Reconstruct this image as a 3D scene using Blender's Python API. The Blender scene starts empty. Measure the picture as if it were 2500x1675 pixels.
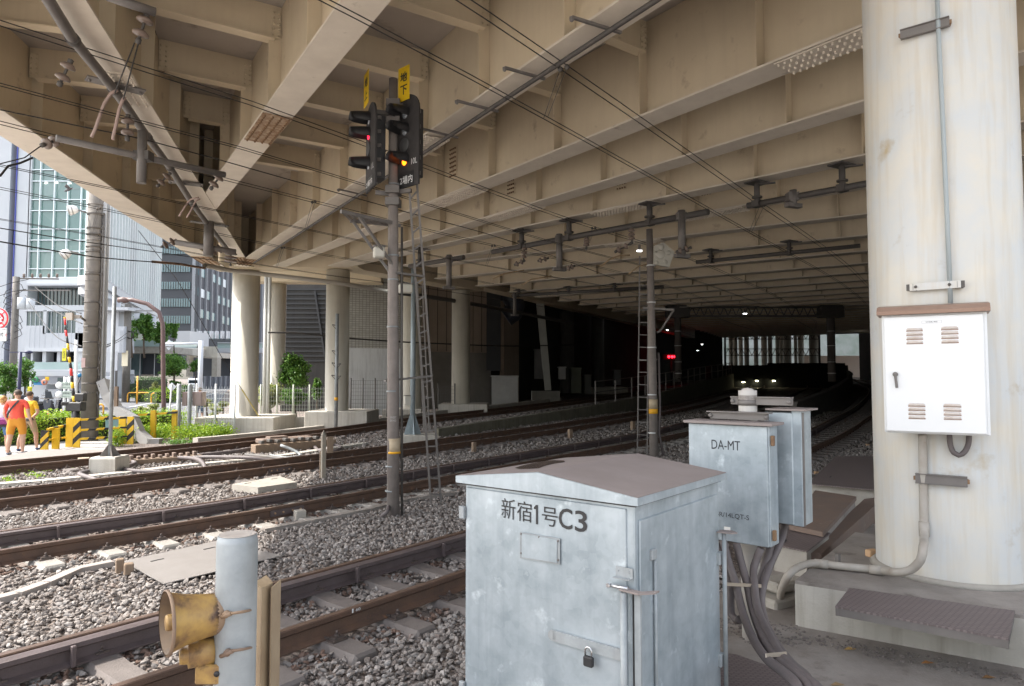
import bpy, bmesh, math, random
from mathutils import Vector, Matrix
import numpy as np
R = math.radians
random.seed(7); rng = np.random.default_rng(7)
sc = bpy.context.scene; COL = sc.collection

# ---------------------------------------------------------------- camera, sky, sun, exposure
FPX, CPX, CPY, HZ, CZ = 1667.0, 1250.0, 837.5, 920.0, 2.0
PITCH = math.atan((HZ-CPY)/FPX)
cam = bpy.data.cameras.new('camera'); co = bpy.data.objects.new('camera', cam); COL.objects.link(co)
cam.sensor_width = 36; cam.lens = FPX/2500*36; cam.clip_start = .05; cam.clip_end = 2000
co.location = (0, 0, CZ); co.rotation_euler = (math.pi/2+PITCH, 0, 0); sc.camera = co
SUN_AZ, SUN_EL = R(-91), R(50)          # azimuth from +Y towards +X
w = bpy.data.worlds.new('World'); sc.world = w; w.use_nodes = True
nt = w.node_tree; bg = nt.nodes['Background']; sky = nt.nodes.new('ShaderNodeTexSky')
sky.sky_type = 'NISHITA'; sky.sun_disc = False; sky.sun_elevation = SUN_EL; sky.sun_rotation = SUN_AZ
sky.dust_density = 3.0; sky.air_density = 1.2; sky.altitude = 50
bg.inputs['Strength'].default_value = .15; hs = nt.nodes.new('ShaderNodeHueSaturation'); hs.inputs['Saturation'].default_value = .45   # thin bright cloud
nt.links.new(sky.outputs[0], hs.inputs['Color']); nt.links.new(hs.outputs[0], bg.inputs[0])
sl = bpy.data.lights.new('sun', 'SUN'); so = bpy.data.objects.new('sun', sl); COL.objects.link(so)
sl.energy = 2.2; sl.angle = R(.5); sl.color = (1, .95, .88)
sd = Vector((math.sin(SUN_AZ)*math.cos(SUN_EL), math.cos(SUN_AZ)*math.cos(SUN_EL), math.sin(SUN_EL)))
so.rotation_euler = sd.to_track_quat('Z', 'Y').to_euler(); so.location = (0, 0, 30)
sc.view_settings.view_transform = 'Standard'; sc.view_settings.look = 'None'
sc.view_settings.exposure = 1.75; sc.view_settings.gamma = 1
try:
    sc.cycles.max_bounces = 10; sc.cycles.diffuse_bounces = 2; sc.cycles.glossy_bounces = 4
    sc.cycles.transparent_max_bounces = 12; sc.cycles.sample_clamp_indirect = 6
    sc.cycles.use_adaptive_sampling = True
except Exception: pass

# ---------------------------------------------------------------- where a point of the picture stands in the world
cp_, sp_ = math.cos(PITCH), math.sin(PITCH)
def ray(u, v):
    x = (u-CPX)/FPX; y = -(v-CPY)/FPX
    return x, cp_-y*sp_, sp_+y*cp_
def atY(u, v, Y):
    d = ray(u, v); t = Y/d[1]; return Vector((d[0]*t, Y, CZ+d[2]*t))
def onZ(u, v, z):
    d = ray(u, v); t = (z-CZ)/d[2]; return Vector((d[0]*t, d[1]*t, z))
def sm(t): t = min(1, max(0, t)); return t*t*(3-2*t)
def interp(tab, y):
    if y <= tab[0][1]: a, b = tab[0], tab[1]
    else:
        for a, b in zip(tab, tab[1:]):
            if y <= b[1]: break
    return a[0]+(b[0]-a[0])*(y-a[1])/(b[1]-a[1])
# track centre lines (x, y)
T1 = [(-9.7,-4.5),(-2.91,4.19),(-.16,7.73),(4.7,14.4),(9.53,21.1),(13.83,27.6),(17.8,34.07),(25.3,47.4),(31.5,60),(44,90),(57,124)]
T2 = [(-13.6,-1.8),(-5.75,7.55),(-3.6,10.06),(.87,16.4),(5.1,21.9),(9.3,28.5),(13.3,35),(20.5,48),(26.5,60),(38.6,90),(52,126)]
T3 = [(-15.6,.2),(-7.95,10.5),(-5.06,14.44),(-1.02,20.0),(3.8,26.1),(8.9,34.4),(15.6,48),(21.5,60),(33,90),(47,126)]
T4 = [(-20.5,-.6),(-10.75,14.0),(-7.05,20.6),(-1.9,28.6),(1.6,34.5),(9.4,49),(15.6,61),(27,91),(41,127)]
def g(x, y):
    u = x-interp(T4, y)
    b = -.14*(1-sm((u+2.6)/1.3))
    r = 0 if y < 15 else .022*(y-15)*min(1, (y-15)/10)
    return b+r*sm((x+10)/7)
def gpt(u, v, dz=0):
    d = ray(u, v); lo, hi = .5, 400
    for i in range(50):
        m = (lo+hi)/2
        if CZ+d[2]*m > g(d[0]*m, d[1]*m)+dz: lo = m
        else: hi = m
    return Vector((d[0]*lo, d[1]*lo, CZ+d[2]*lo))

# ---------------------------------------------------------------- objects
ORG = {}
def thing(name, label, cat, loc=(0,0,0), group=None, rot=0):
    o = bpy.data.objects.new(name, None); COL.objects.link(o); o.location = loc; o.rotation_euler = (0,0,rot)
    o.empty_display_size = .2; o['label'] = label; o['category'] = cat
    if group: o['group'] = group
    ORG[o.name] = Matrix.Translation(Vector(loc)) @ Matrix.Rotation(rot, 4, 'Z'); return o
def tag(o, label, cat, group=None):
    o['label'] = label; o['category'] = cat
    if group: o['group'] = group
    return o
def dup(root, loc, rot=0, label=None, group=None):
    r = root.copy(); COL.objects.link(r); r.location = loc; r.rotation_euler = (0,0,rot)
    if label: r['label'] = label
    if group: r['group'] = group
    for ch in root.children:
        c = ch.copy(); COL.objects.link(c); c.parent = r
        for gch in ch.children:
            d = gch.copy(); COL.objects.link(d); d.parent = c
    return r
class MB:
    def __init__(s, M=None): s.v=[]; s.f=[]; s.m=[]; s.M=M; s.mi=0; s.sm=[]; s.smooth=False
    def add(s, vs, fs):
        b = len(s.v)
        s.v += [tuple((s.M@Vector(p)) if s.M else p) for p in vs]
        s.f += [tuple(i+b for i in f) for f in fs]; s.m += [s.mi]*len(fs); s.sm += [s.smooth]*len(fs); return s
    def box(s, a, b):
        x0,y0,z0 = a; x1,y1,z1 = b
        return s.add([(x0,y0,z0),(x1,y0,z0),(x1,y1,z0),(x0,y1,z0),(x0,y0,z1),(x1,y0,z1),(x1,y1,z1),(x0,y1,z1)],
            [(0,3,2,1),(4,5,6,7),(0,1,5,4),(1,2,6,5),(2,3,7,6),(3,0,4,7)])
    def cbox(s, c, d, rz=0, bev=0):
        """box centred at c with size d turned about z; bev chamfers the edges"""
        hx,hy,hz = d[0]/2,d[1]/2,d[2]/2; ca,sa = math.cos(rz),math.sin(rz)
        def T(p): return (c[0]+p[0]*ca-p[1]*sa, c[1]+p[0]*sa+p[1]*ca, c[2]+p[2])
        if not bev:
            P = [(-hx,-hy,-hz),(hx,-hy,-hz),(hx,hy,-hz),(-hx,hy,-hz),(-hx,-hy,hz),(hx,-hy,hz),(hx,hy,hz),(-hx,hy,hz)]
            return s.add([T(p) for p in P], [(0,3,2,1),(4,5,6,7),(0,1,5,4),(1,2,6,5),(2,3,7,6),(3,0,4,7)])
        vs = []; b = bev
        for (ix,iy,z) in ((hx-b,hy-b,-hz),(hx,hy-b,-hz+b),(hx,hy-b,hz-b),(hx-b,hy-b,hz)):
            e = hy if z not in(-hz,hz) else hy-b
            e2 = hx if z not in(-hz,hz) else hx-b
            q = b if z not in (-hz,hz) else .0001
            vs += [(e2,-e+q,z),(e2,e-q,z),(e2-q,e,z),(-e2+q,e,z),(-e2,e-q,z),(-e2,-e+q,z),(-e2+q,-e,z),(e2-q,-e,z)]
        fs = [tuple(reversed(range(8))), tuple(range(24,32))]
        for k in range(3):
            for i in range(8):
                j=(i+1)%8; fs.append((k*8+i,k*8+j,k*8+8+j,k*8+8+i))
        return s.add([T(p) for p in vs], fs)
    def bar(s, p, q, w, h, up=(0,0,1), ang=None):
        """rectangular bar p->q, w across, h along up"""
        p,q = Vector(p),Vector(q); d=(q-p).normalized(); up=Vector(up)
        if abs(d.dot(up))>.98: up=Vector((0,1,0)) if abs(d.y)<.9 else Vector((1,0,0))
        x=d.cross(up).normalized(); z=x.cross(d)
        vs=[]
        for e in (p,q):
            for a,b in ((-1,-1),(1,-1),(1,1),(-1,1)): vs.append(tuple(e+x*a*w/2+z*b*h/2))
        return s.add(vs, [(0,1,2,3),(7,6,5,4),(0,4,5,1),(1,5,6,2),(2,6,7,3),(3,7,4,0)])
    def tube(s, pts, r, n=8, caps=True):
        pts=[Vector(p) for p in pts]; rs = r if isinstance(r,(list,tuple)) else [r]*len(pts)
        t=(pts[1]-pts[0]).normalized(); up=Vector((0,0,1)) if abs(t.z)<.9 else Vector((1,0,0))
        x=t.cross(up).normalized(); vs=[]; old=s.smooth
        for i,p in enumerate(pts):
            a=pts[max(0,i-1)]; b=pts[min(len(pts)-1,i+1)]; t=(b-a).normalized()
            x=(x-t*x.dot(t)).normalized(); y=t.cross(x)
            for k in range(n):
                an=2*math.pi*k/n; vs.append(tuple(p+(x*math.cos(an)+y*math.sin(an))*rs[i]))
        fs=[]
        for i in range(len(pts)-1):
            for k in range(n):
                k2=(k+1)%n; fs.append((i*n+k,i*n+k2,(i+1)*n+k2,(i+1)*n+k))
        s.smooth = n>5; s.add(vs,fs); s.smooth=old
        if caps:
            b0=len(s.v)-len(vs)
            s.f += [tuple(b0+k for k in reversed(range(n))), tuple(b0+(len(pts)-1)*n+k for k in range(n))]; s.m += [s.mi]*2; s.sm += [False]*2
        return s
    def lathe(s, prof, c, axis=(0,0,1), n=16):
        """prof = [(radius, distance along axis)]"""
        a=Vector(axis).normalized(); up=Vector((0,0,1)) if abs(a.z)<.9 else Vector((1,0,0))
        x=a.cross(up).normalized(); y=a.cross(x); c=Vector(c); vs=[]
        for r,h in prof:
            for k in range(n):
                an=2*math.pi*k/n; vs.append(tuple(c+a*h+(x*math.cos(an)+y*math.sin(an))*max(r,1e-4)))
        fs=[(i*n+k,i*n+(k+1)%n,(i+1)*n+(k+1)%n,(i+1)*n+k) for i in range(len(prof)-1) for k in range(n)]
        old=s.smooth; s.smooth=True; s.add(vs,fs); s.smooth=old; return s
    def cyl(s, c, r, h, n=20, r2=None):
        c=Vector(c); return s.tube([c,c+Vector((0,0,h))],[r,r if r2 is None else r2],n)
    def prism(s, pts, off):
        """closed outline (3-D points) pushed along off"""
        n=len(pts); off=Vector(off); P=[Vector(p) for p in pts]
        vs=[tuple(p) for p in P]+[tuple(p+off) for p in P]
        return s.add(vs,[tuple(reversed(range(n))),tuple(range(n,2*n))]+[(i,(i+1)%n,n+(i+1)%n,n+i) for i in range(n)])
    def quad(s, *p): return s.add([tuple(q) for q in p],[tuple(range(len(p)))])
    def grid(s, P):
        """P[i][j] points"""
        n=len(P[0]); vs=[tuple(p) for r in P for p in r]
        return s.add(vs,[(i*n+j,i*n+j+1,(i+1)*n+j+1,(i+1)*n+j) for i in range(len(P)-1) for j in range(n-1)])
    def bolt(s, c, n, r=.018, h=.03):
        c=Vector(c); n=Vector(n).normalized(); up=Vector((0,0,1)) if abs(n.z)<.9 else Vector((1,0,0))
        x=n.cross(up).normalized(); y=n.cross(x); vs=[]
        for rr,hh in ((r,0),(r,h*.6),(r*.5,h)):
            for k in range(6): a=k*math.pi/3; vs.append(tuple(c+n*hh+(x*math.cos(a)+y*math.sin(a))*rr))
        return s.add(vs,[(i*6+k,i*6+(k+1)%6,i*6+6+(k+1)%6,i*6+6+k) for i in range(2) for k in range(6)]+[tuple(range(12,18))])
    def build(s, name, mat=None, parent=None, fix=True, local=False):
        me=bpy.data.meshes.new(name); V=s.v
        root=parent
        while root is not None and root.parent is not None: root=root.parent
        if root is not None and not local and root.name in ORG:
            Mi=ORG[root.name].inverted(); V=[tuple(Mi@Vector(p)) for p in V]
        me.from_pydata(V,[],s.f)
        for m in (mat if isinstance(mat,(list,tuple)) else [mat]):
            if m: me.materials.append(m)
        me.polygons.foreach_set('material_index', s.m); me.polygons.foreach_set('use_smooth', s.sm)
        me.update()
        if fix and len(s.f)<60000:
            bm=bmesh.new(); bm.from_mesh(me); bmesh.ops.recalc_face_normals(bm, faces=bm.faces); bm.to_mesh(me); bm.free()
        o=bpy.data.objects.new(name, me); COL.objects.link(o)
        if parent is not None: o.parent=parent
        return o
def structure(o): o['kind']='structure'; return o
def catmull(pts, step):
    P=[Vector(p) for p in pts]; out=[]
    for i in range(len(P)-1):
        p0=P[max(0,i-1)];p1=P[i];p2=P[i+1];p3=P[min(len(P)-1,i+2)]
        n=max(1,int((p2-p1).length/step))
        for k in range(n):
            t=k/n
            out.append(.5*((2*p1)+(p2-p0)*t+(2*p0-5*p1+4*p2-p3)*t*t+(3*p1-p0-3*p2+p3)*t**3))
    out.append(P[-1]); return out
def text_obj(body, mat, parent, M, size, name='lettering', bold=0, ext=.0008, wide=1.0, spacing=1.0):
    """lettering as mesh: M places the text plane (x right, y up), centred"""
    cu=bpy.data.curves.new('tmp','FONT'); cu.body=body; cu.size=size; cu.align_x='CENTER'; cu.align_y='CENTER'
    cu.extrude=ext; cu.offset=bold; cu.resolution_u=2; cu.space_character=spacing
    t=bpy.data.objects.new('tmp',cu); COL.objects.link(t); dg=bpy.context.evaluated_depsgraph_get(); dg.update()
    me=bpy.data.meshes.new_from_object(t.evaluated_get(dg)); bpy.data.objects.remove(t)
    root=parent
    while root.parent is not None: root=root.parent
    Mi=ORG[root.name].inverted() if root.name in ORG else Matrix()
    me.transform(Mi@M@Matrix.Diagonal((wide,1,1,1))); me.materials.clear(); me.materials.append(mat)
    o=bpy.data.objects.new(name,me); COL.objects.link(o); o.parent=parent; return o
def frame(o, x, z):
    """matrix with origin o, x axis x, y axis z (up), for text"""
    x=Vector(x).normalized(); z=Vector(z).normalized(); n=x.cross(z).normalized(); z=n.cross(x)
    M=Matrix.Identity(4)
    for i in range(3): M[i][0]=x[i]; M[i][1]=z[i]; M[i][2]=n[i]; M[i][3]=o[i]
    return M

# ---------------------------------------------------------------- materials
MATS={}
def pm(name, c, rough=.6, metal=0, c2=None, scale=4, detail=6, bump=0, bscale=40, stain=None, streak=None, contrast=.5, spec=.5, vor=None, stretch=None):
    """c base, c2 mottling; stain=(colour, scale, threshold); streak=(colour, amount) vertical runs; vor=(scale, colour, amount)"""
    m=bpy.data.materials.new(name); m.use_nodes=True; N=m.node_tree.nodes; L=m.node_tree.links
    b=N['Principled BSDF']; b.inputs['Roughness'].default_value=rough; b.inputs['Metallic'].default_value=metal
    b.inputs['Specular IOR Level'].default_value=spec
    tc=N.new('ShaderNodeTexCoord'); src=tc.outputs['Object']
    if stretch:
        mp=N.new('ShaderNodeMapping'); mp.inputs['Scale'].default_value=stretch; L.new(src,mp.inputs[0]); src=mp.outputs[0]
    def noise(s,d=6,sr=None,r=.6):
        n=N.new('ShaderNodeTexNoise'); n.inputs['Scale'].default_value=s; n.inputs['Detail'].default_value=d; n.inputs['Roughness'].default_value=r
        L.new(sr or src,n.inputs['Vector']); return n.outputs['Fac']
    def ramp(f,a,bb):
        r=N.new('ShaderNodeMapRange'); r.inputs['From Min'].default_value=a; r.inputs['From Max'].default_value=bb; L.new(f,r.inputs['Value']); return r.outputs[0]
    def mix(f,A,B):
        x=N.new('ShaderNodeMix'); x.data_type='RGBA'
        if isinstance(f,float): x.inputs[0].default_value=f
        else: L.new(f,x.inputs[0])
        for i,q in ((6,A),(7,B)):
            if isinstance(q,tuple): x.inputs[i].default_value=(*q,1)
            else: L.new(q,x.inputs[i])
        return x.outputs[2]
    cur=tuple(c)
    if c2: cur=mix(ramp(noise(scale,detail),.5-contrast/2,.5+contrast/2),cur,tuple(c2))
    if vor:
        vn=N.new('ShaderNodeTexVoronoi'); vn.inputs['Scale'].default_value=vor[0]; L.new(src,vn.inputs['Vector'])
        sx=N.new('ShaderNodeSeparateColor'); L.new(vn.outputs['Color'],sx.inputs[0])
        mm=N.new('ShaderNodeMath'); mm.operation='MULTIPLY'; mm.inputs[1].default_value=vor[2]; L.new(sx.outputs[0],mm.inputs[0])
        cur=mix(mm.outputs[0],cur,vor[1])
    if streak:
        mp=N.new('ShaderNodeMapping'); mp.inputs['Scale'].default_value=(5,5,.35); L.new(tc.outputs['Object'],mp.inputs[0])
        f=ramp(noise(2.2,7,mp.outputs[0]),.48,.75); q=N.new('ShaderNodeMath'); q.operation='MULTIPLY'; q.inputs[1].default_value=streak[1]; L.new(f,q.inputs[0])
        cur=mix(q.outputs[0],cur,tuple(streak[0]))
    if stain:
        cur=mix(ramp(noise(stain[1],8),stain[2],stain[2]+.12),cur,tuple(stain[0]))
    if isinstance(cur,tuple): b.inputs['Base Color'].default_value=(*cur,1)
    else: L.new(cur,b.inputs['Base Color'])
    if bump:
        bp=N.new('ShaderNodeBump'); bp.inputs['Strength'].default_value=bump; bp.inputs['Distance'].default_value=.02
        L.new(noise(bscale,8),bp.inputs['Height']); L.new(bp.outputs[0],b.inputs['Normal'])
    MATS[name]=m; return m
def emit(name,c,s,base=None):
    m=bpy.data.materials.new(name); m.use_nodes=True; b=m.node_tree.nodes['Principled BSDF']
    b.inputs['Base Color'].default_value=(*(base or c),1); b.inputs['Emission Color'].default_value=(*c,1); b.inputs['Emission Strength'].default_value=s; return m
def glassy(name,c,rough=.08,c2=None,scale=.6):
    m=pm(name,c,rough,0,c2,scale,2,spec=1.0); return m
beige  = pm('beige_steel',(.74,.62,.44),.5,0,(.64,.52,.36),1.1,stain=((.46,.35,.23),2.6,.62),streak=((.46,.35,.23),.13),bump=.05,bscale=9)
beigeF = pm('beige_flange',(.80,.71,.59),.5,0,(.66,.575,.47),2.5,stain=((.45,.37,.29),3.5,.64),bump=.05,bscale=14)
beigeD = pm('deck_panel',(.58,.51,.44),.7,0,(.46,.40,.34),.8,bump=.1,bscale=30,stain=((.24,.19,.15),1.4,.6))
rust   = pm('rusted_bolts',(.16,.09,.05),.85,0,(.32,.2,.11),9)
spliceR= pm('rusty_splice',(.50,.38,.26),.7,0,(.25,.13,.06),14,contrast=.3)
seamM  = pm('joint_seal',(.05,.04,.035),.9)
colM   = pm('column_paint',(.60,.56,.47),.5,0,(.52,.48,.40),1.5,streak=((.42,.37,.30),.4),bump=.04,bscale=10)
pillarM= pm('pillar_paint',(.68,.63,.54),.45,0,(.57,.59,.60),2.2,contrast=.35,streak=((.54,.45,.32),.6),stain=((.47,.38,.25),2.2,.62),bump=.03,bscale=6)
conc   = pm('concrete',(.42,.39,.34),.85,0,(.32,.29,.25),3,bump=.35,bscale=45,stain=((.22,.19,.16),3,.62))
concL  = pm('pale_concrete',(.55,.52,.46),.85,0,(.44,.41,.36),3,bump=.3,bscale=45,streak=((.28,.24,.19),.6))
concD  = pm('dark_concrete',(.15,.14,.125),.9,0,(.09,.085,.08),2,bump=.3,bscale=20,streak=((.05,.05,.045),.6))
slabM  = pm('slab_concrete',(.33,.295,.265),.85,0,(.235,.205,.18),2.6,bump=.5,bscale=50,stain=((.17,.145,.125),3.6,.57),contrast=.28,detail=10)
railR  = pm('rail_rust',(.15,.085,.055),.75,0,(.085,.055,.042),7,bump=.3,bscale=60,stain=((.24,.12,.06),6,.64))
railT  = pm('rail_head',(.30,.20,.15),.35,.6,(.2,.13,.10),14)
guardM = pm('guard_rail_steel',(.135,.105,.105),.6,.2,(.10,.075,.07),8,bump=.2,bscale=60)
sleepM = pm('sleeper_concrete',(.20,.175,.16),.85,0,(.145,.125,.115),8,bump=.3,bscale=70)
sleepL = pm('sleeper_white',(.37,.345,.315),.8,0,(.27,.25,.225),12,bump=.3,bscale=70)
clipM  = pm('clip_steel',(.10,.085,.08),.6,.4,(.16,.12,.10),20)
wood   = pm('weathered_timber',(.30,.22,.15),.85,0,(.2,.14,.10),9,bump=.3,bscale=50,stretch=(6,6,1))
steelG = pm('grey_steel',(.21,.19,.175),.55,.2,(.15,.135,.125),6,stain=((.26,.19,.14),5,.66))
steelD = pm('dark_steel',(.085,.08,.078),.6,.3,(.13,.115,.10),7)
galv   = pm('galvanised',(.29,.338,.365),.42,.4,(.46,.51,.54),4.5,vor=(24,(.52,.58,.62),.22),bump=.04,bscale=20,contrast=.34,detail=9,stain=((.58,.64,.67),8,.60),streak=((.22,.26,.29),.45))
galvP  = pm('galvanised_post',(.36,.385,.395),.6,.2,(.25,.27,.275),6,contrast=.3,vor=(30,(.5,.5,.5),.08),streak=((.24,.22,.2),.5),bump=.05,bscale=60)
dustM  = pm('dusty_lid',(.30,.252,.235),.8,0,(.235,.195,.18),3,stain=((.36,.30,.24),2.5,.64))
black  = pm('black_paint',(.02,.02,.022),.5,0,(.035,.033,.033),8)
blackF = pm('signal_black',(.035,.032,.033),.75,0,(.055,.05,.048),9)
white  = pm('white_paint',(.8,.8,.8),.4,0,(.74,.74,.73),3)
yellow = pm('yellow_paint',(.80,.50,.02),.45,0,(.70,.42,.02),6,stain=((.45,.3,.08),8,.68))
signY  = pm('sign_yellow',(.85,.56,.01),.45,0,(.75,.48,.02),6)
red    = pm('red_paint',(.65,.03,.03),.5)
wireM  = pm('wire',(.03,.026,.024),.6,.3)
cableM = pm('cable_grey',(.15,.125,.12),.6,0,(.11,.09,.088),9,bump=.1,bscale=60)
porcel = pm('insulator_brown',(.22,.16,.125),.35,0,(.15,.11,.09),9)
poleM  = pm('concrete_pole',(.20,.18,.16),.8,0,(.14,.128,.113),5,streak=((.13,.115,.10),.5),bump=.15,bscale=50)
mastM  = pm('mast_concrete',(.30,.26,.235),.8,0,(.20,.17,.155),6,streak=((.14,.115,.10),.5),bump=.15,bscale=50)
# ================================================================= ground, ballast
def axis(lo,hi,near,far,step): 
    a=[];x=lo
    while x<hi:
        a.append(x); d=0 if near<=x<=far else min(abs(x-near),abs(x-far)); x+=step+d*.12
    return a+[hi]
gx=axis(-400,400,-25,45,1.0); gy=axis(-40,600,-3,60,1.0)
mb=MB(); mb.smooth=True; mb.grid([[(x,y,g(x,y)-.02) for x in gx] for y in gy])
groundM=bpy.data.materials.new('ballast_ground'); groundM.use_nodes=True
def ballast_nodes(m,pal,sc1=17):
    N=m.node_tree.nodes;L=m.node_tree.links;b=N['Principled BSDF'];b.inputs['Roughness'].default_value=.9
    tc=N.new('ShaderNodeTexCoord');vo=N.new('ShaderNodeTexVoronoi');vo.inputs['Scale'].default_value=sc1;L.new(tc.outputs['Object'],vo.inputs['Vector'])
    cr=N.new('ShaderNodeValToRGB');e=cr.color_ramp.elements
    while len(e)<len(pal): e.new(.5)
    for i,c in enumerate(pal): e[i].position=i/(len(pal)-1); e[i].color=(*c,1)
    s=N.new('ShaderNodeSeparateColor');L.new(vo.outputs['Color'],s.inputs[0]);L.new(s.outputs[0],cr.inputs[0])
    n=N.new('ShaderNodeTexNoise');n.inputs['Scale'].default_value=.5;n.inputs['Detail'].default_value=5;L.new(tc.outputs['Object'],n.inputs['Vector'])
    mx=N.new('ShaderNodeMix');mx.data_type='RGBA';mx.blend_type='MULTIPLY';mx.inputs[0].default_value=1
    r2=N.new('ShaderNodeMapRange');r2.inputs['From Min'].default_value=.3;r2.inputs['From Max'].default_value=.7;r2.inputs['To Min'].default_value=.72;r2.inputs['To Max'].default_value=1.1
    L.new(n.outputs['Fac'],r2.inputs['Value']);L.new(cr.outputs[0],mx.inputs[6]);L.new(r2.outputs[0],mx.inputs[7]);L.new(mx.outputs[2],b.inputs['Base Color'])
    bp=N.new('ShaderNodeBump');bp.inputs['Strength'].default_value=1;bp.inputs['Distance'].default_value=.05;bp.invert=True
    L.new(vo.outputs['Distance'],bp.inputs['Height']);L.new(bp.outputs[0],b.inputs['Normal'])
ballast_nodes(groundM,[(.14,.11,.095),(.22,.18,.155),(.29,.245,.215),(.17,.135,.115)])
structure(mb.build('ground',groundM,fix=False))

def nrm2(a): l=math.hypot(*a); return (a[0]/l,a[1]/l)
class Path:
    def __init__(s,tab,step=.5):
        s.p=[Vector((q.x,q.y)) for q in catmull([(x,y,0) for x,y in tab],step)]
        s.d=[0]
        for a,b in zip(s.p,s.p[1:]): s.d.append(s.d[-1]+(b-a).length)
    def at(s,d):
        d=min(max(d,0),s.d[-1]-1e-6); i=int(np.searchsorted(s.d,d,'right'))-1; i=min(i,len(s.p)-2)
        t=(d-s.d[i])/(s.d[i+1]-s.d[i]); p=s.p[i].lerp(s.p[i+1],t); h=(s.p[i+1]-s.p[i]).normalized(); return p,h
    def off(s,d,o):  # o to the right
        p,h=s.at(d); return Vector((p.x+h.y*o,p.y-h.x*o)),h
P1,P2,P3,P4=Path(T1),Path(T2),Path(T3),Path(T4)
PATHS=[P1,P2,P3,P4]
def sweep(mb,path,o,prof,z0=0,d0=0,d1=None,step=.8,mats=None):
    d1=d1 or path.d[-1]; n=int((d1-d0)/step)+1; k=len(prof); vs=[]
    for i in range(n+1):
        d=d0+(d1-d0)*i/n; p,h=path.off(d,o); z=g(p.x,p.y)+z0
        for a,b in prof: vs.append((p.x+h.y*a,p.y-h.x*a,z+b))
    for j in range(k):
        j2=(j+1)%k; mb.mi=mats[j] if mats else 0
        mb.add([vs[i*k+q] for i in range(n+1) for q in (j,j2)],[(2*i,2*i+1,2*i+3,2*i+2) for i in range(n)])
    mb.mi=0; mb.add([vs[j] for j in range(k)],[tuple(range(k))]); mb.add([vs[-k+j] for j in range(k)],[tuple(reversed(range(k)))])
RAIL=[(-.0635,0),(.0635,0),(.0635,.011),(.012,.030),(.009,.10),(.030,.116),(.0325,.148),(.026,.155),(-.026,.155),(-.0325,.148),(-.030,.116),(-.009,.10),(-.012,.030),(-.0635,.011)]
RM=[0]*7+[1]+[0]*6
GUARD=[(-.06,0),(.06,0),(.06,.012),(.012,.03),(.012,.10),(.05,.118),(.05,.15),(-.05,.15),(-.05,.118),(-.012,.10),(-.012,.03),(-.06,.012)]
def sleeper(name,m,light=False):
    prof=[(-.12,-.16),(.12,-.16),(.12,0),(.09,.045),(-.09,.045),(-.12,0)]
    mb=MB(); vs=[]
    xs=[(-1.0,-.02),(-.98,0),(-.75,.0),(-.30,0),(-.15,-.012),(.15,-.012),(.30,0),(.75,0),(.98,0),(1.0,-.02)]
    for x,dz in xs:
        k=1 if abs(x)<.99 else .9
        for a,b in prof: vs.append((x,a*k,b+(dz if b>-.1 else 0)))
    n=len(prof); fs=[(i*n+j,i*n+(j+1)%n,(i+1)*n+(j+1)%n,(i+1)*n+j) for i in range(len(xs)-1) for j in range(n)]
    fs+=[tuple(reversed(range(n))),tuple(range((len(xs)-1)*n,len(xs)*n))]
    mb.add(vs,fs); return mb
def clip_mb(rail_x):
    mb=MB()
    for s in (-1,1):
        x=rail_x+s*.12
        mb.box((x-.045,-.065,.045),(x+.045,.065,.058)); mb.box((x-.03,-.045,.058),(x+.03,.045,.078))
        mb.cyl((x,0,.078),.022,.012,6); mb.cyl((x,0,.09),.011,.028,6)
        mb.bar((x-s*.03,-.05,.07),(x-s*.075,-.05,.065),.018,.014); mb.bar((x-s*.03,.05,.07),(x-s*.075,.05,.065),.018,.014)
    return mb
SLEEP=[]
def build_track(P,label,d0,d1,spacing,light_from,detail,guard,dist_simple):
    t=thing('railway_track',label,'railway track',(0,0,0),'parallel railway tracks')
    for s in (-1,1):
        mb=MB(); sweep(mb,P,s*.535,RAIL,.045,d0,P.d[-1],1.0,RM); mb.build('rail',[railR,railT],t,fix=False)
    for (o,a,b) in guard:
        mb=MB(); sweep(mb,P,o,GUARD,.045,a,b,1.0); mb.build('guard_rail',guardM,t,fix=False)
        mb=MB(); d=a+.4
        while d<min(b,a+28):
            p,h=P.off(d,o+(.075 if o<0 else -.075)); z=g(p.x,p.y)
            mb.cbox((p.x,p.y,z+.12),(.03,.035,.14),math.atan2(h.y,h.x),.004)
            p,h=P.off(d,o-(.055 if o<0 else -.055)); mb.cbox((p.x,p.y,z+.13),(.05,.09,.05),math.atan2(h.y,h.x)-math.pi/2+.0,.004)
            d+=1.2
        mb.build('guard_rail_bracket',guardM,t)
    proto=None; d=d0; k=0
    while d<d1 and k<98:
        p,h=P.at(d); rot=math.atan2(h.y,h.x)-math.pi/2; z=g(p.x,p.y)
        if proto is None:
            so_=sleeper('sleeper',None).build('sleeper',light_from or sleepM,t,local=True)
            kids=[clip_mb(x).build('rail_clip',clipM,so_,local=True) for x in (-.535,.535)] if detail else []
            proto=(so_,kids); o=so_
        else:
            o=proto[0].copy(); COL.objects.link(o); o.parent=t
            if k<dist_simple:
                for c in proto[1]: c2=c.copy(); COL.objects.link(c2); c2.parent=o
        o.location=(p.x,p.y,z); o.rotation_euler=(0,0,rot); SLEEP.append((p.x,p.y,rot)); d+=spacing; k+=1
    return t
build_track(P1,'nearest railway track, running just behind the grey cabinet, with a guard rail',5.0,60,.60,None,True,[(-.535+.115,5,60)],60)
build_track(P2,'second railway track from the camera, guard rail inside and white sleeper ends showing',9.0,62,.60,sleepL,True,[(-.535+.115,9,60)],60)
build_track(P3,'third railway track from the camera, just past the concrete block with the thin pole',11.0,62,.62,None,True,[],50)
build_track(P4,'farthest railway track, beside the crossing barriers and the round column plinths',12.0,62,.62,None,True,[],40)

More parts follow.
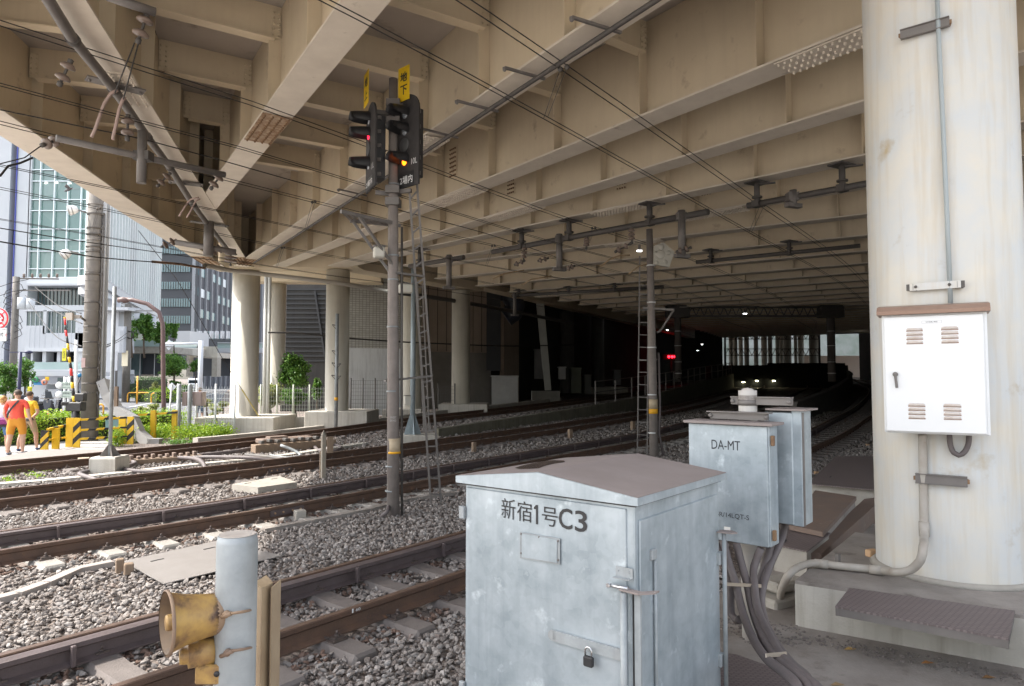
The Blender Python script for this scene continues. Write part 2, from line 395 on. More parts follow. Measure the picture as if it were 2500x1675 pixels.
# loose stones: real geometry, one object
ICO_V=None
def ico():
    bm=bmesh.new(); bmesh.ops.create_icosphere(bm,subdivisions=1,radius=1); v=np.array([q.co[:] for q in bm.verts]); f=np.array([[q.index for q in fc.verts] for fc in bm.faces]); bm.free(); return v,f
IV,IF=ico()
EXC=[]   # convex polygons (list of (x,y)) kept free of stones
def inpoly(px_,py_,poly):
    r=np.ones(len(px_),bool); a=sum(poly[i][0]*poly[(i+1)%len(poly)][1]-poly[(i+1)%len(poly)][0]*poly[i][1] for i in range(len(poly)))
    s=1 if a>0 else -1
    for i in range(len(poly)):
        x0,y0=poly[i];x1,y1=poly[(i+1)%len(poly)]; r&=s*((x1-x0)*(py_-y0)-(y1-y0)*(px_-x0))>0
    return r
def scatter_stones(bands,name,m):
    VV=[];FF=[];nv=0;NR=[]
    segs=[]
    for P in PATHS:
        for i in range(0,len(P.p)-1): segs.append((P.p[i],P.p[i+1]))
    for (y0,y1,dens,size,right) in bands:
        xa0,xa1=-y1*.78-.6,y1*right+.6
        n=int((xa1-xa0)*(y1-y0)*dens); x=rng.uniform(xa0,xa1,n); y=rng.uniform(y0,y1,n)
        k=(x>-y*.77-.5)&(x<y*right+.5)
        x=x[k];y=y[k]; x4=np.interp(y,[q[1] for q in T4],[q[0] for q in T4]); k=x>x4-1.25
        x=x[k];y=y[k]
        keep=np.ones(len(x),bool); nr=np.zeros(len(x),bool)
        for P in PATHS:
            yy=np.array([q.y for q in P.p]);xx=np.array([q.x for q in P.p])
            j=np.clip(np.searchsorted(yy,y),1,len(yy)-1)
            hx=xx[j]-xx[j-1];hy=yy[j]-yy[j-1];l=np.hypot(hx,hy);hx/=l;hy/=l
            o=(x-xx[j-1])*hy-(y-yy[j-1])*hx
            for r in (-.535,.535): keep&=np.abs(o-r)>.085; nr|=np.abs(o-r)<.32
        for poly in EXC: keep&=~inpoly(x,y,poly)
        # sleepers
        S=[q for q in SLEEP if y0-1.2<q[1]<y1+1.2]
        for (sx,sy,rot) in S:
            ca,sa=math.cos(rot),math.sin(rot); near=(np.abs(x-sx)<1.1)&(np.abs(y-sy)<1.1)
            if not near.any(): continue
            lx=(x-sx)*ca+(y-sy)*sa; ly=-(x-sx)*sa+(y-sy)*ca
            keep&=~(near&(np.abs(lx)<1.02)&(np.abs(ly)<.115)&(rng.random(len(x))<.93))
        x=x[keep];y=y[keep];n=len(x);NR.append(nr[keep])
        z=np.array([g(a,b) for a,b in zip(x,y)])+rng.uniform(-.012,.018,n)*(size/.05)
        s=size*rng.uniform(.55,1.25,n)**1.2*.5
        q=rng.normal(size=(n,4)); q/=np.linalg.norm(q,axis=1)[:,None]
        a,b,c,d=q.T
        M=np.stack([1-2*(c*c+d*d),2*(b*c-a*d),2*(b*d+a*c),2*(b*c+a*d),1-2*(b*b+d*d),2*(c*d-a*b),2*(b*d-a*c),2*(c*d+a*b),1-2*(b*b+c*c)],1).reshape(n,3,3)
        shp=IV[None]*(1+rng.uniform(-.36,.36,(n,len(IV),1)))*np.stack([rng.uniform(.9,1.35,n),rng.uniform(.75,1.1,n),rng.uniform(.5,.85,n)],1)[:,None,:]
        v=np.einsum('nij,nkj->nki',M,shp)*s[:,None,None]
        v[:,:,2]*=.8; v+=np.stack([x,y,z],1)[:,None,:]
        f=IF[None]+(np.arange(n)*len(IV))[:,None,None]+nv
        VV.append(v.reshape(-1,3));FF.append(f.reshape(-1,3));nv+=n*len(IV)
    V=np.concatenate(VV);F=np.concatenate(FF)
    me=bpy.data.meshes.new(name); me.vertices.add(len(V)); me.vertices.foreach_set('co',V.ravel())
    me.loops.add(F.size); me.loops.foreach_set('vertex_index',F.ravel().astype(np.int32))
    me.polygons.add(len(F)); me.polygons.foreach_set('loop_start',np.arange(0,F.size,3,dtype=np.int32)); me.polygons.foreach_set('loop_total',np.full(len(F),3,dtype=np.int32))
    me.update(); me.shade_flat(); me.materials.append(m)
    # per stone tone
    at=me.attributes.new('tone','FLOAT','POINT'); tn=rng.random(len(V)//len(IV))*.93; tn[(np.concatenate(NR))&(rng.random(len(tn))<.45)]=.97; at.data.foreach_set('value',np.repeat(tn,len(IV)).astype(np.float32))
    o=bpy.data.objects.new(name,me); COL.objects.link(o); print('stones',len(V)//12); return o
stoneM=bpy.data.materials.new('ballast_stone'); stoneM.use_nodes=True
def _st():
    N=stoneM.node_tree.nodes;L=stoneM.node_tree.links;b=N['Principled BSDF'];b.inputs['Roughness'].default_value=.85
    a=N.new('ShaderNodeAttribute');a.attribute_name='tone';cr=N.new('ShaderNodeValToRGB');e=cr.color_ramp.elements
    pal=[(0,(.15,.125,.11)),(.25,(.23,.20,.18)),(.5,(.31,.275,.25)),(.75,(.27,.245,.225)),(.9,(.40,.37,.345)),(.94,(.20,.13,.10)),(1,(.15,.095,.07))]
    while len(e)<len(pal): e.new(.5)
    for i,(p,c) in enumerate(pal): e[i].position=p; e[i].color=(*c,1)
    L.new(a.outputs['Fac'],cr.inputs[0]); n=N.new('ShaderNodeTexNoise');n.inputs['Scale'].default_value=35;n.inputs['Detail'].default_value=5
    tc=N.new('ShaderNodeTexCoord');L.new(tc.outputs['Object'],n.inputs['Vector'])
    mx=N.new('ShaderNodeMix');mx.data_type='RGBA';mx.blend_type='MULTIPLY';mx.inputs[0].default_value=1
    r=N.new('ShaderNodeMapRange');r.inputs['From Min'].default_value=.3;r.inputs['From Max'].default_value=.7;r.inputs['To Min'].default_value=.75;r.inputs['To Max'].default_value=1.12
    L.new(n.outputs['Fac'],r.inputs['Value']);L.new(cr.outputs[0],mx.inputs[6]);L.new(r.outputs[0],mx.inputs[7]);L.new(mx.outputs[2],b.inputs['Base Color'])
    bp=N.new('ShaderNodeBump');bp.inputs['Strength'].default_value=.4;bp.inputs['Distance'].default_value=.01;L.new(n.outputs['Fac'],bp.inputs['Height']);L.new(bp.outputs[0],b.inputs['Normal'])
_st()
EXC += [[(-.35,3.85),(.57,3.0),(1.3,4.0),(.3,4.8)],[(.75,2.4),(1.25,5.3),(3.2,7.4),(9,9),(9,2)]]

# ================================================================= viaduct over the tracks
def zb(y): return 6.0+.02*max(0,y-25)
def zt(y): return zb(y)+1.6
via=thing('viaduct','beige steel road viaduct of deep girders roofing over the tracks','viaduct',(-9.9,25.6,0))
GL=[]
def gline(u0,v0,u1,v1):
    a=onZ(u0,v0,6.0); b=onZ(u1,v1,6.0); return a,b
def cross2(a,b): return a.x*b.y-a.y*b.x
# main girders, near ones: (left end, right end) from the picture at their real height
dA=onZ(598,651,6.0); dB=onZ(160,0,6.0); dD=(dB-dA).normalized()      # diagonal girder
fA=onZ(532,655,6.0); fB=onZ(0,300,6.0); fD=(fB-fA).normalized()      # edge girder
def hit(p,d,q,e):
    t=((q.x-p.x)*e.y-(q.y-p.y)*e.x)/(d.x*e.y-d.y*e.x); return p+d*t
raw=[(508,502,895,0),(620,630,1560,12),(1162,462,1461,344),(1315,501,1750,370),(1318,552,1750,463),(1203,615,1750,520),(1509,598,1750,570)]
ENDY=1.7
for i,(a,b,c,d) in enumerate(raw):
    p,q=gline(a,b,c,d); dr=(q-p).normalized()
    if i==0: L_=hit(p,dr,dA,dD)
    else: L_=p+dr*((24.7-p.y)/dr.y)
    if i<2: R_=p+dr*((ENDY-p.y)/dr.y)
    else:
        tt_=(6.5+1.05*(p.y-1.7)-p.x)/(dr.x-1.05*dr.y); R_=p+dr*min(tt_,(ENDY-p.y)/dr.y)
    GL.append((L_,R_))
# far girders turn with the tracks
SUP=[(-10,25.5),(-6.4,25.3),(-2.3,31.5),(4.2,43),(12,58),(20,75),(30,98)]
az=R(-57); base=onZ(1630,585,6.0)
for k in range(1,27):
    p=base+Vector((math.sin(R(30)),math.cos(R(30)),0))*(2.75*k)
    d=Vector((math.sin(az),math.cos(az),0))
    L_=None
    xl=interp([(q[0],q[1]) for q in SUP],p.y+6)
    tl=(p.x-xl)/abs(d.x)*.86; L_=p+d*tl; R_=p-d*(14)
    L_.z=R_.z=0; GL.append((L_,R_))
def girder(a,b,station0,dy,depth=1.6,fw=.45,bolts=False,parent=via,stiff=True,fine=True,name='girder',lift=0):
    a=Vector((a.x,a.y,0)); b=Vector((b.x,b.y,0)); ln=(b-a).length; d=(b-a).normalized(); n=Vector((d.y,-d.x,0))
    za=zb((a.y+b.y)/2); f=MB(); z=Vector((0,0,1))
    f.bar(a+z*(za+.016+lift),b+z*(za+.016+lift),fw,.032)
    w_=MB(); w_.bar(a+z*(za+.032+(depth-.032)/2),b+z*(za+.032+(depth-.032)/2),.02,depth-.034)
    if stiff:
        s=station0
        while s<ln:
            p=a+d*s
            for sg in (-1,1):
                q=p+n*sg*(.011+.09); w_.bar(q+z*(za+.034),q+z*(za+depth),.016,.18,up=n)
            s+=dy
    go=w_.build(name,beige,parent,fix=False); f.build('flange',beigeF,go,fix=False)
    return go,a,d,n,za,ln
def splice_flange(go,a,d,n,za,s0,length,wd,rows,mat,down=True):
    """bolted cover plate under the flange"""
    p=a+d*s0; z=Vector((0,0,1)); m=MB(); zz=za-.012
    m.bar(p+z*zz,p+d*length+z*zz,wd,.02); m.mi=1
    cols=int(length/.085)
    for i in range(cols):
        for j in range(rows):
            q=p+d*(.04+i*(length-.08)/max(1,cols-1))+n*((j/(rows-1)-.5)*(wd-.08)); m.bolt(q+z*(zz-.01),(0,0,-1),.017,.03)
    m.build('splice_plate',[mat,rust if mat is spliceR else mat],go,fix=False)
def splice_web(go,a,d,n,za,s0,side,h0,h1,wd,cols):
    z=Vector((0,0,1)); c=a+d*s0+n*side*.02; m=MB()
    m.bar(c+z*(za+h0),c+z*(za+h1),wd,.016,up=n); m.mi=1
    rows=int((h1-h0)/.09)
    for i in range(rows):
        for j in range(cols):
            q=c+d*((j/(cols-1)-.5)*(wd-.09))+z*(za+h0+.05+i*(h1-h0-.1)/max(1,rows-1))+n*side*.008; m.bolt(q,n*side,.02,.035)
    m.build('splice_plate',[beige,rust],go,fix=False)
# the diagonal and the edge girder
GIR=[]
dB2=dA+dD*((ENDY-dA.y)/dD.y); fB2=fA+fD*((ENDY-fA.y)/fD.y)
gd=girder(dA,dB2,1.2,2.0,fw=.42,lift=-.006); ge=girder(fA,fB2,1.2,2.1,fw=.62)
splice_flange(*gd[:5],15.4,1.1,.40,4,beigeF); splice_flange(*gd[:5],.8,1.3,.40,4,spliceR); splice_flange(*ge[:5],.9,1.6,.58,4,spliceR)
for i,(a,b) in enumerate(GL):
    if i==0: st=.9
    else: st=1.3
    G=girder(a,b,st,2.05 if i<7 else 2.3, depth=1.6, fw=.45 if i<9 else .5, lift=.004+.003*(i%3)); GIR.append(G)
def s_at(G,u,v):
    """distance along girder G of the picture point (u,v) on its flange"""
    p=onZ(u,v,G[4]); return (Vector((p.x,p.y,0))-G[1]).dot(G[2])
splice_flange(*GIR[0][:5],s_at(GIR[0],668,305)-.9,1.35,.44,4,spliceR)
splice_flange(*GIR[1][:5],s_at(GIR[1],1035,365)-.6,1.3,.44,4,beigeF); splice_flange(*GIR[1][:5],.6,1.3,.43,4,spliceR)
for gi,u,v in ((2,1110,480),(3,1262,520),(4,1515,505),(5,1750,528),(6,1560,598)):
    s=s_at(GIR[gi],u,v); splice_flange(*GIR[gi][:5],s-.9,1.8,.44,4,beigeF)
    splice_web(*GIR[gi][:5],s-.1,1,.45,1.15,.3,4)
s=s_at(GIR[2],2070,92); splice_flange(*GIR[2][:5],s-.9,2.2,.44,4,beigeF)
splice_web(*GIR[0][:5],s_at(GIR[0],668,305)-.2,-1,.25,1.3,.26,4)
# cross beams between neighbours, with bolted end plates
def crossbeam(G0,G1,s,sgn=1,depth=.55):
    a1,d1,n1,za=G1[1],G1[2],G1[3],G1[4]; p=a1+d1*s; q=None
    e=n1*sgn; a0,d0=G0[1],G0[2]
    den=e.x*d0.y-e.y*d0.x
    t=((a0.x-p.x)*d0.y-(a0.y-p.y)*d0.x)/den
    if t<=.3 or t>9: return
    q=p+e*t; sq=(q-a0).dot(d0)
    if sq<-.1 or sq>G0[5]: return
    z=Vector((0,0,1)); zt_=za+1.6; m=MB()
    pa=p+e*.02; qa=q-e*.02
    m.bar(pa+z*(zt_-depth+.02+(depth-.02)/2),qa+z*(zt_-depth+.02+(depth-.02)/2),.014,depth-.022)
    m.bar(pa+e*.1+z*(zt_-depth+.01),qa-e*.1+z*(zt_-depth+.01),.2,.02)
    po=m.build('cross_beam',[beige],via,fix=False)
    if p.y<17:
        b=MB()
        fr=d1
        for en,sg in ((p,1),(q,-1)):
            c=en+e*sg*.09
            for side in (-1,1):
                b.bar(c+fr*side*.014+z*(zt_-depth+.06),c+fr*side*.014+z*(zt_-.06),.13,.012,up=fr)
                for k in range(5):
                    for j in (-.04,.04): b.bolt(c+e*j+fr*side*.02+z*(zt_-depth+.1+k*.085),fr*side,.018,.03)
        b.build('end_plate',beige,po,fix=False)
for i in range(1,6):
    s=1.3
    while s<GIR[i][5]:
        crossbeam(GIR[i-1],GIR[i],s); s+=2.05
for k in range(16): crossbeam(gd,GIR[0],.9+k*2.05)
for k in range(14): crossbeam(ge,gd,1.2+k*2.0)
# the deck itself
dm=MB(); zdk=7.605
pl=[(-30,26),(-30,26)]
e0=ge[1];e1=ge[1]+ge[2]*ge[5]
poly=[(e1.x-.3,e1.y),(9.0,ENDY),(13.0,6.1),(15.5,11.5),(34,35),(46,58),(66,112),(22,112),(1,52),(-9,42),(-13.5,30),(e0.x-.35,e0.y+1)]
dm.prism([(x,y,zb(y)+1.602) for x,y in poly],(0,0,.35)); dm.build('deck_plate',beigeD,via,fix=True)
sm_=MB()
for i in range(0,3):
    G0=(gd,GIR[0],GIR[1])[i];G1=(GIR[0],GIR[1],GIR[2])[i]
    a=(G0[1]+G1[1])/2; b=(G0[1]+G0[2]*G0[5]+G1[1]+G1[2]*G1[5])/2
    if i==0: a=G1[1]+Vector((-.1,-.9,0)); b=Vector((-3.3,4,0))
    sm_.bar((a.x,a.y,7.597),(b.x,b.y,7.597),.02,.008)
sm_.build('panel_joint',seamM,via,fix=False)
# parapet fascia above the edge girder
m=MB(); m.bar((e0.x-.35,e0.y+1,8.15),(e1.x-.3,e1.y,8.15),.18,1.3); m.build('parapet',concL,via,fix=False)
# crosshead beams over the columns
def xbeam(p,q,zc,w,h):
    m=MB(); m.bar((p[0],p[1],zc),(q[0],q[1],zc),w,h); m.build('crosshead',beige,via,fix=False)
xbeam((-11.2,25.55),(-5.6,25.2),6.62,.9,1.2); xbeam((-6.6,25.0),(-1.7,32.3),6.66,.9,1.25); xbeam((-12.5,31),(-6,31.4),6.9,1,1.2)
xbeam((-2.6,31.0),(20,76),6.95,.8,1.3)

# ================================================================= columns
def column(u0,u1,Y,base_v,plinth,label,r=None,m=colM,top=6.0,zg=None,wd=None):
    a=atY(u0,700,Y);b=atY(u1,700,Y);cx=(a.x+b.x)/2;r=r or (b.x-a.x)/2*.985
    z0=atY((u0+u1)/2,base_v,Y-r).z
    t=thing('column',label,'column',(cx,Y,0),'round viaduct columns')
    c=MB(); c.tube([(cx,Y,z0),(cx,Y,z0+.004),(cx,Y,top)],[r+.01,r,r],40); c.build('shaft',m,t)
    if plinth:
        (x0,x1,y0,y1,zlow)=plinth; p=MB(); p.cbox(((x0+x1)/2,(y0+y1)/2,(z0+zlow)/2),(x1-x0,y1-y0,z0-zlow),0,.02); p.build('plinth',concL,t)
    return t,cx,r,z0
colA=column(569,634,25.8,1017,(-11.4,-8.55,24.6,27.2,-.4),'round pale column left of the green fence, sunlit side, guy wire at its foot')
colA2=column(647,699,31.5,990,None,'round column standing behind the fence beside white drain pipes',top=6.4)
colB=column(797,854,25.6,1003,(-7.45,-5.2,24.6,26.8,-.3),'round column behind the thin steel pole on a wide pale plinth')
colC=column(1103,1148,31.6,986,(-3.3,-1.1,30.6,32.8,-.2),'round column in front of the beige panelled wall')
colE=column(982,1030,30.5,998,(-5.6,-3.9,29.5,31.5,-.2),'round column half hidden behind the signal mast')
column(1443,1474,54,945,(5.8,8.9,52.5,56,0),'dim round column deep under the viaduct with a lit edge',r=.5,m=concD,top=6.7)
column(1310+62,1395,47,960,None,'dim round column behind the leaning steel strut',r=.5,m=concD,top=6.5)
# ================================================================= right foreground
def onpl(u,v,P0,n):
    d=Vector(ray(u,v)); n=Vector(n); P0=Vector(P0); c=Vector((0,0,CZ)); return c+d*((P0-c).dot(n)/d.dot(n))
def fit_text(body,m,parent,c,x,z,w_,h_,bold=.0,ext=.0006,name='lettering',lift=.002):
    cu=bpy.data.curves.new('tmp','FONT'); cu.body=body; cu.size=1; cu.offset=bold; cu.resolution_u=3
    t=bpy.data.objects.new('tmp',cu); COL.objects.link(t); dg=bpy.context.evaluated_depsgraph_get(); dg.update()
    me=bpy.data.meshes.new_from_object(t.evaluated_get(dg)); bpy.data.objects.remove(t)
    xs=[q.co.x for q in me.vertices]; ys=[q.co.y for q in me.vertices]
    if not xs: return
    sx=w_/(max(xs)-min(xs)); sy=h_/(max(ys)-min(ys)); ox=(max(xs)+min(xs))/2; oy=(max(ys)+min(ys))/2
    F=frame(c,x,z)
    for q in me.vertices: q.co=F@Vector(((q.co.x-ox)*sx,(q.co.y-oy)*sy,lift))
    root=parent
    while root.parent is not None: root=root.parent
    if root.name in ORG: me.transform(ORG[root.name].inverted())
    me.materials.clear(); me.materials.append(m); o=bpy.data.objects.new(name,me); COL.objects.link(o); o.parent=parent; return o
def pix_text(body,m,parent,P0,n,u0,v0,u1,v1,bold=0,name='lettering'):
    """lettering filling the picture box on the upright plane P0,n (v0,v1 read at the box middle)"""
    um=(u0+u1)/2; a=onpl(u0,(v0+v1)/2,P0,n); b=onpl(u1,(v0+v1)/2,P0,n); t=onpl(um,v0,P0,n); s=onpl(um,v1,P0,n)
    x=Vector((b.x-a.x,b.y-a.y,0)); c=(t+s)/2
    return fit_text(body,m,parent,c,x,(0,0,1),x.length,t.z-s.z,bold,name=name)
# concrete yard
mb=MB(); mb.prism([(.45,-3,-.2),(.45,2.6,-.2),(1.05,4.3,-.2),(1.35,5.6,-.2),(2.0,6.3,-.2),(3.1,8.2,-.2),(9,11,-.2),(14,8,-.2),(12,-3,-.2)],(0,0,.3))
structure(mb.build('concrete_yard',slabM))
bounceP=pm('pale_paving',(.52,.49,.45),.85,0,(.44,.41,.38),1)  # pale colour chosen to throw sunlight up onto the girders
structure(MB().prism([(-9,-60,-.1),(-9,-7,-.1),(-4,-3.1,-.1),(30,-3.1,-.1),(30,-60,-.1)],(0,0,.15)).build('pavement',bounceP))  # unseen paving added behind the camera to bounce light
structure(MB().prism([(-60,-60,-.2),(-60,9,-.2),(-19,9,-.2),(-24,-8,-.2),(-24,-60,-.2)],(0,0,.12)).build('pavement',bounceP))  # unseen paving added at the left to bounce sunlight under the deck
# pillar
PX,PY,PR=3.585,5.64,.55
t=thing('column','thick pale steel column filling the right side, white box mounted on it','column',(PX,PY,.44)); pillar=t
c=MB(); c.tube([(PX,PY,.44),(PX,PY,.47),(PX,PY,6.0),(PX,PY,7.6)],PR,96); c.build('shaft',pillarM,t)
m=MB(); m.tube([(PX,PY,.441),(PX,PY,.475)],[PR+.05,PR+.012],64); m.build('base_grout',conc,t)
p=MB(); p.prism([(2.17,5.32,.0),(4.6,3.75,.0),(5.9,5.5,.0),(3.45,6.95,.0)],(0,0,.44)); p.build('plinth',slabM,t)
p=MB(); p.prism([(2.167,5.317,.0),(4.597,3.747,.0),(4.59,3.76,.0),(2.174,5.33,.0)],(0,0,.415)); p.build('plinth_face',concL,t)
def psurf(u,v,out=0):
    d=Vector(ray(u,v)); r=PR+out; a=d.x**2+d.y**2; b=-2*(d.x*PX+d.y*PY); c_=PX**2+PY**2-r*r; t_=(-b-math.sqrt(max(0,b*b-4*a*c_)))/(2*a)
    return Vector((d.x*t_,d.y*t_,CZ+d.z*t_))
m=MB()
for (u0,v0,u1,v1,w_) in ((2198,82,2318,56,.07),(2235,1166,2362,1178,.07)):
    a=psurf(u0,v0,.06); b=psurf(u1,v1,.06); a.z=b.z=(a.z+b.z)/2
    o_=(Vector((PX,PY,0))-Vector((a.x,a.y,0))).normalized()*-.0
    t2=thing('cable_bracket','dark slotted steel bracket high on the thick column' if v0<500 else 'dark slotted steel bracket low on the thick column, below the white box','bracket',a,'brackets on the thick column')
    q=MB(); q.bar(a,b,.012,w_); q.bar(a+Vector((0,0,w_/2)),b+Vector((0,0,w_/2)),.04,.006); q.bar(a-Vector((0,0,w_/2)),b-Vector((0,0,w_/2)),.04,.006); q.build('channel',steelG,t2)
    q=MB()
    for e in (a,b):
        k=(Vector((PX,PY,e.z))-e).normalized(); q.bar(e+k*.0,e+k*.1,.03,.03)
    q.build('standoff',rust,t2)
a=psurf(2221,703,.07); b=psurf(2346,692,.07); zz=(a.z+b.z)/2; a.z=b.z=zz
t2=thing('cable_bracket','white flat bracket with two bolts just above the white box','bracket',a,'brackets on the thick column')
q=MB(); q.bar(a,b,.012,.055); q.build('strap',pillarM,t2)
q=MB(); [q.bolt(e,(-.5,-.85,0),.012,.012) for e in (a.lerp(b,.12)+Vector((-.005,-.008,0)),a.lerp(b,.78)+Vector((-.005,-.008,0)))]
for e in (a,b): q.bar(e,e+(Vector((PX,PY,e.z))-e).normalized()*.08,.05,.05)
q.build('bolts',steelD,t2)
pts=[psurf(2286,-60,.045),psurf(2293,120,.045),psurf(2302,300,.045),psurf(2311,500,.045),psurf(2321,745,.045)]
tag(MB().tube(pts,.0165,10).build('conduit',pm('conduit_blue',(.36,.40,.41),.5)),'thin blue grey conduit running up the thick column','conduit','conduits on the thick column')
# lower conduit
pa=psurf(2252,1060,.05); pb=psurf(2256,1290,.05); pe=atY(2222,1392,5.03)
pts=[pa,pb,atY(2254,1335,4.95),atY(2247,1368,4.95),pe,atY(2190,1397,5.12),onZ(2150,1392,.48),onZ(2060,1383,.48),onZ(1990,1375,.485),onZ(1950,1384,.48),onZ(1925,1404,.44),onZ(1908,1440,.28),onZ(1905,1462,.15)]
pts=catmull(pts,.04)
t=thing('conduit','fat grey conduit bending from the white box down onto the plinth','conduit',(pe.x,pe.y,.44),'conduits on the thick column')
condM=pm('conduit_paint',(.46,.43,.385),.6,0,(.36,.31,.26),9,stain=((.27,.19,.13),10,.64)); condM2=condM
MB().tube(pts,.03,14).build('pipe',condM,t)
m=MB()
for (u,v,z) in ((2140,1392,.48),(2005,1377,.48)): 
    c_=onZ(u,v,z); d_=(onZ(u+20,v+2,z)-c_).normalized(); m.tube([c_-d_*.05,c_+d_*.05],.036,14)
m.tube([pb+Vector((0,0,.05)),pb+Vector((0,0,-.06))],.036,14); m.build('coupling',condM,t)
m=MB(); c_=onZ(2046,1385,.445); m.cbox((c_.x,c_.y,.446),(.13,.04,.012),.5); m.cbox((c_.x,c_.y,.5),(.03,.03,.11),.5); m.build('clamp',steelG,t)
U=[psurf(2318,1060,.06),psurf(2320,1085,.06),psurf(2328,1105,.07),psurf(2341,1112,.08),psurf(2355,1103,.07),psurf(2364,1085,.06),psurf(2366,1060,.06)]
tag(MB().tube(catmull(U,.02),.019,10).build('cable_loop',cableM),'short brown cable loop hanging under the white box','cable')
# white box
A=Vector((2.795,5.15,0)); B=Vector((3.35,4.80,0)); ex=(B-A).normalized(); en=Vector((ex.y,-ex.x,0)); W_=(B-A).length   # en faces the camera
if en.y>0: en=-en
zt_=atY(2150,769,5.15).z; zb_=atY(2159,1056,5.15).z; H_=zt_-zb_
t=thing('electrical_box','white painted box with louvres and rusty sloped roof on the thick column','electrical box',(A.x,A.y,zb_))
def wb(s,d,z): return A+ex*s-en*d+Vector((0,0,zb_+z))     # s along, d into the box, z up
whiteB=pm('box_white',(.80,.80,.80),.35,0,(.76,.76,.755),2,stain=((.70,.66,.60),1.8,.68))
m=MB(); m.cbox(wb(W_/2,.125,H_/2),(W_,.21,H_),math.atan2(ex.y,ex.x),.008); m.build('case',whiteB,t)
m=MB(); m.cbox(wb(W_/2-.004,.008,H_/2-.003),(W_-.035,.018,H_-.03),math.atan2(ex.y,ex.x),.006); dr=m.build('door',whiteB,t)
roofM=pm('rusty_roof',(.36,.235,.175),.45,0,(.30,.19,.14),6,contrast=.3)
m=MB(); m.prism([wb(-.03,-.04,H_-.005),wb(-.03,-.045,H_+.02),wb(-.03,.01,H_+.055),wb(-.03,.25,H_+.085),wb(-.03,.25,H_-.005)],ex*(W_+.05)); m.build('roof',roofM,t)
louM=pm('louvre_rust',(.52,.42,.36),.6,0,(.7,.66,.62),20)
for (u0,v0,u1,v1) in ((2212,800,2254,840),(2297,796,2341,838),(2217,983,2260,1024),(2303,984,2348,1026)):
    a=onpl(u0,v0,A,en); b=onpl(u1,v1,A,en); s0=(a-A).dot(ex); s1=(b-A).dot(ex); za=a.z; zz=b.z
    m=MB()
    for k in range(4):
        z_=za-(za-zz)*(k+.5)/4; r_=(za-zz)/13
        p0=A+ex*(s0+r_); p1=A+ex*(s1-r_); p0.z=p1.z=z_
        m.tube([p0-ex*r_*.8-en*.001,p0+en*.003,p1+en*.003,p1+ex*r_*.8-en*.001],[r_*.3,r_*1.1,r_*1.1,r_*.3],8)
    l_=m.build('louvre',louM,dr)
    m=MB()
    for k in range(4):
        z_=za-(za-zz)*(k+.5)/4; p0=A+ex*(s0); p1=A+ex*(s1); p0.z=p1.z=z_-(za-zz)/11
        m.bar(p0+en*.001,p1+en*.001,.004,.008)
    m.build('slot',roofM,l_)
a=onpl(2186,914,A,en); b=onpl(2190,943,A,en)
m=MB(); m.tube([a-en*.002,a+en*.018],.018,16); m.tube([a+en*.012,a+en*.025],[.014,.012],12); m.bar(a+en*.02,b+en*.02+Vector((0,0,-.012)),.014,.012); m.build('handle',steelG,dr)
a=onpl(2231,793,A,en);b=onpl(2319,779,A,en); c_=(a+b)/2
m=MB(); m.cbox(c_+en*.001,(.125,.003,.019),math.atan2(ex.y,ex.x)); pl_=m.build('label_plate',pm('plate_border',(.45,.45,.46),.5),dr)
m=MB(); m.cbox(c_+en*.0025,(.121,.003,.016),math.atan2(ex.y,ex.x)); m.build('label_face',whiteB,dr)
inkM=pm('ink',(.03,.03,.035),.6)
fit_text('安定器盤(1備用)',inkM,dr,c_+en*.0025,ex,(0,0,1),.075,.0095,.01)
# ---- big grey cabinet
h_=.55; FL=onZ(1112.6,1161.6,2-h_); FR=onZ(1556.6,1217,2-h_); cx_=(FR-FL); cW=cx_.length; cx_.normalize(); cy_=Vector((-cx_.y,cx_.x,0)); cD=1.06; zE=2-h_
t=thing('trackside_cabinet','large galvanised cabinet with a dusty gabled lid and padlock, nearest of all','cabinet',(FL.x,FL.y,.1))
def cb(s,d,z): return Vector((FL.x,FL.y,0))+cx_*s+cy_*d+Vector((0,0,z))
ang=math.atan2(cx_.y,cx_.x); I=.038
m=MB(); m.cbox(cb(cW/2,cD/2,(.13+zE-.03)/2),(cW-2*I,cD-2*I,zE-.03-.13),ang,.006); body=m.build('body',galv,t)
m=MB(); m.cbox(cb(cW/2,cD/2,zE-.042),(cW-2*I+.026,cD-2*I+.026,.011),ang); m.build('lid_gasket',black,t)  # black bar stands in for the shadow gap under the lid
m=MB(); m.cbox(cb(cW/2,cD/2,.115),(cW-.02,cD-.02,.05),ang); m.build('base',concL,t)
m=MB(); g0=[(0,zE-.036),(0,zE),(cW/2,zE+.068),(cW,zE),(cW,zE-.036)]
m.prism([cb(s,0,z) for s,z in g0],cy_*cD); lid=m.build('lid',galv,t)
m=MB()
for (s0,z0,s1,z1) in ((0.002,zE+.001,cW/2,zE+.070),(cW/2,zE+.070,cW-.002,zE+.001)): m.prism([cb(s0,.006,z0),cb(s1,.006,z1),cb(s1,cD-.006,z1),cb(s0,cD-.006,z0)],(0,0,.002))
m.build('dust_layer',dustM,lid)
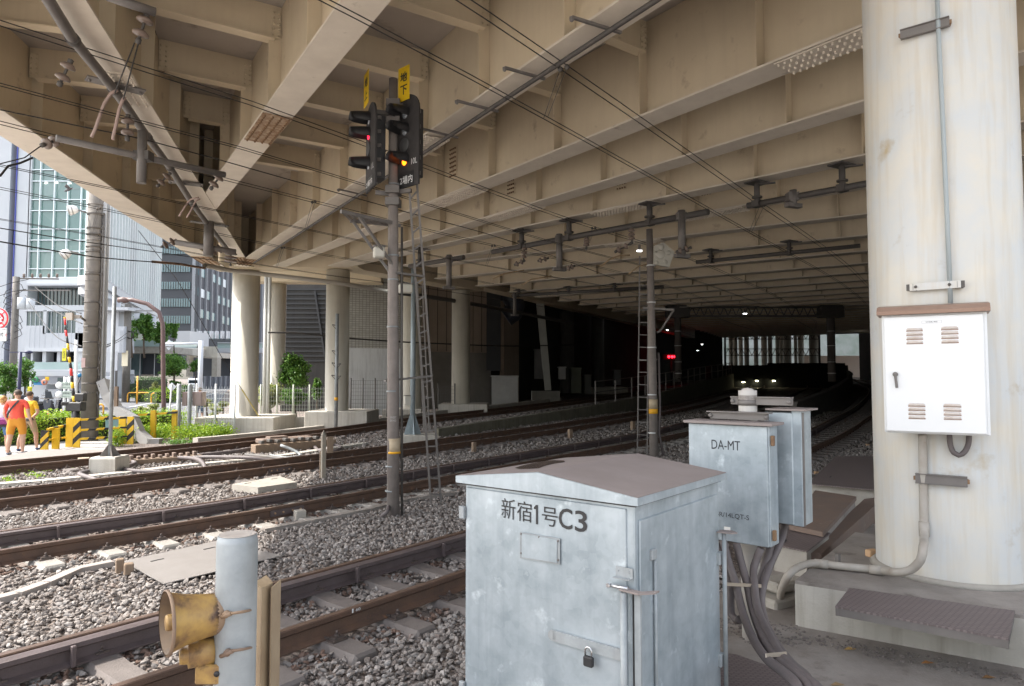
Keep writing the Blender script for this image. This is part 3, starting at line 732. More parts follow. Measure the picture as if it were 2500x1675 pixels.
# wet patch
wet=pm('wet_dust',(.10,.075,.065),.25)
c_=Vector((1375,1130)); pts=[]
for (a,b) in ((545,165),(590,150),(680,130),(740,118),(800,115),(860,118),(868,126),(800,136),(740,150),(700,166),(640,170),(580,172)):
    u,v=1050+a/2.635,1080+b/2.635; pts.append(onpl(u,v,cb(0,0,zE+.0045),(Vector((0,0,cW/2))-cx_*.069).normalized()+cx_*0))
MB().prism(pts,(0,0,.0008)).build('wet_patch',wet,lid)
FPn=-cy_; FP0=cb(0,I,0)
def cf(a,b): return onpl(1050+a/2.635,1080+b/2.635,FP0,FPn)
m=MB(); m.cbox(cb(cW/2-.01,I-.003,(.2+zE-.06)/2),(cW-2*I-.06,.012,zE-.06-.2),ang,.004); door=m.build('front_door',galv,t)
fp=FP0-cy_*.010
p_=cf(676,398);q_=cf(702,526);sw=(q_-p_).dot(cx_);MB().prism([p_+cx_*sw*.55-cy_*.012,p_+cx_*sw-cy_*.012,Vector((q_.x,q_.y,q_.z))-cy_*.012,Vector(((q_-cx_*sw*.48).x,(q_-cx_*sw*.48).y,q_.z))-cy_*.012,Vector(((q_-cx_*sw*.48).x,(q_-cx_*sw*.48).y,p_.z-.022))-cy_*.012,Vector((p_.x,p_.y,p_.z-.022))-cy_*.012,Vector((p_.x,p_.y,p_.z-.014))-cy_*.012],cy_*.0015).build('lettering',black,door)
for ch,a,b,c2_,d in (('新',460,362,549,492),('宿',560,380,655,510),('号',720,418,821,540),('C',828,424,916,558),('3',932,440,1011,577)):
    pix_text(ch,black,door,fp,FPn,1050+a/2.635,1080+b/2.635,1050+c2_/2.635,1080+d/2.635,.012 if ch in 'C3' else 0)
# name plate holder with five screws
a,b,c_,d=cf(592,573),cf(848,615),cf(592,740),cf(848,782); k=-cy_*.014
m=MB(); m.prism([a+k,b+k,d+k,c_+k],-cy_*.004); npl=m.build('plate_holder',galvP,door)
ce=(a+b+c_+d)/4; m=MB(); m.prism([p_.lerp(ce,.12)+k-cy_*.004 for p_ in (a,b,d,c_)],-cy_*.004); m.build('plate',galv,npl)
m=MB()
for (x,y) in ((600,585),(715,606),(837,630),(600,708),(838,752)): m.bolt(cf(x,y)+k-cy_*.004,-cy_,.006,.005)
m.build('screws',steelG,npl)
# hinges left
for (y0,y1) in ((405,490),(1525,1600)):
    m=MB(); p0=cf(200,y0);p1=cf(234,y1); m.cbox((p0+p1)/2-cy_*.012,(.036,.022,abs(p0.z-p1.z)),ang,.003); m.build('hinge',galvP,door)
# locking strip and padlock
s0=cf(805,1245); s1=cf(1250,1345)
zz=(cf(830,1215).z+cf(830,1290).z)/2; strip_h=.05
m=MB(); pts=[]
P_=lambda a: cf(a,1200)
L0=cf(805,1250); L1=cf(1255,1345); zc=(L0.z+L1.z)/2
L0.z=L1.z=zc
m.bar(L0-cy_*.02,L1-cy_*.02,.012,.052); m.tube([L0-cy_*.014,L0-cy_*.026],.026,16); st_=m.build('hasp',galvP,door)
pk=cf(1052,1390); pk-=cy_*.045
m=MB(); m.cbox(pk,(.052,.024,.048),ang,.006); pd=m.build('padlock',black,door)
m=MB(); sh=[pk+cx_*sx+Vector((0,0,.02+dz)) for sx,dz in ((-.018,0),(-.018,.03),(-.012,.042),(0,.047),(.012,.042),(.018,.03),(.018,0))]; m.tube(sh,.0048,8); m.build('shackle',pm('chrome',(.6,.6,.6),.25,.9),pd)
# latch rod at the corner with curved top handle
def rod(face_pt,z0,z1,nx,name='lock_rod'):
    m=MB(); m.tube([Vector((face_pt.x,face_pt.y,z0)),Vector((face_pt.x,face_pt.y,z1))],.016,12); return m.build(name,galvP,t)
rp=cf(1275,950); ztop=rp.z; rp-=cy_*.045; rod(rp,.15,ztop,0)
m=MB(); e_=cf(1345,950)-cy_*.012; m.bar(Vector((e_.x,e_.y,.15)),Vector((e_.x,e_.y,ztop)),.03,.014,up=cy_); m.build('lock_strip',galvP,t)
m=MB(); e_=cf(1318,950)-cy_*.007; m.bar(Vector((e_.x,e_.y,.15)),Vector((e_.x,e_.y,ztop)),.016,.006,up=cy_); m.build('strip_gap',black,t)  # black bar stands in for the shade in the groove
m=MB(); q0=cf(1250,945)-cy_*.035; q0.z=ztop+.005; q1=q0+cx_*.10+cy_*.0; q2=q0+cx_*.155+cy_*.05
m.prism([q0-cy_*.015,q1-cy_*.022,q2-cy_*.012,q2+cy_*.03,q1+cy_*.018,q0+cy_*.02],(0,0,.008)); m.build('rod_cap',dustM,t)
m=MB(); b0=cf(1205,805);b1=cf(1313,805);b2=cf(1313,880);b3=cf(1205,880)
for p_ in (b0,b1): p_.z=(b0.z+b1.z)/2
b2.z=b3.z=b0.z-.045; b0.z=b1.z
m.prism([b0-cy_*.012,b1-cy_*.012,b2-cy_*.012,b3-cy_*.012],-cy_*.003); m.prism([b3-cy_*.012,b2-cy_*.012,b2-cy_*.045,b3-cy_*.045],(0,0,.004)); 
m.bolt(b0.lerp(b1,.15)-cy_*.015+Vector((0,0,-.018)),-cy_,.005,.004);m.bolt(b0.lerp(b1,.8)-cy_*.015+Vector((0,0,-.018)),-cy_,.005,.004); m.build('rod_guide',galvP,t)
m=MB(); h0=cf(1180,905)-cy_*.04; m.tube([h0,h0+cx_*.05,h0+cx_*.1+Vector((0,0,.003))],.009,10); m.cbox(h0+cx_*.0,(.02,.03,.02),ang,.004); m.build('handle',pm('handle_metal',(.55,.55,.56),.25,.8),t)
# right side: centre strip and hinge rod
SP=cb(cW-I,0,0)
m=MB(); m.tube([SP+cx_*.02+cy_*.20+Vector((0,0,.15)),SP+cx_*.02+cy_*.20+Vector((0,0,zE-.32))],.008,8); m.cbox(SP+cx_*.012+cy_*.19+Vector((0,0,zE-.29)),(.025,.05,.05),ang,.004); m.build('side_rod',galvP,t)
m=MB(); m.cbox(SP+cx_*.004+cy_*(cD/2)+Vector((0,0,.75)),(.012,cD-2*I-.07,1.17),ang,.004); sd_=m.build('side_door',galv,t)
m=MB(); yb=cD-2*I-.0; p0=SP+cx_*.045+cy_*(yb)
m.tube([p0+Vector((0,0,.28)),p0+Vector((0,0,1.12))],.012,10)
m.build('side_lock_rod',galvP,t)
m=MB()
for z_ in (1.125,.26):
    q=p0+Vector((0,0,z_)); m.prism([q-cx_*.03-cy_*.03,q+cx_*.05-cy_*.015,q+cx_*.07+cy_*.02,q+cx_*.03+cy_*.05,q-cx_*.03+cy_*.03],(0,0,.008))
m.build('rod_cap',dustM,t)
m=MB()
for z_ in (.98,.42): m.cbox(p0-cx_*.03+Vector((0,0,z_)),(.03,.05,.07),ang,.004)
m.build('rod_guide',galvP,t)
# ---- two boxes on a post behind the cabinet
z1_=4.7; FRc=atY(1877,1041,z1_); FLc=Vector((430/1667*1.08*z1_,1.08*z1_,0)); zT=FRc.z; zB=atY(1879,1338,z1_).z
ex2=Vector((FRc.x-FLc.x,FRc.y-FLc.y,0)); w2=ex2.length; ex2.normalize(); en2=Vector((ex2.y,-ex2.x,0)); a2=math.atan2(ex2.y,ex2.x)
def b2_(s,d,z): return Vector((FRc.x,FRc.y,0))-ex2*s-en2*d+Vector((0,0,z))
postc=b2_(w2*.42,.27,0)
t=thing('equipment_post','capped round post carrying back to back galvanised boxes with cables below','post',(postc.x,postc.y,.1))
m=MB(); m.cyl((postc.x,postc.y,.1),.066,1.80,24); m.build('post',pm('pale_post',(.62,.59,.54),.7,0,(.5,.46,.42),7),t)
zc_=atY(1820,957,postc.y).z; m=MB(); m.lathe([(.066,-.13),(.066,-.055),(.058,-.03),(.035,-.008),(0,0)],(postc.x,postc.y,max(zc_,1.92)),n=24); m.build('cap',pm('cap_cream',(.66,.61,.56),.7,0,(.5,.44,.4),9),t)
bx=thing('junction_box','galvanised box lettered DA-MT on the capped post, cables leaving its base','junction box',(FRc.x,FRc.y,zB),'boxes on the capped post')
m=MB(); m.cbox(b2_(w2/2,.085,(zT+zB)/2),(w2,.16,zT-zB),a2,.006); m.build('case',galv,bx)
m=MB(); m.cbox(b2_(w2/2+.003,-.004,(zT+zB)/2),(w2-.012,.02,zT-zB-.004),a2,.004); dr2=m.build('door',galv,bx)
m=MB(); m.cbox(b2_(w2/2-.01,.07,zT+.012),(w2+.06,.25,.02),a2,.003); m.build('lid',dustM,bx)
P02=b2_(0,-.014,0)
c5=lambda a,b:(1600+a/2.3233,1000+b/2.3233)
for txt,a,b,c_,d in (('DA-MT',318,170,480,232),('-R/14LQT-S',350,577,530,630)):
    u0,v0=c5(a,b);u1,v1=c5(c_,d); pix_text(txt,inkM,dr2,P02,en2,u0,v0+(2 if txt[0]=='D' else 5),u1,v1-(2 if txt[0]=='D' else 4),0)
q=onpl(*c5(408,677),P02,en2); m=MB(); m.cbox(q,(.045,.003,.028),a2,.001); m.build('sticker',pm('sticker',(.75,.72,.68),.5),dr2)
m=MB()
for z_ in (.1,.88):
    q=b2_(-.018,.02,zB+(zT-zB)*z_); m.cbox(q,(.022,.03,.07),a2,.003)
m.build('hinge',rust,bx)
# bracket clamps
m=MB(); m.cbox(b2_(w2*.45,.14,zT+.055),(.42,.04,.05),a2); m.cbox(b2_(w2*.45,.14,zT+.083),(.46,.09,.008),a2); m.cbox(b2_(w2*.25,.27,zT+.16),(.44,.04,.05),a2); m.cbox(b2_(w2*.25,.27,zT+.19),(.44,.07,.008),a2)
for s in (.1,.8): m.bolt(b2_(w2*s,.115,zT+.055),en2,.016,.012); m.bolt(b2_(w2*(s-.2),.245,zT+.16),en2,.016,.012)
m.tube([(postc.x,postc.y,zT+.13),(postc.x,postc.y,zT+.17)],.072,20)
m.build('clamp',steelG,t)
zT3=atY(1960,1004,5.1).z; zB3=atY(1925,1275,5.0).z
bx=thing('junction_box','second galvanised box seen edge on behind the box lettered DA-MT','junction box',tuple(b2_(-.1,.5,zB3)),'boxes on the capped post')
cen=b2_(.04,.40,(zT3+zB3)/2)
m=MB(); m.cbox(cen,(.20,.2,zT3-zB3),a2,.006); m.build('case',galv,bx)
cen2=b2_(-.085,.42,(zT3+zB3)/2); m=MB(); m.cbox(cen2+Vector((0,0,.005)),(.07,.22,zT3-zB3+.02),a2,.004); m.build('door',galv,bx)
m=MB(); m.cbox(b2_(-.02,.42,zT3+.02),(.28,.30,.014),a2,.002); m.build('lid',dustM,bx)
m=MB(); q=b2_(-.125,.33,(zT3+zB3)/2); m.cbox(q,(.012,.016,zT3-zB3),a2); m.build('edge_strip',steelG,bx)
# cables
t=thing('cable_bundle','bundle of thick grey cables curving from the DA-MT box to the ground','cables',tuple(onZ(1940,1640,.1)))
def cpt(a,b,Y): u,v=c5(a,b); return atY(u,v,Y)
CB=[[(385,745,4.8),(420,880,4.75),(455,985,4.65),(490,1130,4.5),(540,1270,4.2),(620,1400,3.8),(740,1500,3.5),(800,1560,3.35),(830,1640,3.25)],
    [(460,760,4.8),(490,880,4.75),(520,985,4.65),(550,1130,4.5),(600,1270,4.2),(680,1400,3.8),(800,1500,3.5),(870,1570,3.35),(890,1650,3.25)],
    [(600,785,4.75),(560,890,4.75),(560,985,4.62),(580,1130,4.45),(640,1270,4.15),(720,1400,3.75),(850,1520,3.45),(930,1590,3.3),(950,1680,3.2)],
    [(735,650,5.1),(715,740,5.0),(660,860,4.85),(615,985,4.7),(600,1090,4.6),(620,1200,4.45),(680,1320,4.15),(770,1440,3.8),(860,1520,3.5),(900,1620,3.3)],
    [(350,760,4.85),(380,850,4.8),(430,985,4.72),(425,1080,4.7),(430,1160,4.68),(460,1195,4.62),(480,1190,4.5)],
    [(660,740,4.9),(630,860,4.85),(590,985,4.8),(570,1110,4.7),(590,1240,4.4),(640,1360,4.0),(760,1480,3.65),(830,1550,3.45),(870,1640,3.3)]]
for cbl in CB:
    MB().tube(catmull([cpt(*q) for q in cbl],.05),.026,10).build('cable',cableM,t,fix=False)
m=MB()
for (a0,b0,a1,b1,Y) in ((400,990,600,1000,4.6),(630,1395,745,1385,3.72)):
    m.bar(cpt(a0,b0,Y),cpt(a1,b1,Y),.01,.02)
    m.bar(cpt(a0,b0,Y),cpt(a0-4,b0+28,Y+.1),.01,.02)
m.build('strap',pm('strap_metal',(.45,.38,.30),.4,.4),t)
# checkered plates, trough and blocks
def plate_mat():
    m=pm('checker_plate',(.23,.185,.18),.6,.2,(.19,.155,.15),3,stain=((.30,.24,.2),4,.66)); N=m.node_tree.nodes;L=m.node_tree.links;b=N['Principled BSDF']
    tc=N.new('ShaderNodeTexCoord');bk=N.new('ShaderNodeTexBrick');bk.inputs['Scale'].default_value=11;bk.inputs['Mortar Size'].default_value=.06;bk.inputs['Color1'].default_value=(.235,.19,.182,1);bk.inputs['Color2'].default_value=(.215,.172,.166,1);bk.inputs['Mortar'].default_value=(.15,.12,.115,1);L.new(bk.outputs[0],b.inputs['Base Color']);L.new(tc.outputs['Object'],bk.inputs['Vector'])
    bp=N.new('ShaderNodeBump');bp.inputs['Strength'].default_value=.7;bp.inputs['Distance'].default_value=.004;L.new(bk.outputs['Fac'],bp.inputs['Height']);L.new(bp.outputs[0],b.inputs['Normal']);return m
checker=plate_mat(); checkerL=pm('pale_plate',(.27,.25,.235),.6,.1,(.23,.21,.195),4,bump=.3,bscale=60)
def plate(label,corn,z,th,name='cover_plate',m=checker,group='checkered steel cover plates',skirt=None,holes=0,support=None):
    P=[onZ(u,v,z) for u,v in corn]; c=sum(P,Vector())/len(P)
    t=thing(name,label,'cover plate',(c.x,c.y,z),group)
    MB().prism([p-Vector((0,0,th)) for p in P],(0,0,th)).build('plate',m,t)
    if skirt:
        q=MB(); n=len(P)
        for i in skirt: 
            a,b=P[i],P[(i+1)%n]; dn=(c-(a+b)/2); dn.z=0; dn=dn.normalized()*.01
            q.bar(a+dn-Vector((0,0,th+.025)),b+dn-Vector((0,0,th+.025)),.01,.05)
        q.build('edge_frame',steelG,t)
    if holes:
        q=MB()
        for k in range(holes):
            p=c.lerp(P[k],.55); e=(P[1]-P[0]).normalized(); q.bar(p-e*.07+Vector((0,0,.002)),p+e*.07+Vector((0,0,.002)),.022,.004)
        q.build('grip_slot',black,t)
    if support:
        q=MB(); q.prism([Vector((p.x,p.y,support)).lerp(Vector((c.x,c.y,support)),.06) for p in P],(0,0,z-th-support)); q.build('concrete_frame',conc,t)
    return P
plate('long checkered step plate in front of the thick column',[(2073.5,1434.7),(2478,1490.7),(2463,1559.6),(2039,1480)],.475,.012,skirt=[1,2,3],holes=0)
plate('checkered plate over the concrete pit left of the thick column, farthest of the yard plates',[(1974,1181),(2040,1114),(2160,1114),(2160,1198)],.40,.012,support=.05,holes=1)
plate('small brown checkered plate between the DA-MT box and the thick column',[(1885,1328),(1923,1286),(2028,1301),(1970,1346)],.36,.012,support=.1,holes=1)
plate('checkered plate at the bottom edge behind the nearest cabinet',[(1740,1590),(1800,1598),(2040,1685),(1730,1760)],.13,.01)
tr=thing('cable_trough','brown dusty concrete cable trough with a loose lid beyond the DA-MT box','cable trough',tuple(onZ(2000,1290,.1)))
P=[onZ(u,v,.42) for u,v in ((1927,1282),(2009,1299),(2091,1212),(1990,1197))]
brownM=pm('brown_dust',(.22,.15,.11),.8,0,(.17,.13,.11),3,stain=((.30,.24,.2),6,.62),bump=.2)
MB().prism([p-Vector((0,0,.05)) for p in P],(0,0,.05)).build('lid',brownM,tr); c_=sum(P,Vector())/4
MB().prism([(p.lerp(c_,.05))-Vector((0,0,.34)) for p in P],(0,0,.285)).build('trough_body',slabM,tr)
tr=thing('cable_trough','long brown cable trough running beside the plinth of the thick column','cable trough',tuple(onZ(2050,1290,.1)))
P=[onZ(u,v,.30) for u,v in ((1968,1350),(2005,1352),(2135,1235),(2135,1215),(2110,1218))]
MB().prism([p-Vector((0,0,.25)) for p in P],(0,0,.25)).build('lid',brownM,tr)
for i,(u,v,z,d,lab) in enumerate(((1920,1420,.28,(.34,.22,.09),'broken concrete block stacked beside the plinth, upper one'),(1912,1460,.17,(.36,.25,.10),'broken concrete block beside the plinth, lower one'),(1945,1355,.22,(.2,.2,.2),'pale square concrete stub under the small brown plate'))):
    c_=onZ(u,v,z); b=MB(); b.cbox((c_.x,c_.y+.1,z-d[2]/2),d,.5,.018); tag(b.build('concrete_block',conc),lab,'concrete block','loose blocks in the yard')
c_=onZ(2495,1475,.62); b=MB(); b.cbox((3.2,3.55,.31),(.5,.9,.62),-.52,.02); tag(b.build('concrete_block',concL),'pale concrete block at the lower right edge of the yard','concrete block')
for i,(u,v) in enumerate(((1993,1158),(2118,1089),(2128,1357))):
    p=gpt(u,v,.0) if i<2 else onZ(u,v,.445); z=g(p.x,p.y) if i<2 else .44
    tag(MB().cbox((p.x,p.y,z+.03),(.10,.06,.06),.4,.008).build('timber_offcut',pm('fresh_timber%s'%['a','b','c'][i],(.55,.35,.2),.8)),['small pale timber block on the ballast near the checkered pit plate','small pale timber block beside the rail, close to the thick column','tiny brown wood chip on the plinth at the foot of the thick column'][i],'timber block')
# ---- loudspeaker on the fence post
SY=2.03; pc=atY(580,1305,SY); 
t=thing('fence_post','rounded grey post near the lower left carrying the horn loudspeaker','post',(pc.x,pc.y,0))
rr=47/1667*SY
MB().tube([(pc.x,pc.y,-.1),(pc.x,pc.y,pc.z-.02),(pc.x,pc.y,pc.z)],[rr,rr,rr*.93],32).build('pipe',galvP,t)
MB().cyl((pc.x,pc.y,pc.z+.0005),rr*.9,.002,32).build('cap',pm('cap_dust',(.36,.31,.27),.8,0,(.5,.45,.4),20),t)
t=thing('cable_duct','tan timber like duct strapped behind the grey post of the loudspeaker','duct',tuple(atY(645,1600,2.15)))
tanM=pm('tan_paint',(.36,.275,.175),.6,0,(.25,.17,.10),7,stain=((.22,.13,.08),8,.66)); br=pm('dark_brown',(.17,.115,.09),.7,0,(.3,.2,.12),10)
x0=atY(620,1422,2.16);x1=atY(655,1422,2.12);x2=atY(672,1430,2.16);x3=atY(686,1422,2.2)
m=MB(); m.prism([(x0.x,2.16,-.1),(x1.x-.012,2.10,-.1),(x1.x,2.16,-.1),(x0.x+.01,2.24,-.1)],(0,0,x0.z+.1)); m.build('left_face',tanM,t)
m=MB(); m.prism([(x1.x+.001,2.135,-.1),(x2.x,2.135,-.1),(x2.x,2.20,-.1),(x1.x+.001,2.20,-.1)],(0,0,x0.z+.085)); m.build('core',br,t)
m=MB(); m.prism([(x2.x+.001,2.12,-.1),(x3.x,2.12,-.1),(x3.x,2.20,-.1),(x2.x+.001,2.20,-.1)],(0,0,x0.z+.097)); m.build('right_face',tanM,t)
hornM=pm('horn_paint',(.42,.26,.075),.45,.1,(.20,.11,.055),14,stain=((.07,.04,.028),12,.52),contrast=.3); hornD=pm('horn_dark',(.06,.04,.03),.6,0,(.2,.12,.05),8)
zA=lambda a,b,Y:atY(a/2.727,1100+b/2.727,Y)
bell=zA(1105,1150,1.93); back=zA(1470,1080,2.02); ax=(back-bell).normalized()
t=thing('loudspeaker','weathered yellow horn loudspeaker strapped to the grey post','loudspeaker',tuple(back))
L1_=(back-bell).length
m=MB(); m.lathe([(.084,0),(.085,.004),(.079,.016),(.071,.04),(.064,.075),(.059,.11),(.056,.15),(.054,L1_-.03),(.05,L1_),(.0,L1_)],bell,ax,40); m.build('horn',hornM,t)
m=MB(); m.lathe([(.082,-.001),(.066,.02),(.045,.06),(.03,.10),(.0,.10)],bell,ax,32); m.build('bell_inside',hornD,t)
m=MB(); m.lathe([(.085,-.002),(.089,0),(.089,.006),(.084,.008)],bell,ax,40); m.build('rim',br,t)
m=MB(); m.lathe([(0,.0),(.020,.0),(.022,.003),(.022,.09)],bell,ax,20); m.build('centre_plug',hornM,t)
m=MB(); m.lathe([(.056,0),(.058,.004),(.058,.03),(.056,.034)],back-ax*.035,ax,32); m.build('collar',br,t)
b1_=zA(1195,1370,1.98); b2b=zA(1400,1330,2.02); ax2=(b2b-b1_).normalized()
m=MB(); m.lathe([(0,0),(.022,0),(.024,.006),(.026,.02),(.038,.022),(.038,.045),(.044,.048),(.044,.085),(.03,.10),(0,.10)],b1_,ax2,28); m.build('driver',hornM,t)
m=MB(); m.prism([zA(1425,1030,2.0),zA(1512,1030,2.0),zA(1522,1290,2.0),zA(1500,1400,2.0),zA(1495,1530,2.0),zA(1415,1545,2.0),zA(1408,1380,2.0),zA(1430,1250,2.0)],(0,.02,0)); m.build('mounting_plate',hornM,t)
m=MB(); m.cbox(tuple(zA(1400,1490,1.985)),(.085,.012,.055),0,.004); m.build('mounting_tab',hornM,t); m=MB(); m.lathe([(0,0),(.008,0),(.008,.003),(0,.003)],zA(1440,1490,1.975),(0,1,0),12); m.build('tab_hole',black,t)
m=MB(); m.tube(catmull([zA(1440,1545,2.0),zA(1438,1600,2.0),zA(1450,1680,2.0)],.02),.003,6); m.build('lead_wire',black,t)
m=MB(); m.lathe([(0,0),(.010,.0),(.010,.012),(0,.012)],zA(1500,1095,1.96),(0,1,0),12); m.lathe([(0,0),(.010,.0),(.010,.012),(0,.012)],zA(1510,1350,1.96),(0,1,0),12); m.tube([zA(1455,1115,1.975),zA(1540,1085,1.95)],.006,8);m.tube([zA(1470,1370,1.975),zA(1550,1335,1.95)],.006,8);m.build('clamp_bolt',br,t)
for dz,(a,b) in enumerate(((1085,1055),(1335,1305))):
    m=MB(); m.tube([zA(1540,a,1.95),zA(1620,a-12,1.952),zA(1700,b,2.05)],.004,6); m.build('strap_wire',br,t)
# ================================================================= walls and depths under the viaduct
def wall(name,label,pts,z0,z1,th,m,cat='wall',group=None,cap=None,zf=False):
    t=thing(name,label,cat,(pts[0][0],pts[0][1],z0 if not zf else g(*pts[0])),group); mb=MB(); cp=MB()
    L=[];Rr=[]
    n=len(pts)
    for i,(x,y) in enumerate(pts):
        a=Vector(pts[max(0,i-1)]);b=Vector(pts[min(n-1,i+1)]);h=(b-a).normalized();k=Vector((h.y,-h.x))*th/2
        L.append((x-k.x,y-k.y));Rr.append((x+k.x,y+k.y))
    def H(i): return (z0+g(*pts[i]) if zf else z0),((z1(i) if callable(z1) else z1)+(g(*pts[i]) if zf else 0))
    for i in range(n-1):
        a0,a1=H(i);b0,b1=H(i+1)
        mb.add([(*L[i],a0),(*Rr[i],a0),(*Rr[i+1],b0),(*L[i+1],b0),(*L[i],a1),(*Rr[i],a1),(*Rr[i+1],b1),(*L[i+1],b1)],
          [(0,3,2,1),(4,5,6,7),(1,2,6,5),(3,0,4,7)]+([(0,1,5,4)] if i==0 else [])+([(2,3,7,6)] if i==n-2 else []))
    mb.build('wall_body',m,t)
    if cap:
        for i in range(n-1): cp.bar((*pts[i],H(i)[1]+.03),(*pts[i+1],H(i+1)[1]+.03),th+.08,.06)
        cp.build('coping',cap,t)
    return t
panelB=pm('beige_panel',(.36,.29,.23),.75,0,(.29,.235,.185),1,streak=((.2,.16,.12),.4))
tileM=pm('glazed_tile',(.50,.49,.45),.4); 
def tiles(m,c,sc,mort):
    N=m.node_tree.nodes;L=m.node_tree.links;b=N['Principled BSDF'];tc=N.new('ShaderNodeTexCoord');mp=N.new('ShaderNodeMapping');mp.inputs['Rotation'].default_value=(R(90),0,0)
    bk=N.new('ShaderNodeTexBrick');bk.inputs['Scale'].default_value=sc;bk.inputs['Color1'].default_value=(*c,1);bk.inputs['Color2'].default_value=(*[q*.82 for q in c],1);bk.inputs['Mortar'].default_value=(*mort,1);bk.inputs['Mortar Size'].default_value=.04;bk.offset=0;bk.inputs['Brick Width'].default_value=.5;bk.inputs['Row Height'].default_value=.35
    L.new(tc.outputs['Object'],mp.inputs[0]);L.new(mp.outputs[0],bk.inputs['Vector']);L.new(bk.outputs[0],b.inputs['Base Color'])
tiles(tileM,(.50,.49,.45),3.2,(.24,.23,.2))
a=atY(800,930,33.0);b=atY(1000,930,34.5)
t=wall('tiled_wall','white tiled wall with plain white lower half behind the two fences',[(a.x,a.y),(b.x,b.y)],.1,7.7,.4,tileM)
m=MB(); m.bar((a.x,a.y-.24,1.75),(b.x,b.y-.24,1.75),.06,3.3); m.build('plain_dado',pm('dado_white',(.74,.76,.77),.6,0,(.64,.65,.65),1.2,streak=((.3,.3,.3),.4)),t)
a=atY(995,930,36.5);b=atY(1192,930,39)
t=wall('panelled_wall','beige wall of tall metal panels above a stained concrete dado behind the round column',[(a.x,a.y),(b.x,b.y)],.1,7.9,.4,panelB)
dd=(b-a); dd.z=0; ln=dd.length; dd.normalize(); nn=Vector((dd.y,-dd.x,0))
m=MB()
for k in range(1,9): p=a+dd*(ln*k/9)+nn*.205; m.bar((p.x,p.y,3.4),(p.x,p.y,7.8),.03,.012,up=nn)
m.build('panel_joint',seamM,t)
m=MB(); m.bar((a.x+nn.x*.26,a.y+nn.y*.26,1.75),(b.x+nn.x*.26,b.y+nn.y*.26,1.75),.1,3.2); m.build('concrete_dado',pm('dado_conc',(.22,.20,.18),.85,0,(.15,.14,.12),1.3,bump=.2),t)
a2_=atY(1225,930,41);b2_2=atY(1262,930,42.5)
t=wall('panelled_wall','narrow beige panel strip standing in the dark bay right of the black recess',[(a2_.x,a2_.y),(b2_2.x,b2_2.y)],.3,7,.3,panelB)
darkW=pm('dark_wall',(.06,.055,.05),.9,0,(.035,.033,.03),1.2,streak=((.02,.02,.02),.6))  # dark colour stands in for the lack of light far inside
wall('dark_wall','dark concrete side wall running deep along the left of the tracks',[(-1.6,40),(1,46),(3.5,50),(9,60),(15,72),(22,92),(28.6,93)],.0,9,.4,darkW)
wall('dark_wall','dark concrete side wall closing the right side far behind the thick column',[(12.2,8.5),(13.6,11.5),(18,21),(26,33),(33,46),(40,62),(46,90)],-.2,9,.4,darkW)  # near stretch is unseen, added to keep out side light; far end shows
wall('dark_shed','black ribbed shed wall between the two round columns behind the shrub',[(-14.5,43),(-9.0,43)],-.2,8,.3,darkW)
m=MB()
for k in range(16): m.bar((-14.4,42.8,3+k*.3),(-9.2,42.8,3+k*.3),.08,.1)
m.bar((-12.4,42.7,7.4),(-11.7,42.7,3.2),.12,.12)
tag(m.build('louvre_screen',pm('louvre_dark',(.035,.035,.035),.7)),'dark horizontal louvres high behind the column with white drain pipes','louvres')
# curved ramp wall between the third and fourth tracks, with its railing
def ppts(P,o,y0,y1,n):
    out=[];d=0
    ds=[q for q in np.linspace(0,P.d[-1],400)]
    ys=[P.at(q)[0].y for q in ds]
    for i in range(n+1):
        yy=y0+(y1-y0)*i/n; q=float(np.interp(yy,ys,ds)); p,h=P.off(q,o); out.append((p.x,p.y))
    return out
rp=ppts(P3,-2.15,20.4,62,14)
wall('ramp_wall','low mossy concrete wall curving between the tracks under the signal masts',rp,-.1,lambda i:.26+i*.075,.22,pm('mossy_concrete',(.20,.18,.14),.9,0,(.12,.115,.08),3,bump=.3,bscale=20,streak=((.08,.075,.05),.6)),zf=True)
rw=ppts(P1,-1.75,25,62,12)
wall('barrier_wall','dark low wall with studded coping left of the nearest track as it bends away',rw,-.1,lambda i:.75+i*.06,.2,concD,zf=True,cap=steelD)
t=thing('railing','brown steel railing on the low curving wall between the tracks','railing',(*rp[3],g(*rp[3])+.5))
m=MB(); fp=ppts(P3,-2.15,28.5,60,17)
for i,(x,y) in enumerate(fp):
    z=g(x,y)+.26+(y-20.4)/41.6*1.05; m.bar((x,y,z-.02),(x,y,z+1.0),.05,.05)
    if i<len(fp)-1:
        x2,y2=fp[i+1]; z2=g(x2,y2)+.26+(y2-20.4)/41.6*1.05
        for h_ in (.98,.5): m.bar((x,y,z+h_),(x2,y2,z2+h_),.04,.04)
m.build('rails_and_posts',steelG,t)
# dark portal of the underground line with its lamps
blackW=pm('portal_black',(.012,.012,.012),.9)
t=thing('tunnel_portal','black tunnel mouth with four small lamps where the middle tracks go down','tunnel portal',(24,62.5,1))
m=MB(); m.box((18.0,62.0,0),(30.5,63.4,3.05)); m.box((23.4,61.9,3.0),(30.2,62.6,3.25)); m.build('portal_wall',blackW,t)  # solid black block stands in for the dark inside the tunnel mouth
lampE=emit('lamp_warm',(1,.95,.6),10)
for (u,v) in ((1786,934),(1814,933),(1847,930),(1888,930)):
    p=atY(u,v,61.9); m=MB(); m.cbox((p.x,p.y-.12,p.z),(.22,.14,.07),0,.01); l_=m.build('lamp',lampE,t); MB().cbox((p.x,p.y-.1,p.z+.06),(.3,.2,.05)).build('lamp_hood',steelD,l_)
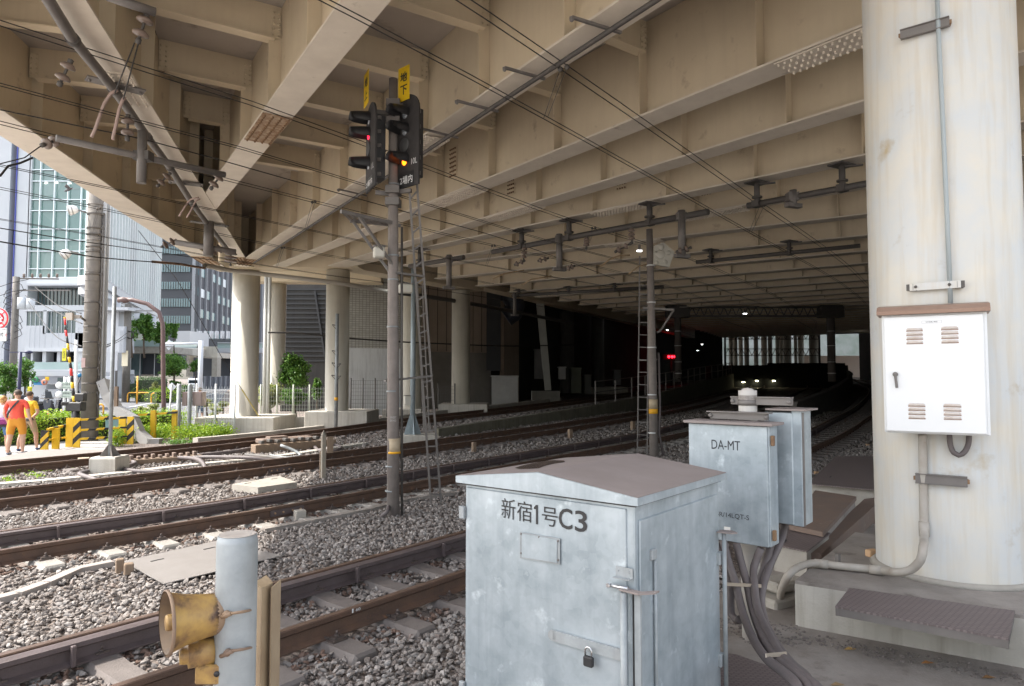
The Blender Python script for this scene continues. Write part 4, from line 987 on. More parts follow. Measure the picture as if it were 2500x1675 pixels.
# things in the dark left bays
t=thing('leaning_strut','pale steel strut leaning on a concrete block in the dark bay','strut',tuple(gpt(1345,982)))
sY=40; p0=atY(1338,724,sY); p1=atY(1343,953,sY); m=MB()
m.prism([atY(1308,724,sY),atY(1327,724,sY),atY(1346,953,sY),atY(1331,953,sY)],(0,.5,0)); m.build('strut',pm('strut_paint',(.34,.335,.30),.6,0,(.27,.27,.24),2),t)
m=MB(); q=atY(1298,955,sY);q2=atY(1366,990,sY); m.box((q.x,sY-.5,q2.z-.3),(q2.x,sY+1,q.z)); m.build('base',pm('strut_base',(.25,.235,.2),.85,0,(.18,.17,.15),2),t)
for (u0,v0,u1,v1,Y,c,lab) in ((1200,920,1265,992,37.5,(.34,.33,.31),'pale concrete enclosure wall low beside the round column'),(1364,898,1381,926,44,(.55,.55,.54),'small white cabinet on the wall right of the leaning strut'),(1394,900,1419,960,45,(.14,.15,.11),'mossy green box wall deep under the viaduct'),(1305,855,1325,925,43,(.22,.22,.22),'grey vertical panel behind the leaning strut'),(1427,917,1443,962,47,(.24,.24,.21),'tall grey cabinet between the dim columns'),(1500,905,1516,940,52,(.25,.25,.25),'pale board right of the dim lit column')):
    a=atY(u0,v0,Y);b=atY(u1,v1,Y); m=MB(); m.box((a.x,Y,b.z),(b.x,Y+.8,a.z)); m.box((a.x-.05,Y-.04,a.z),(b.x+.05,Y+.85,a.z+.07))
    m.box((a.x+.1*(b.x-a.x),Y-.015,b.z+.12*(a.z-b.z)),(b.x-.1*(b.x-a.x),Y-.002,a.z-.1*(a.z-b.z)))
    tag(m.build('utility_cabinet',pm('uc',c,.7,0,tuple(q*.75 for q in c),1.5)),lab,'cabinet')
t=thing('black_duct','large black duct bend hanging in the dark recess beyond the round column','duct',tuple(atY(1220,720,38)))
m=MB(); p=[atY(1222,712,38),atY(1240,715,38),atY(1256,735,38),atY(1254,762,38),atY(1235,775,38)]; m.tube(catmull(p,.3),.55,20); m.build('duct',pm('duct_black',(.03,.035,.05),.5),t)
m=MB(); a=atY(1188,705,37);b=atY(1222,905,37); m.box((a.x,37,b.z),(b.x,37.6,a.z)); m.build('recess_panel',blackW,t)  # black panel stands in for the shade in the recess
tubeE=emit('tube_light',(.9,.95,.6),1.2)
for i,(u,v,Y,w_) in enumerate(((978,700,27,.5),(1561,613,16,.12),(1629,806,60,.18),(1818,766,45,.26),(2097,794,75,.3),(1714,841,80,.2),(1703,856,80,.16),(1495,775,55,.3))):
    p=atY(u,v,Y); t=thing('ceiling_lamp',['white lamp hanging left of the second mast','white lamp beside the top of the middle mast ladder','tiny white lamp right of the middle mast','bright lamp hanging from the lattice truss','lamp far off beside the thick column','tiny lamp deep in the tunnel, upper','tiny lamp deep in the tunnel, lower','white floodlight above the dim columns'][i],'lamp',tuple(p),'lamps under the viaduct')
    MB().cbox(tuple(p),(w_,w_*.4,w_*.15),0,.01).build('lamp_glass',emit('lamp_white%d'%i,(.95,1,1),6),t)
    MB().lathe([(w_*.6,0),(w_*.3,w_*.3),(.03,w_*.5),(.03,w_)],tuple(p+Vector((0,0,.03))),n=12).build('lamp_shade',steelG,t)
for (u0,u1,v0,v1,Y,k) in ((1466,1471,790,870,53.2,.9),):
    pass
# red signal deep in the tunnel and its mast
p=atY(1640,871,70); t=thing('railway_signal','distant railway signal showing three red lights deep in the tunnel','signal',(p.x,70,g(p.x,70)))
m=MB(); m.box((p.x-1.0,70,p.z-.25),(p.x+.9,70.2,p.z+.25)); m.cyl((p.x,70.2,g(p.x,70)),.08,p.z-g(p.x,70),8); m.build('signal_board',blackF,t)
for u in (1633,1641,1648):
    q=atY(u,871,69.9); MB().lathe([(0,0),(.13,.0),(.13,.08),(0,.08)],(q.x,69.85,q.z),(0,1,0),12).build('red_lens',emit('red_glow%d'%u,(1,.01,.02),4),t)
# lattice gantry with its two masts
t=thing('lattice_gantry','dark lattice truss spanning the tracks deep under the viaduct','gantry',tuple(gpt(1961,935)))
gY=42; a=atY(1680,757,gY);b=atY(2030,745,gY); zt1=a.z+.2; zt0=zt1-.55; m=MB()
for yy in (gY,gY+.5):
    m.bar((a.x,yy,zt1),(b.x,yy,zt1),.07,.07); m.bar((a.x,yy,zt0),(b.x,yy,zt0),.07,.07)
n=18
for i in range(n):
    x0=a.x+(b.x-a.x)*i/n; x1=a.x+(b.x-a.x)*(i+.5)/n; x2_=a.x+(b.x-a.x)*(i+1)/n
    m.bar((x0,gY,zt0),(x1,gY,zt1),.045,.045); m.bar((x1,gY,zt1),(x2_,gY,zt0),.045,.045)
m.build('truss',steelG,t)
for (u,vb,w_) in ((1657,932,.2),(2033,932,.24)):
    p=atY(u,800,gY); zz=atY(u,vb,gY).z; MB().cyl((p.x,gY+.25,zz),w_,6.3-zz,14).build('mast',pm('mast_dark%d'%u,(.13,.11,.10),.8),t)
    MB().box((p.x-.7,gY-.1,zt0-.1),(p.x+.7,gY+.6,zt1+.1)).build('gusset_box',steelD,t)
    m=MB(); [m.tube([(p.x,gY+.25,z_),(p.x,gY+.25,z_+.04)],w_+.012,14) for z_ in (2.2,2.9,3.9,4.8)]; m.build('band',white,t)
# pale columns and lattice beyond the far end
colW=pm('far_column',(.30,.29,.25),.7)
fc=[(815,40),(850,55),(900,45),(950,50),(1030,45),(1100,60),(1150,45),(1213,40),(1250,55),(1297,80),(1368,35),(1412,60),(1522,95)]
for i,(zx,wz) in enumerate(fc):
    Y=95+(i%3)*2.5; p=atY(1550+zx/3.485,850,Y); r=wz/3.485/1667*Y/2*.8
    tag(MB().cyl((p.x,Y,0),r,8.2,16).build('far_column',colW),'pale column in daylight beyond the far end of the viaduct','column','pale columns beyond the far end')
for (v,Y,lab) in ((828,90,'upper'),(868,88,'lower')):
    t=thing('lattice_gantry','dark lattice truss silhouetted against the far daylight, %s one'%lab,'gantry',tuple(atY(1775,v,Y)),'trusses at the far end')
    a=atY(1770,v,Y);b=atY(2000,v-4,Y); m=MB()
    for z_ in (a.z,a.z+.85): m.bar((a.x,Y,z_),(b.x,Y,z_),.1,.1)
    for i in range(14):
        x0=a.x+(b.x-a.x)*i/14;x1=a.x+(b.x-a.x)*(i+1)/14; m.bar((x0,Y,a.z),((x0+x1)/2,Y,a.z+.85),.07,.07); m.bar(((x0+x1)/2,Y,a.z+.85),(x1,Y,a.z),.07,.07)
    m.bar((a.x,Y,0),(a.x,Y,a.z+1),.2,.2);m.bar((b.x,Y,0),(b.x,Y,a.z+1),.2,.2); m.build('truss',steelD,t)
tag(MB().box((20,128,0),(90,132,14)).build('pale_building',pm('pale_bld',(.30,.32,.32),.8,0,(.12,.16,.13),.3)),'pale building front seen beyond the far end of the viaduct','building')
tag(MB().box((44,104,0),(60,104.4,5.2)).build('beige_wall',pm('beige_wall',(.42,.33,.27),.8)),'beige wall in daylight beyond the far right opening','wall')

# ================================================================= overhead line
t_names=[('overhead line above the nearest track',P1),('overhead line above the second track',P2),('overhead line above the third track',P3),('overhead line above the farthest track',P4)]
def lines(P,o,zc,d0,d1,r,sag=0,span=9):
    pts=[];d=d0
    while d<d1:
        p,h=P.off(d,o); s=((d-d0)%span)/span; pts.append((p.x,p.y,zc+g(p.x,p.y)*.6-sag*4*s*(1-s))); d+=1.5
    return pts
for k,(lab,P) in enumerate(t_names):
    t=thing('overhead_line',lab+', twin contact wires under twin messenger wires','wires',(*P.at(8)[0],5.3),'overhead lines of the four tracks')
    for (o,zc,r,nm) in ((-.03,5.28,.006,'contact_wire'),(.03,5.29,.006,'contact_wire'),(.22,5.86,.007,'messenger_wire'),(.32,5.88,.007,'messenger_wire')):
        MB().tube(lines(P,o,zc,1.5,80,r),r,5,False).build(nm,wireM,t,fix=False)
    for d in (5.4+k*1.3,10.4+k,16.5+k,25):
        for (o1,o2) in ((-.03,.22),(.03,.32)):
            a,_=P.off(d,o1);b,_=P.off(d,o2); zg=g(a.x,a.y)*.6; m=MB(); m.tube([(a.x,a.y,5.29+zg),(b.x,b.y,5.86+zg)],.004,5); m.lathe([(0,-.04),(.03,-.02),(.035,.01),(0,.04)],(b.x,b.y,5.86+zg),n=8); m.build('dropper',steelD,t,fix=False)
# extra feeders seen at the left
def cable_px(label,pts,r,m=wireM,name='feeder_cable',sagn=0,group=None,cat='cable'):
    P=[atY(*q) for q in pts]; o=tag(MB().tube(catmull(P,1.0),r,6,False).build(name,m,fix=False),label,cat); 
    if group: o['group']=group
    return o
cable_px('dark feeder cable crossing the upper left below the diagonal girder',[(0,268,8.9),(350,340,10),(700,437,12),(1000,520,15),(1250,590,19),(1500,680,27)],.009)
cable_px('thin cable passing the concrete utility pole at mid height',[(0,557,12),(190,588,14),(400,618,17),(620,650,22)],.010)
cable_px('thin twin cable in front of the glass building, ending at the brown tube',[(0,590,12),(235,628,15),(380,640,17)],.014)
cable_px('brown sleeve tube on the low cable left of the first round column',[(372,639,17),(440,645,18),(500,655,19.5)],.035,pm('sleeve_brown',(.22,.13,.08),.6),'cable_sleeve')
cable_px('thin guy wire slanting down to the foot of the first round column',[(338,563,23.2),(430,680,23.6),(540,870,24.2),(590,950,24.4)],.012,wireM,'guy_wire')
cable_px('yellow guarded lower end of the guy wire at the round column',[(590,950,24.4),(632,1017,24.45)],.022,pm('guard_yellow',(.5,.38,.12),.6),'wire_guard')
cable_px('pale grey pipe crossing in front of the round columns below the girders',[(500,648,22),(560,660,23.5),(700,676,24.3),(820,690,24.6),(945,711,27)],.085,pm('pipe_pale',(.42,.385,.33),.6),'cross_pipe',cat='pipe')
cable_px('dark lagged pipe continuing behind the signal mast into the shade',[(945,711,27),(1100,733,31),(1250,760,36),(1400,790,42)],.10,steelD,'cross_pipe',cat='pipe')
cable_px('black bundled cable strung from the drain pipes across to the dark bays',[(655,812,26.5),(720,812,26.6),(820,823,27),(950,833,28),(1120,841,33),(1250,845,37),(1400,842,42)],.035,wireM,'strung_cable')
# grey pipe along the diagonal girder
big=[(100,-30),(118,0),(178,96),(277,217),(360,335),(414,408),(472,500),(523,568),(558,612)]
P=[onZ(u,v,5.86) for u,v in big]
t=thing('overhead_pipe','fat grey pipe slung under the diagonal girder at the upper left','pipe',tuple(P[3]))
MB().tube(catmull(P,.5),.062,14).build('pipe',steelG,t,fix=False)
m=MB()
for i in (2,3,4,5,6): m.tube([P[i]+(P[i+1]-P[i]).normalized()*-.04,P[i]+(P[i+1]-P[i]).normalized()*.04],.075,14)
m.build('collar',steelD,t)
for (u0,v0,u1,v1) in ((210,190,352,226),(411,443,495,453),(465,540,556,553)):
    a=onZ(u0,v0,5.955);b=onZ(u1,v1,5.955); m=MB(); m.bar(a,b,.2,.02); m.bolt(a+(b-a)*.06,(0,0,-1),.02,.04); m.bolt(a+(b-a)*.94,(0,0,-1),.02,.04); m.build('strap_plate',steelG,t)
def insulator(label,pts,r=.085,n=2,group='insulators'):
    """discs strung between two points"""
    a,b=Vector(pts[0]),Vector(pts[1]); ax=(b-a); L=ax.length; ax.normalize()
    t=thing('insulator',label,'insulator',tuple(a),group); m=MB()
    for k in range(n):
        h=L*(.25+.5*k/max(1,n-1)); m.lathe([(.02,h-.05),(.05,h-.04),(r,h-.012),(r*1.0,h+.012),(r*.6,h+.02),(.02,h+.03)],a,ax,20)
    m.build('porcelain_disc',porcel,t); m=MB(); m.tube([a,b],.016,8); m.lathe([(0,-.03),(.03,-.02),(.03,.03),(0,.04)],a,ax,8); m.lathe([(0,-.03),(.03,-.02),(.03,.03),(0,.04)],b,ax,8); m.build('pin',steelD,t)
z1=lambda a,b,Y:atY(a/3.136,b/3.136,Y)
insulator('double disc insulator hanging at the top left from the grey arm',(z1(1125,110,7.3),z1(1060,310,7.3)),.085)
insulator('double disc insulator left of the fat grey pipe',(z1(540,470,7.6),z1(460,640,7.6)),.08)
insulator('double disc insulator under the fat grey pipe with two pink hoses',(z1(980,890,8.6),z1(975,1060,8.6)),.075)
insulator('double disc insulator on the left end of the long grey bar',(z1(440,1070,9.0),z1(330,1110,8.8)),.075)
insulator('double disc insulator on the right end of the long grey bar',(z1(1690,1340,10.6),z1(1620,1440,10.6)),.08)
insulator('double disc insulator under the lower part of the fat grey pipe',(z1(1300,1330,12),z1(1210,1420,12)),.085)
z3=lambda a,b,Y:atY(a/3.136,350+b/3.136,Y)
insulator('pair of disc insulators left of the lower drop tube',(z3(1345,740,17),z3(1240,790,17)),.10)
insulator('disc insulator right of the lower drop tube, above the round column',(z3(1700,800,17.5),z3(1620,830,17.5)),.12)
insulator('stacked disc insulators at the head of the round column',(z3(1770,820,17.6),z3(1765,930,17.6)),.15,3)
t=thing('support_arm','grey steel arm at the very top left holding an insulator','arm',tuple(z1(1150,60,7.3))); MB().tube([z1(820,-30,7.0),z1(1190,95,7.3)],.05,10).build('tube',steelG,t)
MB().tube([z1(1130,100,7.3),z1(1128,130,7.3)],.02,8).build('shackle',steelD,t)
for i,(q0,q1) in enumerate((((1030,330),(880,710)),((1060,330),(945,760)))):
    tag(MB().tube([z1(*q0,7.4),z1(*q1,8.1)],.008,6).build('stay_wire',wireM),'stay wire below the top insulator, %s strand'%('left','right')[i],'wire','stay wires below the top insulator')
pink=pm('hose_pink',(.40,.29,.25),.6)
for i,ps in enumerate((((900,690),(850,715),(800,790),(760,900),(725,1000),(700,1050)),((960,740),(940,765),(915,830),(890,950),(868,1040),(865,1070)))):
    tag(MB().tube(catmull([z1(a,b,8.4) for a,b in ps],.08),.020,8).build('hose',pink,fix=False),'pink brown hose hanging by the fat pipe, %s one'%('left','right')[i],'hose','hoses by the fat pipe')
for i,ps in enumerate((((1520,415),(1460,430),(1420,480),(1370,560)),((1530,425),(1500,440),(1470,500),(1430,570)))):
    tag(MB().tube(catmull([z3(a,b,13.5) for a,b in ps],.08),.018,8).build('hose',pink,fix=False),'pale hose below the long grey bar near the V of the girders, %s one'%('left','right')[i],'hose','hoses by the fat pipe')
a=onZ(137,337,5.15);b=onZ(549,427,5.15)
t=thing('cantilever_bar','long grey bar with a drop tube crossing below the left girders','bar',tuple((a+b)/2)); MB().tube([a,b],.048,12).build('bar',steelG,t)
c_=onZ(354,384,5.15); MB().tube([(c_.x,c_.y-.08,5.5),(c_.x,c_.y-.08,4.75)],.065,14).build('drop_tube',steelG,t); m=MB(); m.cbox((c_.x,c_.y-.04,5.15),(.22,.16,.13)); m.build('clamp',steelD,t)
cable_px('taut grey wire rope from the bar insulator out to the left edge',[(106,352,8.8),(60,385,8.6),(0,400,8.5)],.008)
cable_px('thick grey cable drooping at the left edge under the edge girder',[(0,430,8.4),(20,405,8.5),(50,398,8.6),(80,385,8.7)],.014)
a=atY(430,592,17);b=atY(575,615,17.2); t=thing('cantilever_bar','shorter grey bar with a drop tube near the head of the first round column','bar',tuple(a)); MB().tube([a,b],.07,12).build('bar',steelG,t); c_=atY(510,560,17); MB().tube([(c_.x,17,c_.z+.2),(c_.x,17,atY(510,625,17).z)],.12,14).build('drop_tube',steelG,t)
# dark pipe along the second girder and its clips
P=[onZ(u,v,5.88) for u,v in ((1640,-25),(1600,2),(1300,198),(1024,380),(839,500),(700,590),(620,642))]
tag(MB().tube(P,.032,10).build('girder_pipe',steelD),'dark pipe following the right edge of the second girder','pipe')
for i,(u0,v0,u1,v1) in enumerate(((1396,42,1516,80),(1232,165,1330,193),(1115,246,1216,272),(1025,313,1118,336),(826,462,895,478))):
    a=onZ(u0,v0,5.955);b=onZ(u1,v1,5.955); tag(MB().bar(a,b,.035,.03).bolt(a,(0,0,-1),.03,.05).build('pipe_clip',steelG),'steel clip bar under the second girder, number %s from the camera'%('one','two','three','four','five')[i],'clip','clip bars under the second girder')
# pipes hung from the ceiling at the right
def hung(label,q0,q1,z,r,hang,drops,name='hung_pipe'):
    a=onZ(*q0,z);b=onZ(*q1,z); t=thing(name,label,'pipe',tuple((a+b)/2),'pipes hung below the girders'); MB().tube([a,b],r,12).build('pipe',steelD,t)
    for s in hang:
        p=a.lerp(b,s); m=MB(); m.cyl((p.x,p.y,z+r*.5),r*.95,5.98-z-r*.5,12); m.cbox((p.x,p.y,5.93),(.42,.30,.03),.5); m.cbox((p.x,p.y,z),(.16,.16,.14),.5); m.tube([(p.x,p.y,z+.12),(p.x,p.y,z+.15)],r*1.7,14); m.bar((p.x,p.y,5.9),(p.x+.33,p.y-.12,5.9),.05,.03); m.build('hanger',steelD,t)
    for s,L in drops:
        p=a.lerp(b,s); m=MB(); m.cyl((p.x,p.y-.09,z-L),r*1.15,L+.12,14); m.cbox((p.x,p.y-.04,z),(.2,.2,.16)); m.cbox((p.x,p.y-.09,z-L),(.35,.12,.08),.4); m.build('drop_tube',steelG,t)
hung('long grey pipe hung on brackets under the girders right of the signal mast',(1203,615),(1729,517),5.5,.07,(.17,.42,.78),((.37,.78),(.9,.88)))
hung('grey pipe on brackets reaching behind the thick column',(1825,502),(2160,440),5.5,.06,(.08,.72),((.35,.18),))
hung('short grey pipe with a round end left of the ladder top',(1000,650),(1132,628),5.45,.07,(.2,),((.75,.85),))
hung('faint pipe in the deep shade above the leaning strut',(1250,722),(1620,700),5.7,.07,(.05,.4,.7),((.02,.9),))
hung('faint pipe high in the shade right of the middle mast',(1700,640),(2100,600),5.6,.06,(.1,.6),())
dz3=lambda a,b,Y:atY(1050+a/3.136,350+b/3.136,Y)
for i,(A_,B_,lab) in enumerate((((725,780,17),(715,900,17),'brown insulator cluster below the long hung pipe, left'),((1540,640,14.5),(1545,760,14.5),'cone shaped hanger below the long hung pipe'),((1200,720,15.5),(1195,800,15.5),'stack of discs under the middle of the long hung pipe'))):
    insulator(lab,(dz3(*A_),dz3(*B_)),.07,3,'insulators of the hung pipe')
for i,(A_,B_) in enumerate((((650,930,17),(720,900,17)),((830,900,17.5),(900,880,17.5)),((1050,960,17),(1100,940,17)),((1420,830,14.5),(1530,770,14.5)),((1890,830,14.2),(1990,800,14.2)))):
    insulator('brown tension insulator pair on a registration arm, number %s from the left'%('one','two','three','four','five')[i],(dz3(*A_),dz3(*B_)),.07,2,'registration arm insulators')
goldM=pm('arm_gold',(.36,.25,.14),.5,.3)
for i,ps in enumerate((((480,1040),(560,1000),(640,985),(720,970)),((700,1085),(780,1040),(850,1030),(930,1015)),((1310,940),(1380,885),(1450,860),(1530,855)),((1520,1000),(1600,940),(1660,925)))):
    tag(MB().tube(catmull([dz3(a,b,18-(2.5 if i>1 else 0)) for a,b in ps],.2),.018,6).build('registration_arm',goldM,fix=False),['thin golden registration arm low and far left','thin golden registration arm just right of the leftmost','thin golden registration arm left of the middle mast top','thin golden registration arm touching the middle mast'][i],'arm','registration arms')
# ================================================================= signal mast with two signals
MX,MY=-1.71,9.95; mz=atY(955,193,MY).z
t=thing('signal_mast','concrete mast standing in the ballast carrying two black railway signals','mast',(MX,MY,0)); mast=t
MB().tube([(MX,MY,-.2),(MX-.03,MY,3),(MX-.055,MY,mz)],[.092,.08,.064],24).build('pole',mastM,t)
m=MB()
for v in (322,452,626,685,800,957,1140,1200): 
    z_=atY(960,v,MY).z; m.tube([(MX-.03,MY,z_),(MX-.03,MY,z_+.022)],.092 if z_<3 else .084,20)
m.build('band',galvP,t)
bandO=pm('mast_label_orange',(.85,.42,.02),.5); bandC=pm('mast_label_cream',(.5,.40,.27),.6,0,(.42,.33,.22),20)
z_=atY(960,1107,MY).z; z2_=atY(960,1070,MY).z; m=MB(); m.tube([(MX,MY,z_),(MX-.002,MY,z2_)],.0935,24); m.build('paper_band',bandC,t); m=MB(); m.tube([(MX,MY,z_),(MX,MY,z_+.03)],.0955,24); m.build('orange_band',bandO,t)
for k,(tx,v) in enumerate((('59-0257',1018),('59-4.3',1026))): fit_text(tx,pm('chalk%d'%k,(.5,.48,.45),.8),t,Vector((MX+.0,MY-.0885,atY(960,v,MY).z)),(1,0,0),(0,0,1),.09,.03)
MB().tube([(MX+.12,MY+.02,.0),(MX+.10,MY,2.5),(MX+.09,MY,4.2)],.018,8).build('conduit',steelD,t)
# ladder
def ladder(label,b0,b1,t0,t1,n,rw=.035,name='ladder',m=steelG,group='steel ladders',ties=()):
    th=thing(name,label,'ladder',tuple((Vector(b0)+Vector(b1))/2),group); b0,b1,t0,t1=map(Vector,(b0,b1,t0,t1))
    for a,b in ((b0,t0),(b1,t1)): MB().bar(a,b,rw,rw*.6,up=(0,1,0)).build('side_rail',m,th,fix=False)
    for k in range(n):
        s=(k+.6)/n; MB().bar(b0.lerp(t0,s),b1.lerp(t1,s),rw*.7,rw*.5,up=(0,1,0)).build('rung',m,th,fix=False)
    for (p,q) in ties: MB().bar(p,q,.06,.03).build('tie_bar',m,th,fix=False)
    return th
ladder('tall steel ladder leaning beside the signal mast',atY(1052,1228,10.7),atY(1077,1231,10.8),atY(1000,470,9.95),atY(1018,448,9.95),19,.032,ties=[(atY(940,930,9.95),atY(1054,918,10.4)),(atY(965,666,9.9),atY(1035,675,10.2))])
# platform arm
z_=4.25; t=thing('platform_arm','slatted triangular steel platform arm high on the left of the signal mast','platform',(MX,MY,z_))
m=MB(); A_=Vector((MX,MY,z_)); B_=atY(832,536,9.2); C_=atY(855,545,9.75); B_.z=C_.z=z_
m.bar(A_,B_,.04,.05); m.bar(A_+Vector((.05,.12,0)),C_,.04,.05)
for k in range(9): s=k/9+.08; m.bar(A_.lerp(B_,s),(A_+Vector((.05,.12,0))).lerp(C_,s),.05,.012)
m.build('frame',steelG,t); m=MB(); m.bar(C_.lerp(A_,.05),A_+Vector((-.06,0,-.75)),.035,.035); m.bar(B_.lerp(A_,.3),A_+Vector((-.03,-.05,-.62)),.035,.035); m.build('brace',steelG,t)
creamB=pm('cream_box',(.55,.52,.45),.5)
for i,(u,v,s,lab) in enumerate(((925,617,(.16,.16,.16),'small cream floodlight left of the mast below the platform arm'),(990,705,(.2,.14,.13),'cream box right of the mast beside the ladder'),(996,978,(.11,.08,.14),'small grey instrument box low behind the mast'))):
    Y=9.8 if i==0 else (20.3 if i==2 else 13); k_=1 if i==0 else (2.0 if i==2 else 1.3); p=atY(u,v,Y); o_=MB(); o_.cbox(tuple(p),tuple(q*k_ for q in s),.3,.02); tt=thing('equipment_box',lab,'equipment box',tuple(p)); o_.build('case',creamB,tt); MB().cbox((p.x,p.y,p.z+s[2]*k_*.55),(s[0]*k_*1.1,s[1]*k_*1.1,.015),.3).build('lid',steelG,tt)
# signals
lensW=pm('lens_glass',(.42,.45,.48),.15,0,(.15,.16,.18),60,contrast=.2,spec=1)
discM=pm('blank_disc',(.07,.07,.07),.6)
def signal(label,P0,az,zs,top,bot,xl,xr,lens,sign,num,zo,side,texts):
    ex=Vector((math.sin(az),math.cos(az),0)); 
    if ex.x<0: ex=-ex
    n=Vector((ex.y,-ex.x,0)); 
    if n.y>0: n=-n
    t=thing('railway_signal',label,'signal',tuple(P0),'railway signals on the signal mast')
    def L(x,d,z): return Vector((P0.x,P0.y,0))+ex*x+n*d+Vector((0,0,z))
    wdt=xr-xl; xc=(xl+xr)/2; rad=wdt/2; zz=top-rad
    out=[(xl,bot),(xr,bot)]+[(xc+rad*math.cos(R(a)),zz+rad*math.sin(R(a))) for a in range(0,181,15)]
    MB().prism([L(x,0,z) for x,z in out],-n*.03).build('backboard',blackF,t)
    m=MB(); m.prism([L(xc-.13,-.031,bot+.15),L(xc+.13,-.031,bot+.15),L(xc+.13,-.031,top-.2),L(xc-.13,-.031,top-.2)],-n*.16); h=m.build('housing',black,t)
    m=MB()
    for k in range(5): 
        q=L(xc+.14,-.1,bot+.2+k*(top-bot-.45)/4); m.cbox(tuple(q),(.05,.05,.05))
    m.build('latch',steelG,h)
    for (z,kind) in zs:
        c=L(zo,.001,z)
        if kind=='blank': MB().lathe([(.0,0),(.105,0),(.105,.012),(.095,.018),(0,.02)],c,n,28).build('blank_disc',discM,t); continue
        mt={'w':lensW,'r':emit('signal_red',(1,.01,.04),1.3,(.5,.02,.04)),'o':emit('signal_orange',(1,.16,.005),1.8,(.6,.2,.02))}[kind]
        dn=Vector((0,0,-1))
        ln=MB().lathe([(0,.012),(.045,.012),(.052,.002)],c+dn*.035,n,20); ln.build('lens',mt,t)
        # hood: arc of 250 degrees sloping forward
        m=MB(); V=[];F_=[];na=20
        for j,(d,r,sp) in enumerate(((0,.108,1.0),(.10,.106,.95),(.2,.102,.86),(.28,.096,.72))):
            for k in range(na+1):
                a=R(90-125*sp+250*sp*k/na); 
                for rr in (r,r-.006): p=c+ex*math.cos(a)*rr+Vector((0,0,math.sin(a)*rr))+n*d+dn*d*.12; V.append(tuple(p))
        w2=(na+1)*2
        for j in range(3):
            for k in range(na):
                for s_ in (0,1):
                    a0=j*w2+k*2+s_; F_.append((a0,a0+2,a0+w2+2,a0+w2))
        for k in range(na): a0=3*w2+k*2; F_.append((a0,a0+1,a0+3,a0+2))
        m.smooth=True; m.add(V,F_); m.build('hood',black,t,fix=False)
    # yellow board on top
    (sx0,sx1,sz0,sz1,ch)=sign
    m=MB(); m.prism([L(sx0,.03,sz0),L(sx1,.03,sz0),L(sx1,.03,sz1),L(sx0,.03,sz1)],-n*.006); sb=m.build('yellow_board',signY,t)
    w_=(sx1-sx0)*.62; hh=(sz1-sz0)
    for k,c_ in enumerate(ch): fit_text(c_,black,sb,L((sx0+sx1)/2,.0305,sz1-hh*(.30+.38*k)),ex,(0,0,1),w_,hh*.28,.03)
    (px0,px1,pz0,pz1,tx)=texts
    m=MB(); m.prism([L(px0,.006,pz0),L(px1,.006,pz0),L(px1,.006,pz1),L(px0,.006,pz1)],-n*.004); pb=m.build('name_plate',black,t)
    fit_text(tx,white,pb,L((px0+px1)/2,.0065,(pz0+pz1)/2),ex,(0,0,1),(px1-px0)*.86,(pz1-pz0)*.55,.01)
    fit_text(num[0],white,t,L(num[1],.0015,num[2]),ex,(0,0,1),.13,.085,.0)
    # arms to the mast
    m=MB(); 
    for z in (bot-.04,top-.12): 
        q=L(xc,-.08,z); m.bar(q,(MX-.04,MY,z),.05,.06); m.cbox((MX-.04,MY,z+(.02 if az<-.6 else -.13)),(.20,.24,.11))
    m.build('bracket_arm',steelG,t)
    return ex,n,L
zz6=lambda a,b:(840+a/4.2375,130+b/4.2375)
def head(label,az,anchor,Y,edges,top_v,bot_v,mods,zo_a,sign_px,num,plate_px,tx,ch):
    u,v=zz6(*anchor); P0=atY(u,v,Y); ex=Vector((math.sin(az),math.cos(az),0)); ex=-ex if ex.x<0 else ex; n=Vector((ex.y,-ex.x,0)); n=-n if n.y>0 else n
    def loc(a,b):
        p=onpl(*zz6(a,b),P0,n); return (p-P0).dot(ex),p.z
    xl=loc(edges[0],anchor[1])[0]; xr=loc(edges[1],anchor[1])[0]
    mid=(edges[0]+edges[1])/2
    zs=[(loc(zo_a,b)[1],k) for b,k in mods]
    s0=loc(sign_px[0],(sign_px[1]+sign_px[3])/2); s1=loc(sign_px[2],(sign_px[1]+sign_px[3])/2); st=loc((sign_px[0]+sign_px[2])/2,sign_px[1])[1]; sb=loc((sign_px[0]+sign_px[2])/2,sign_px[3])[1]
    p0=loc(plate_px[0],plate_px[1]+50)[0];p1=loc(plate_px[2],plate_px[1]+50)[0];pm_=(plate_px[0]+plate_px[2])/2
    nu=loc(num[1],num[2])
    signal(label,P0,az,zs,loc(mid,top_v)[1],loc(mid,bot_v)[1],xl,xr,None,(s0[0],s1[0],sb,st,ch),(num[0],nu[0],nu[1]),loc(zo_a,anchor[1])[0],None,(p0,p1,loc(pm_,plate_px[3])[1],loc(pm_,plate_px[1])[1],tx))
head('right hand black signal with an orange light under a yellow board reading 地下',R(-47.5),(770,900),9.64,(542,770),430,1380,[(620,'w'),(790,'w'),(950,'blank'),(1100,'o')],628,(578,147,692,497),('10L',727,1110),(572,1232,722,1385),'2場内','地下')
head('left hand black signal with a red light under a narrow yellow board reading 地上',R(-25),(318,900),9.6,(228,320),520,1400,[(680,'w'),(835,'r'),(985,'blank'),(1140,'w')],256,(226,205,272,545),('11L',296,1160),(230,1285,300,1400),'2場内','地上')
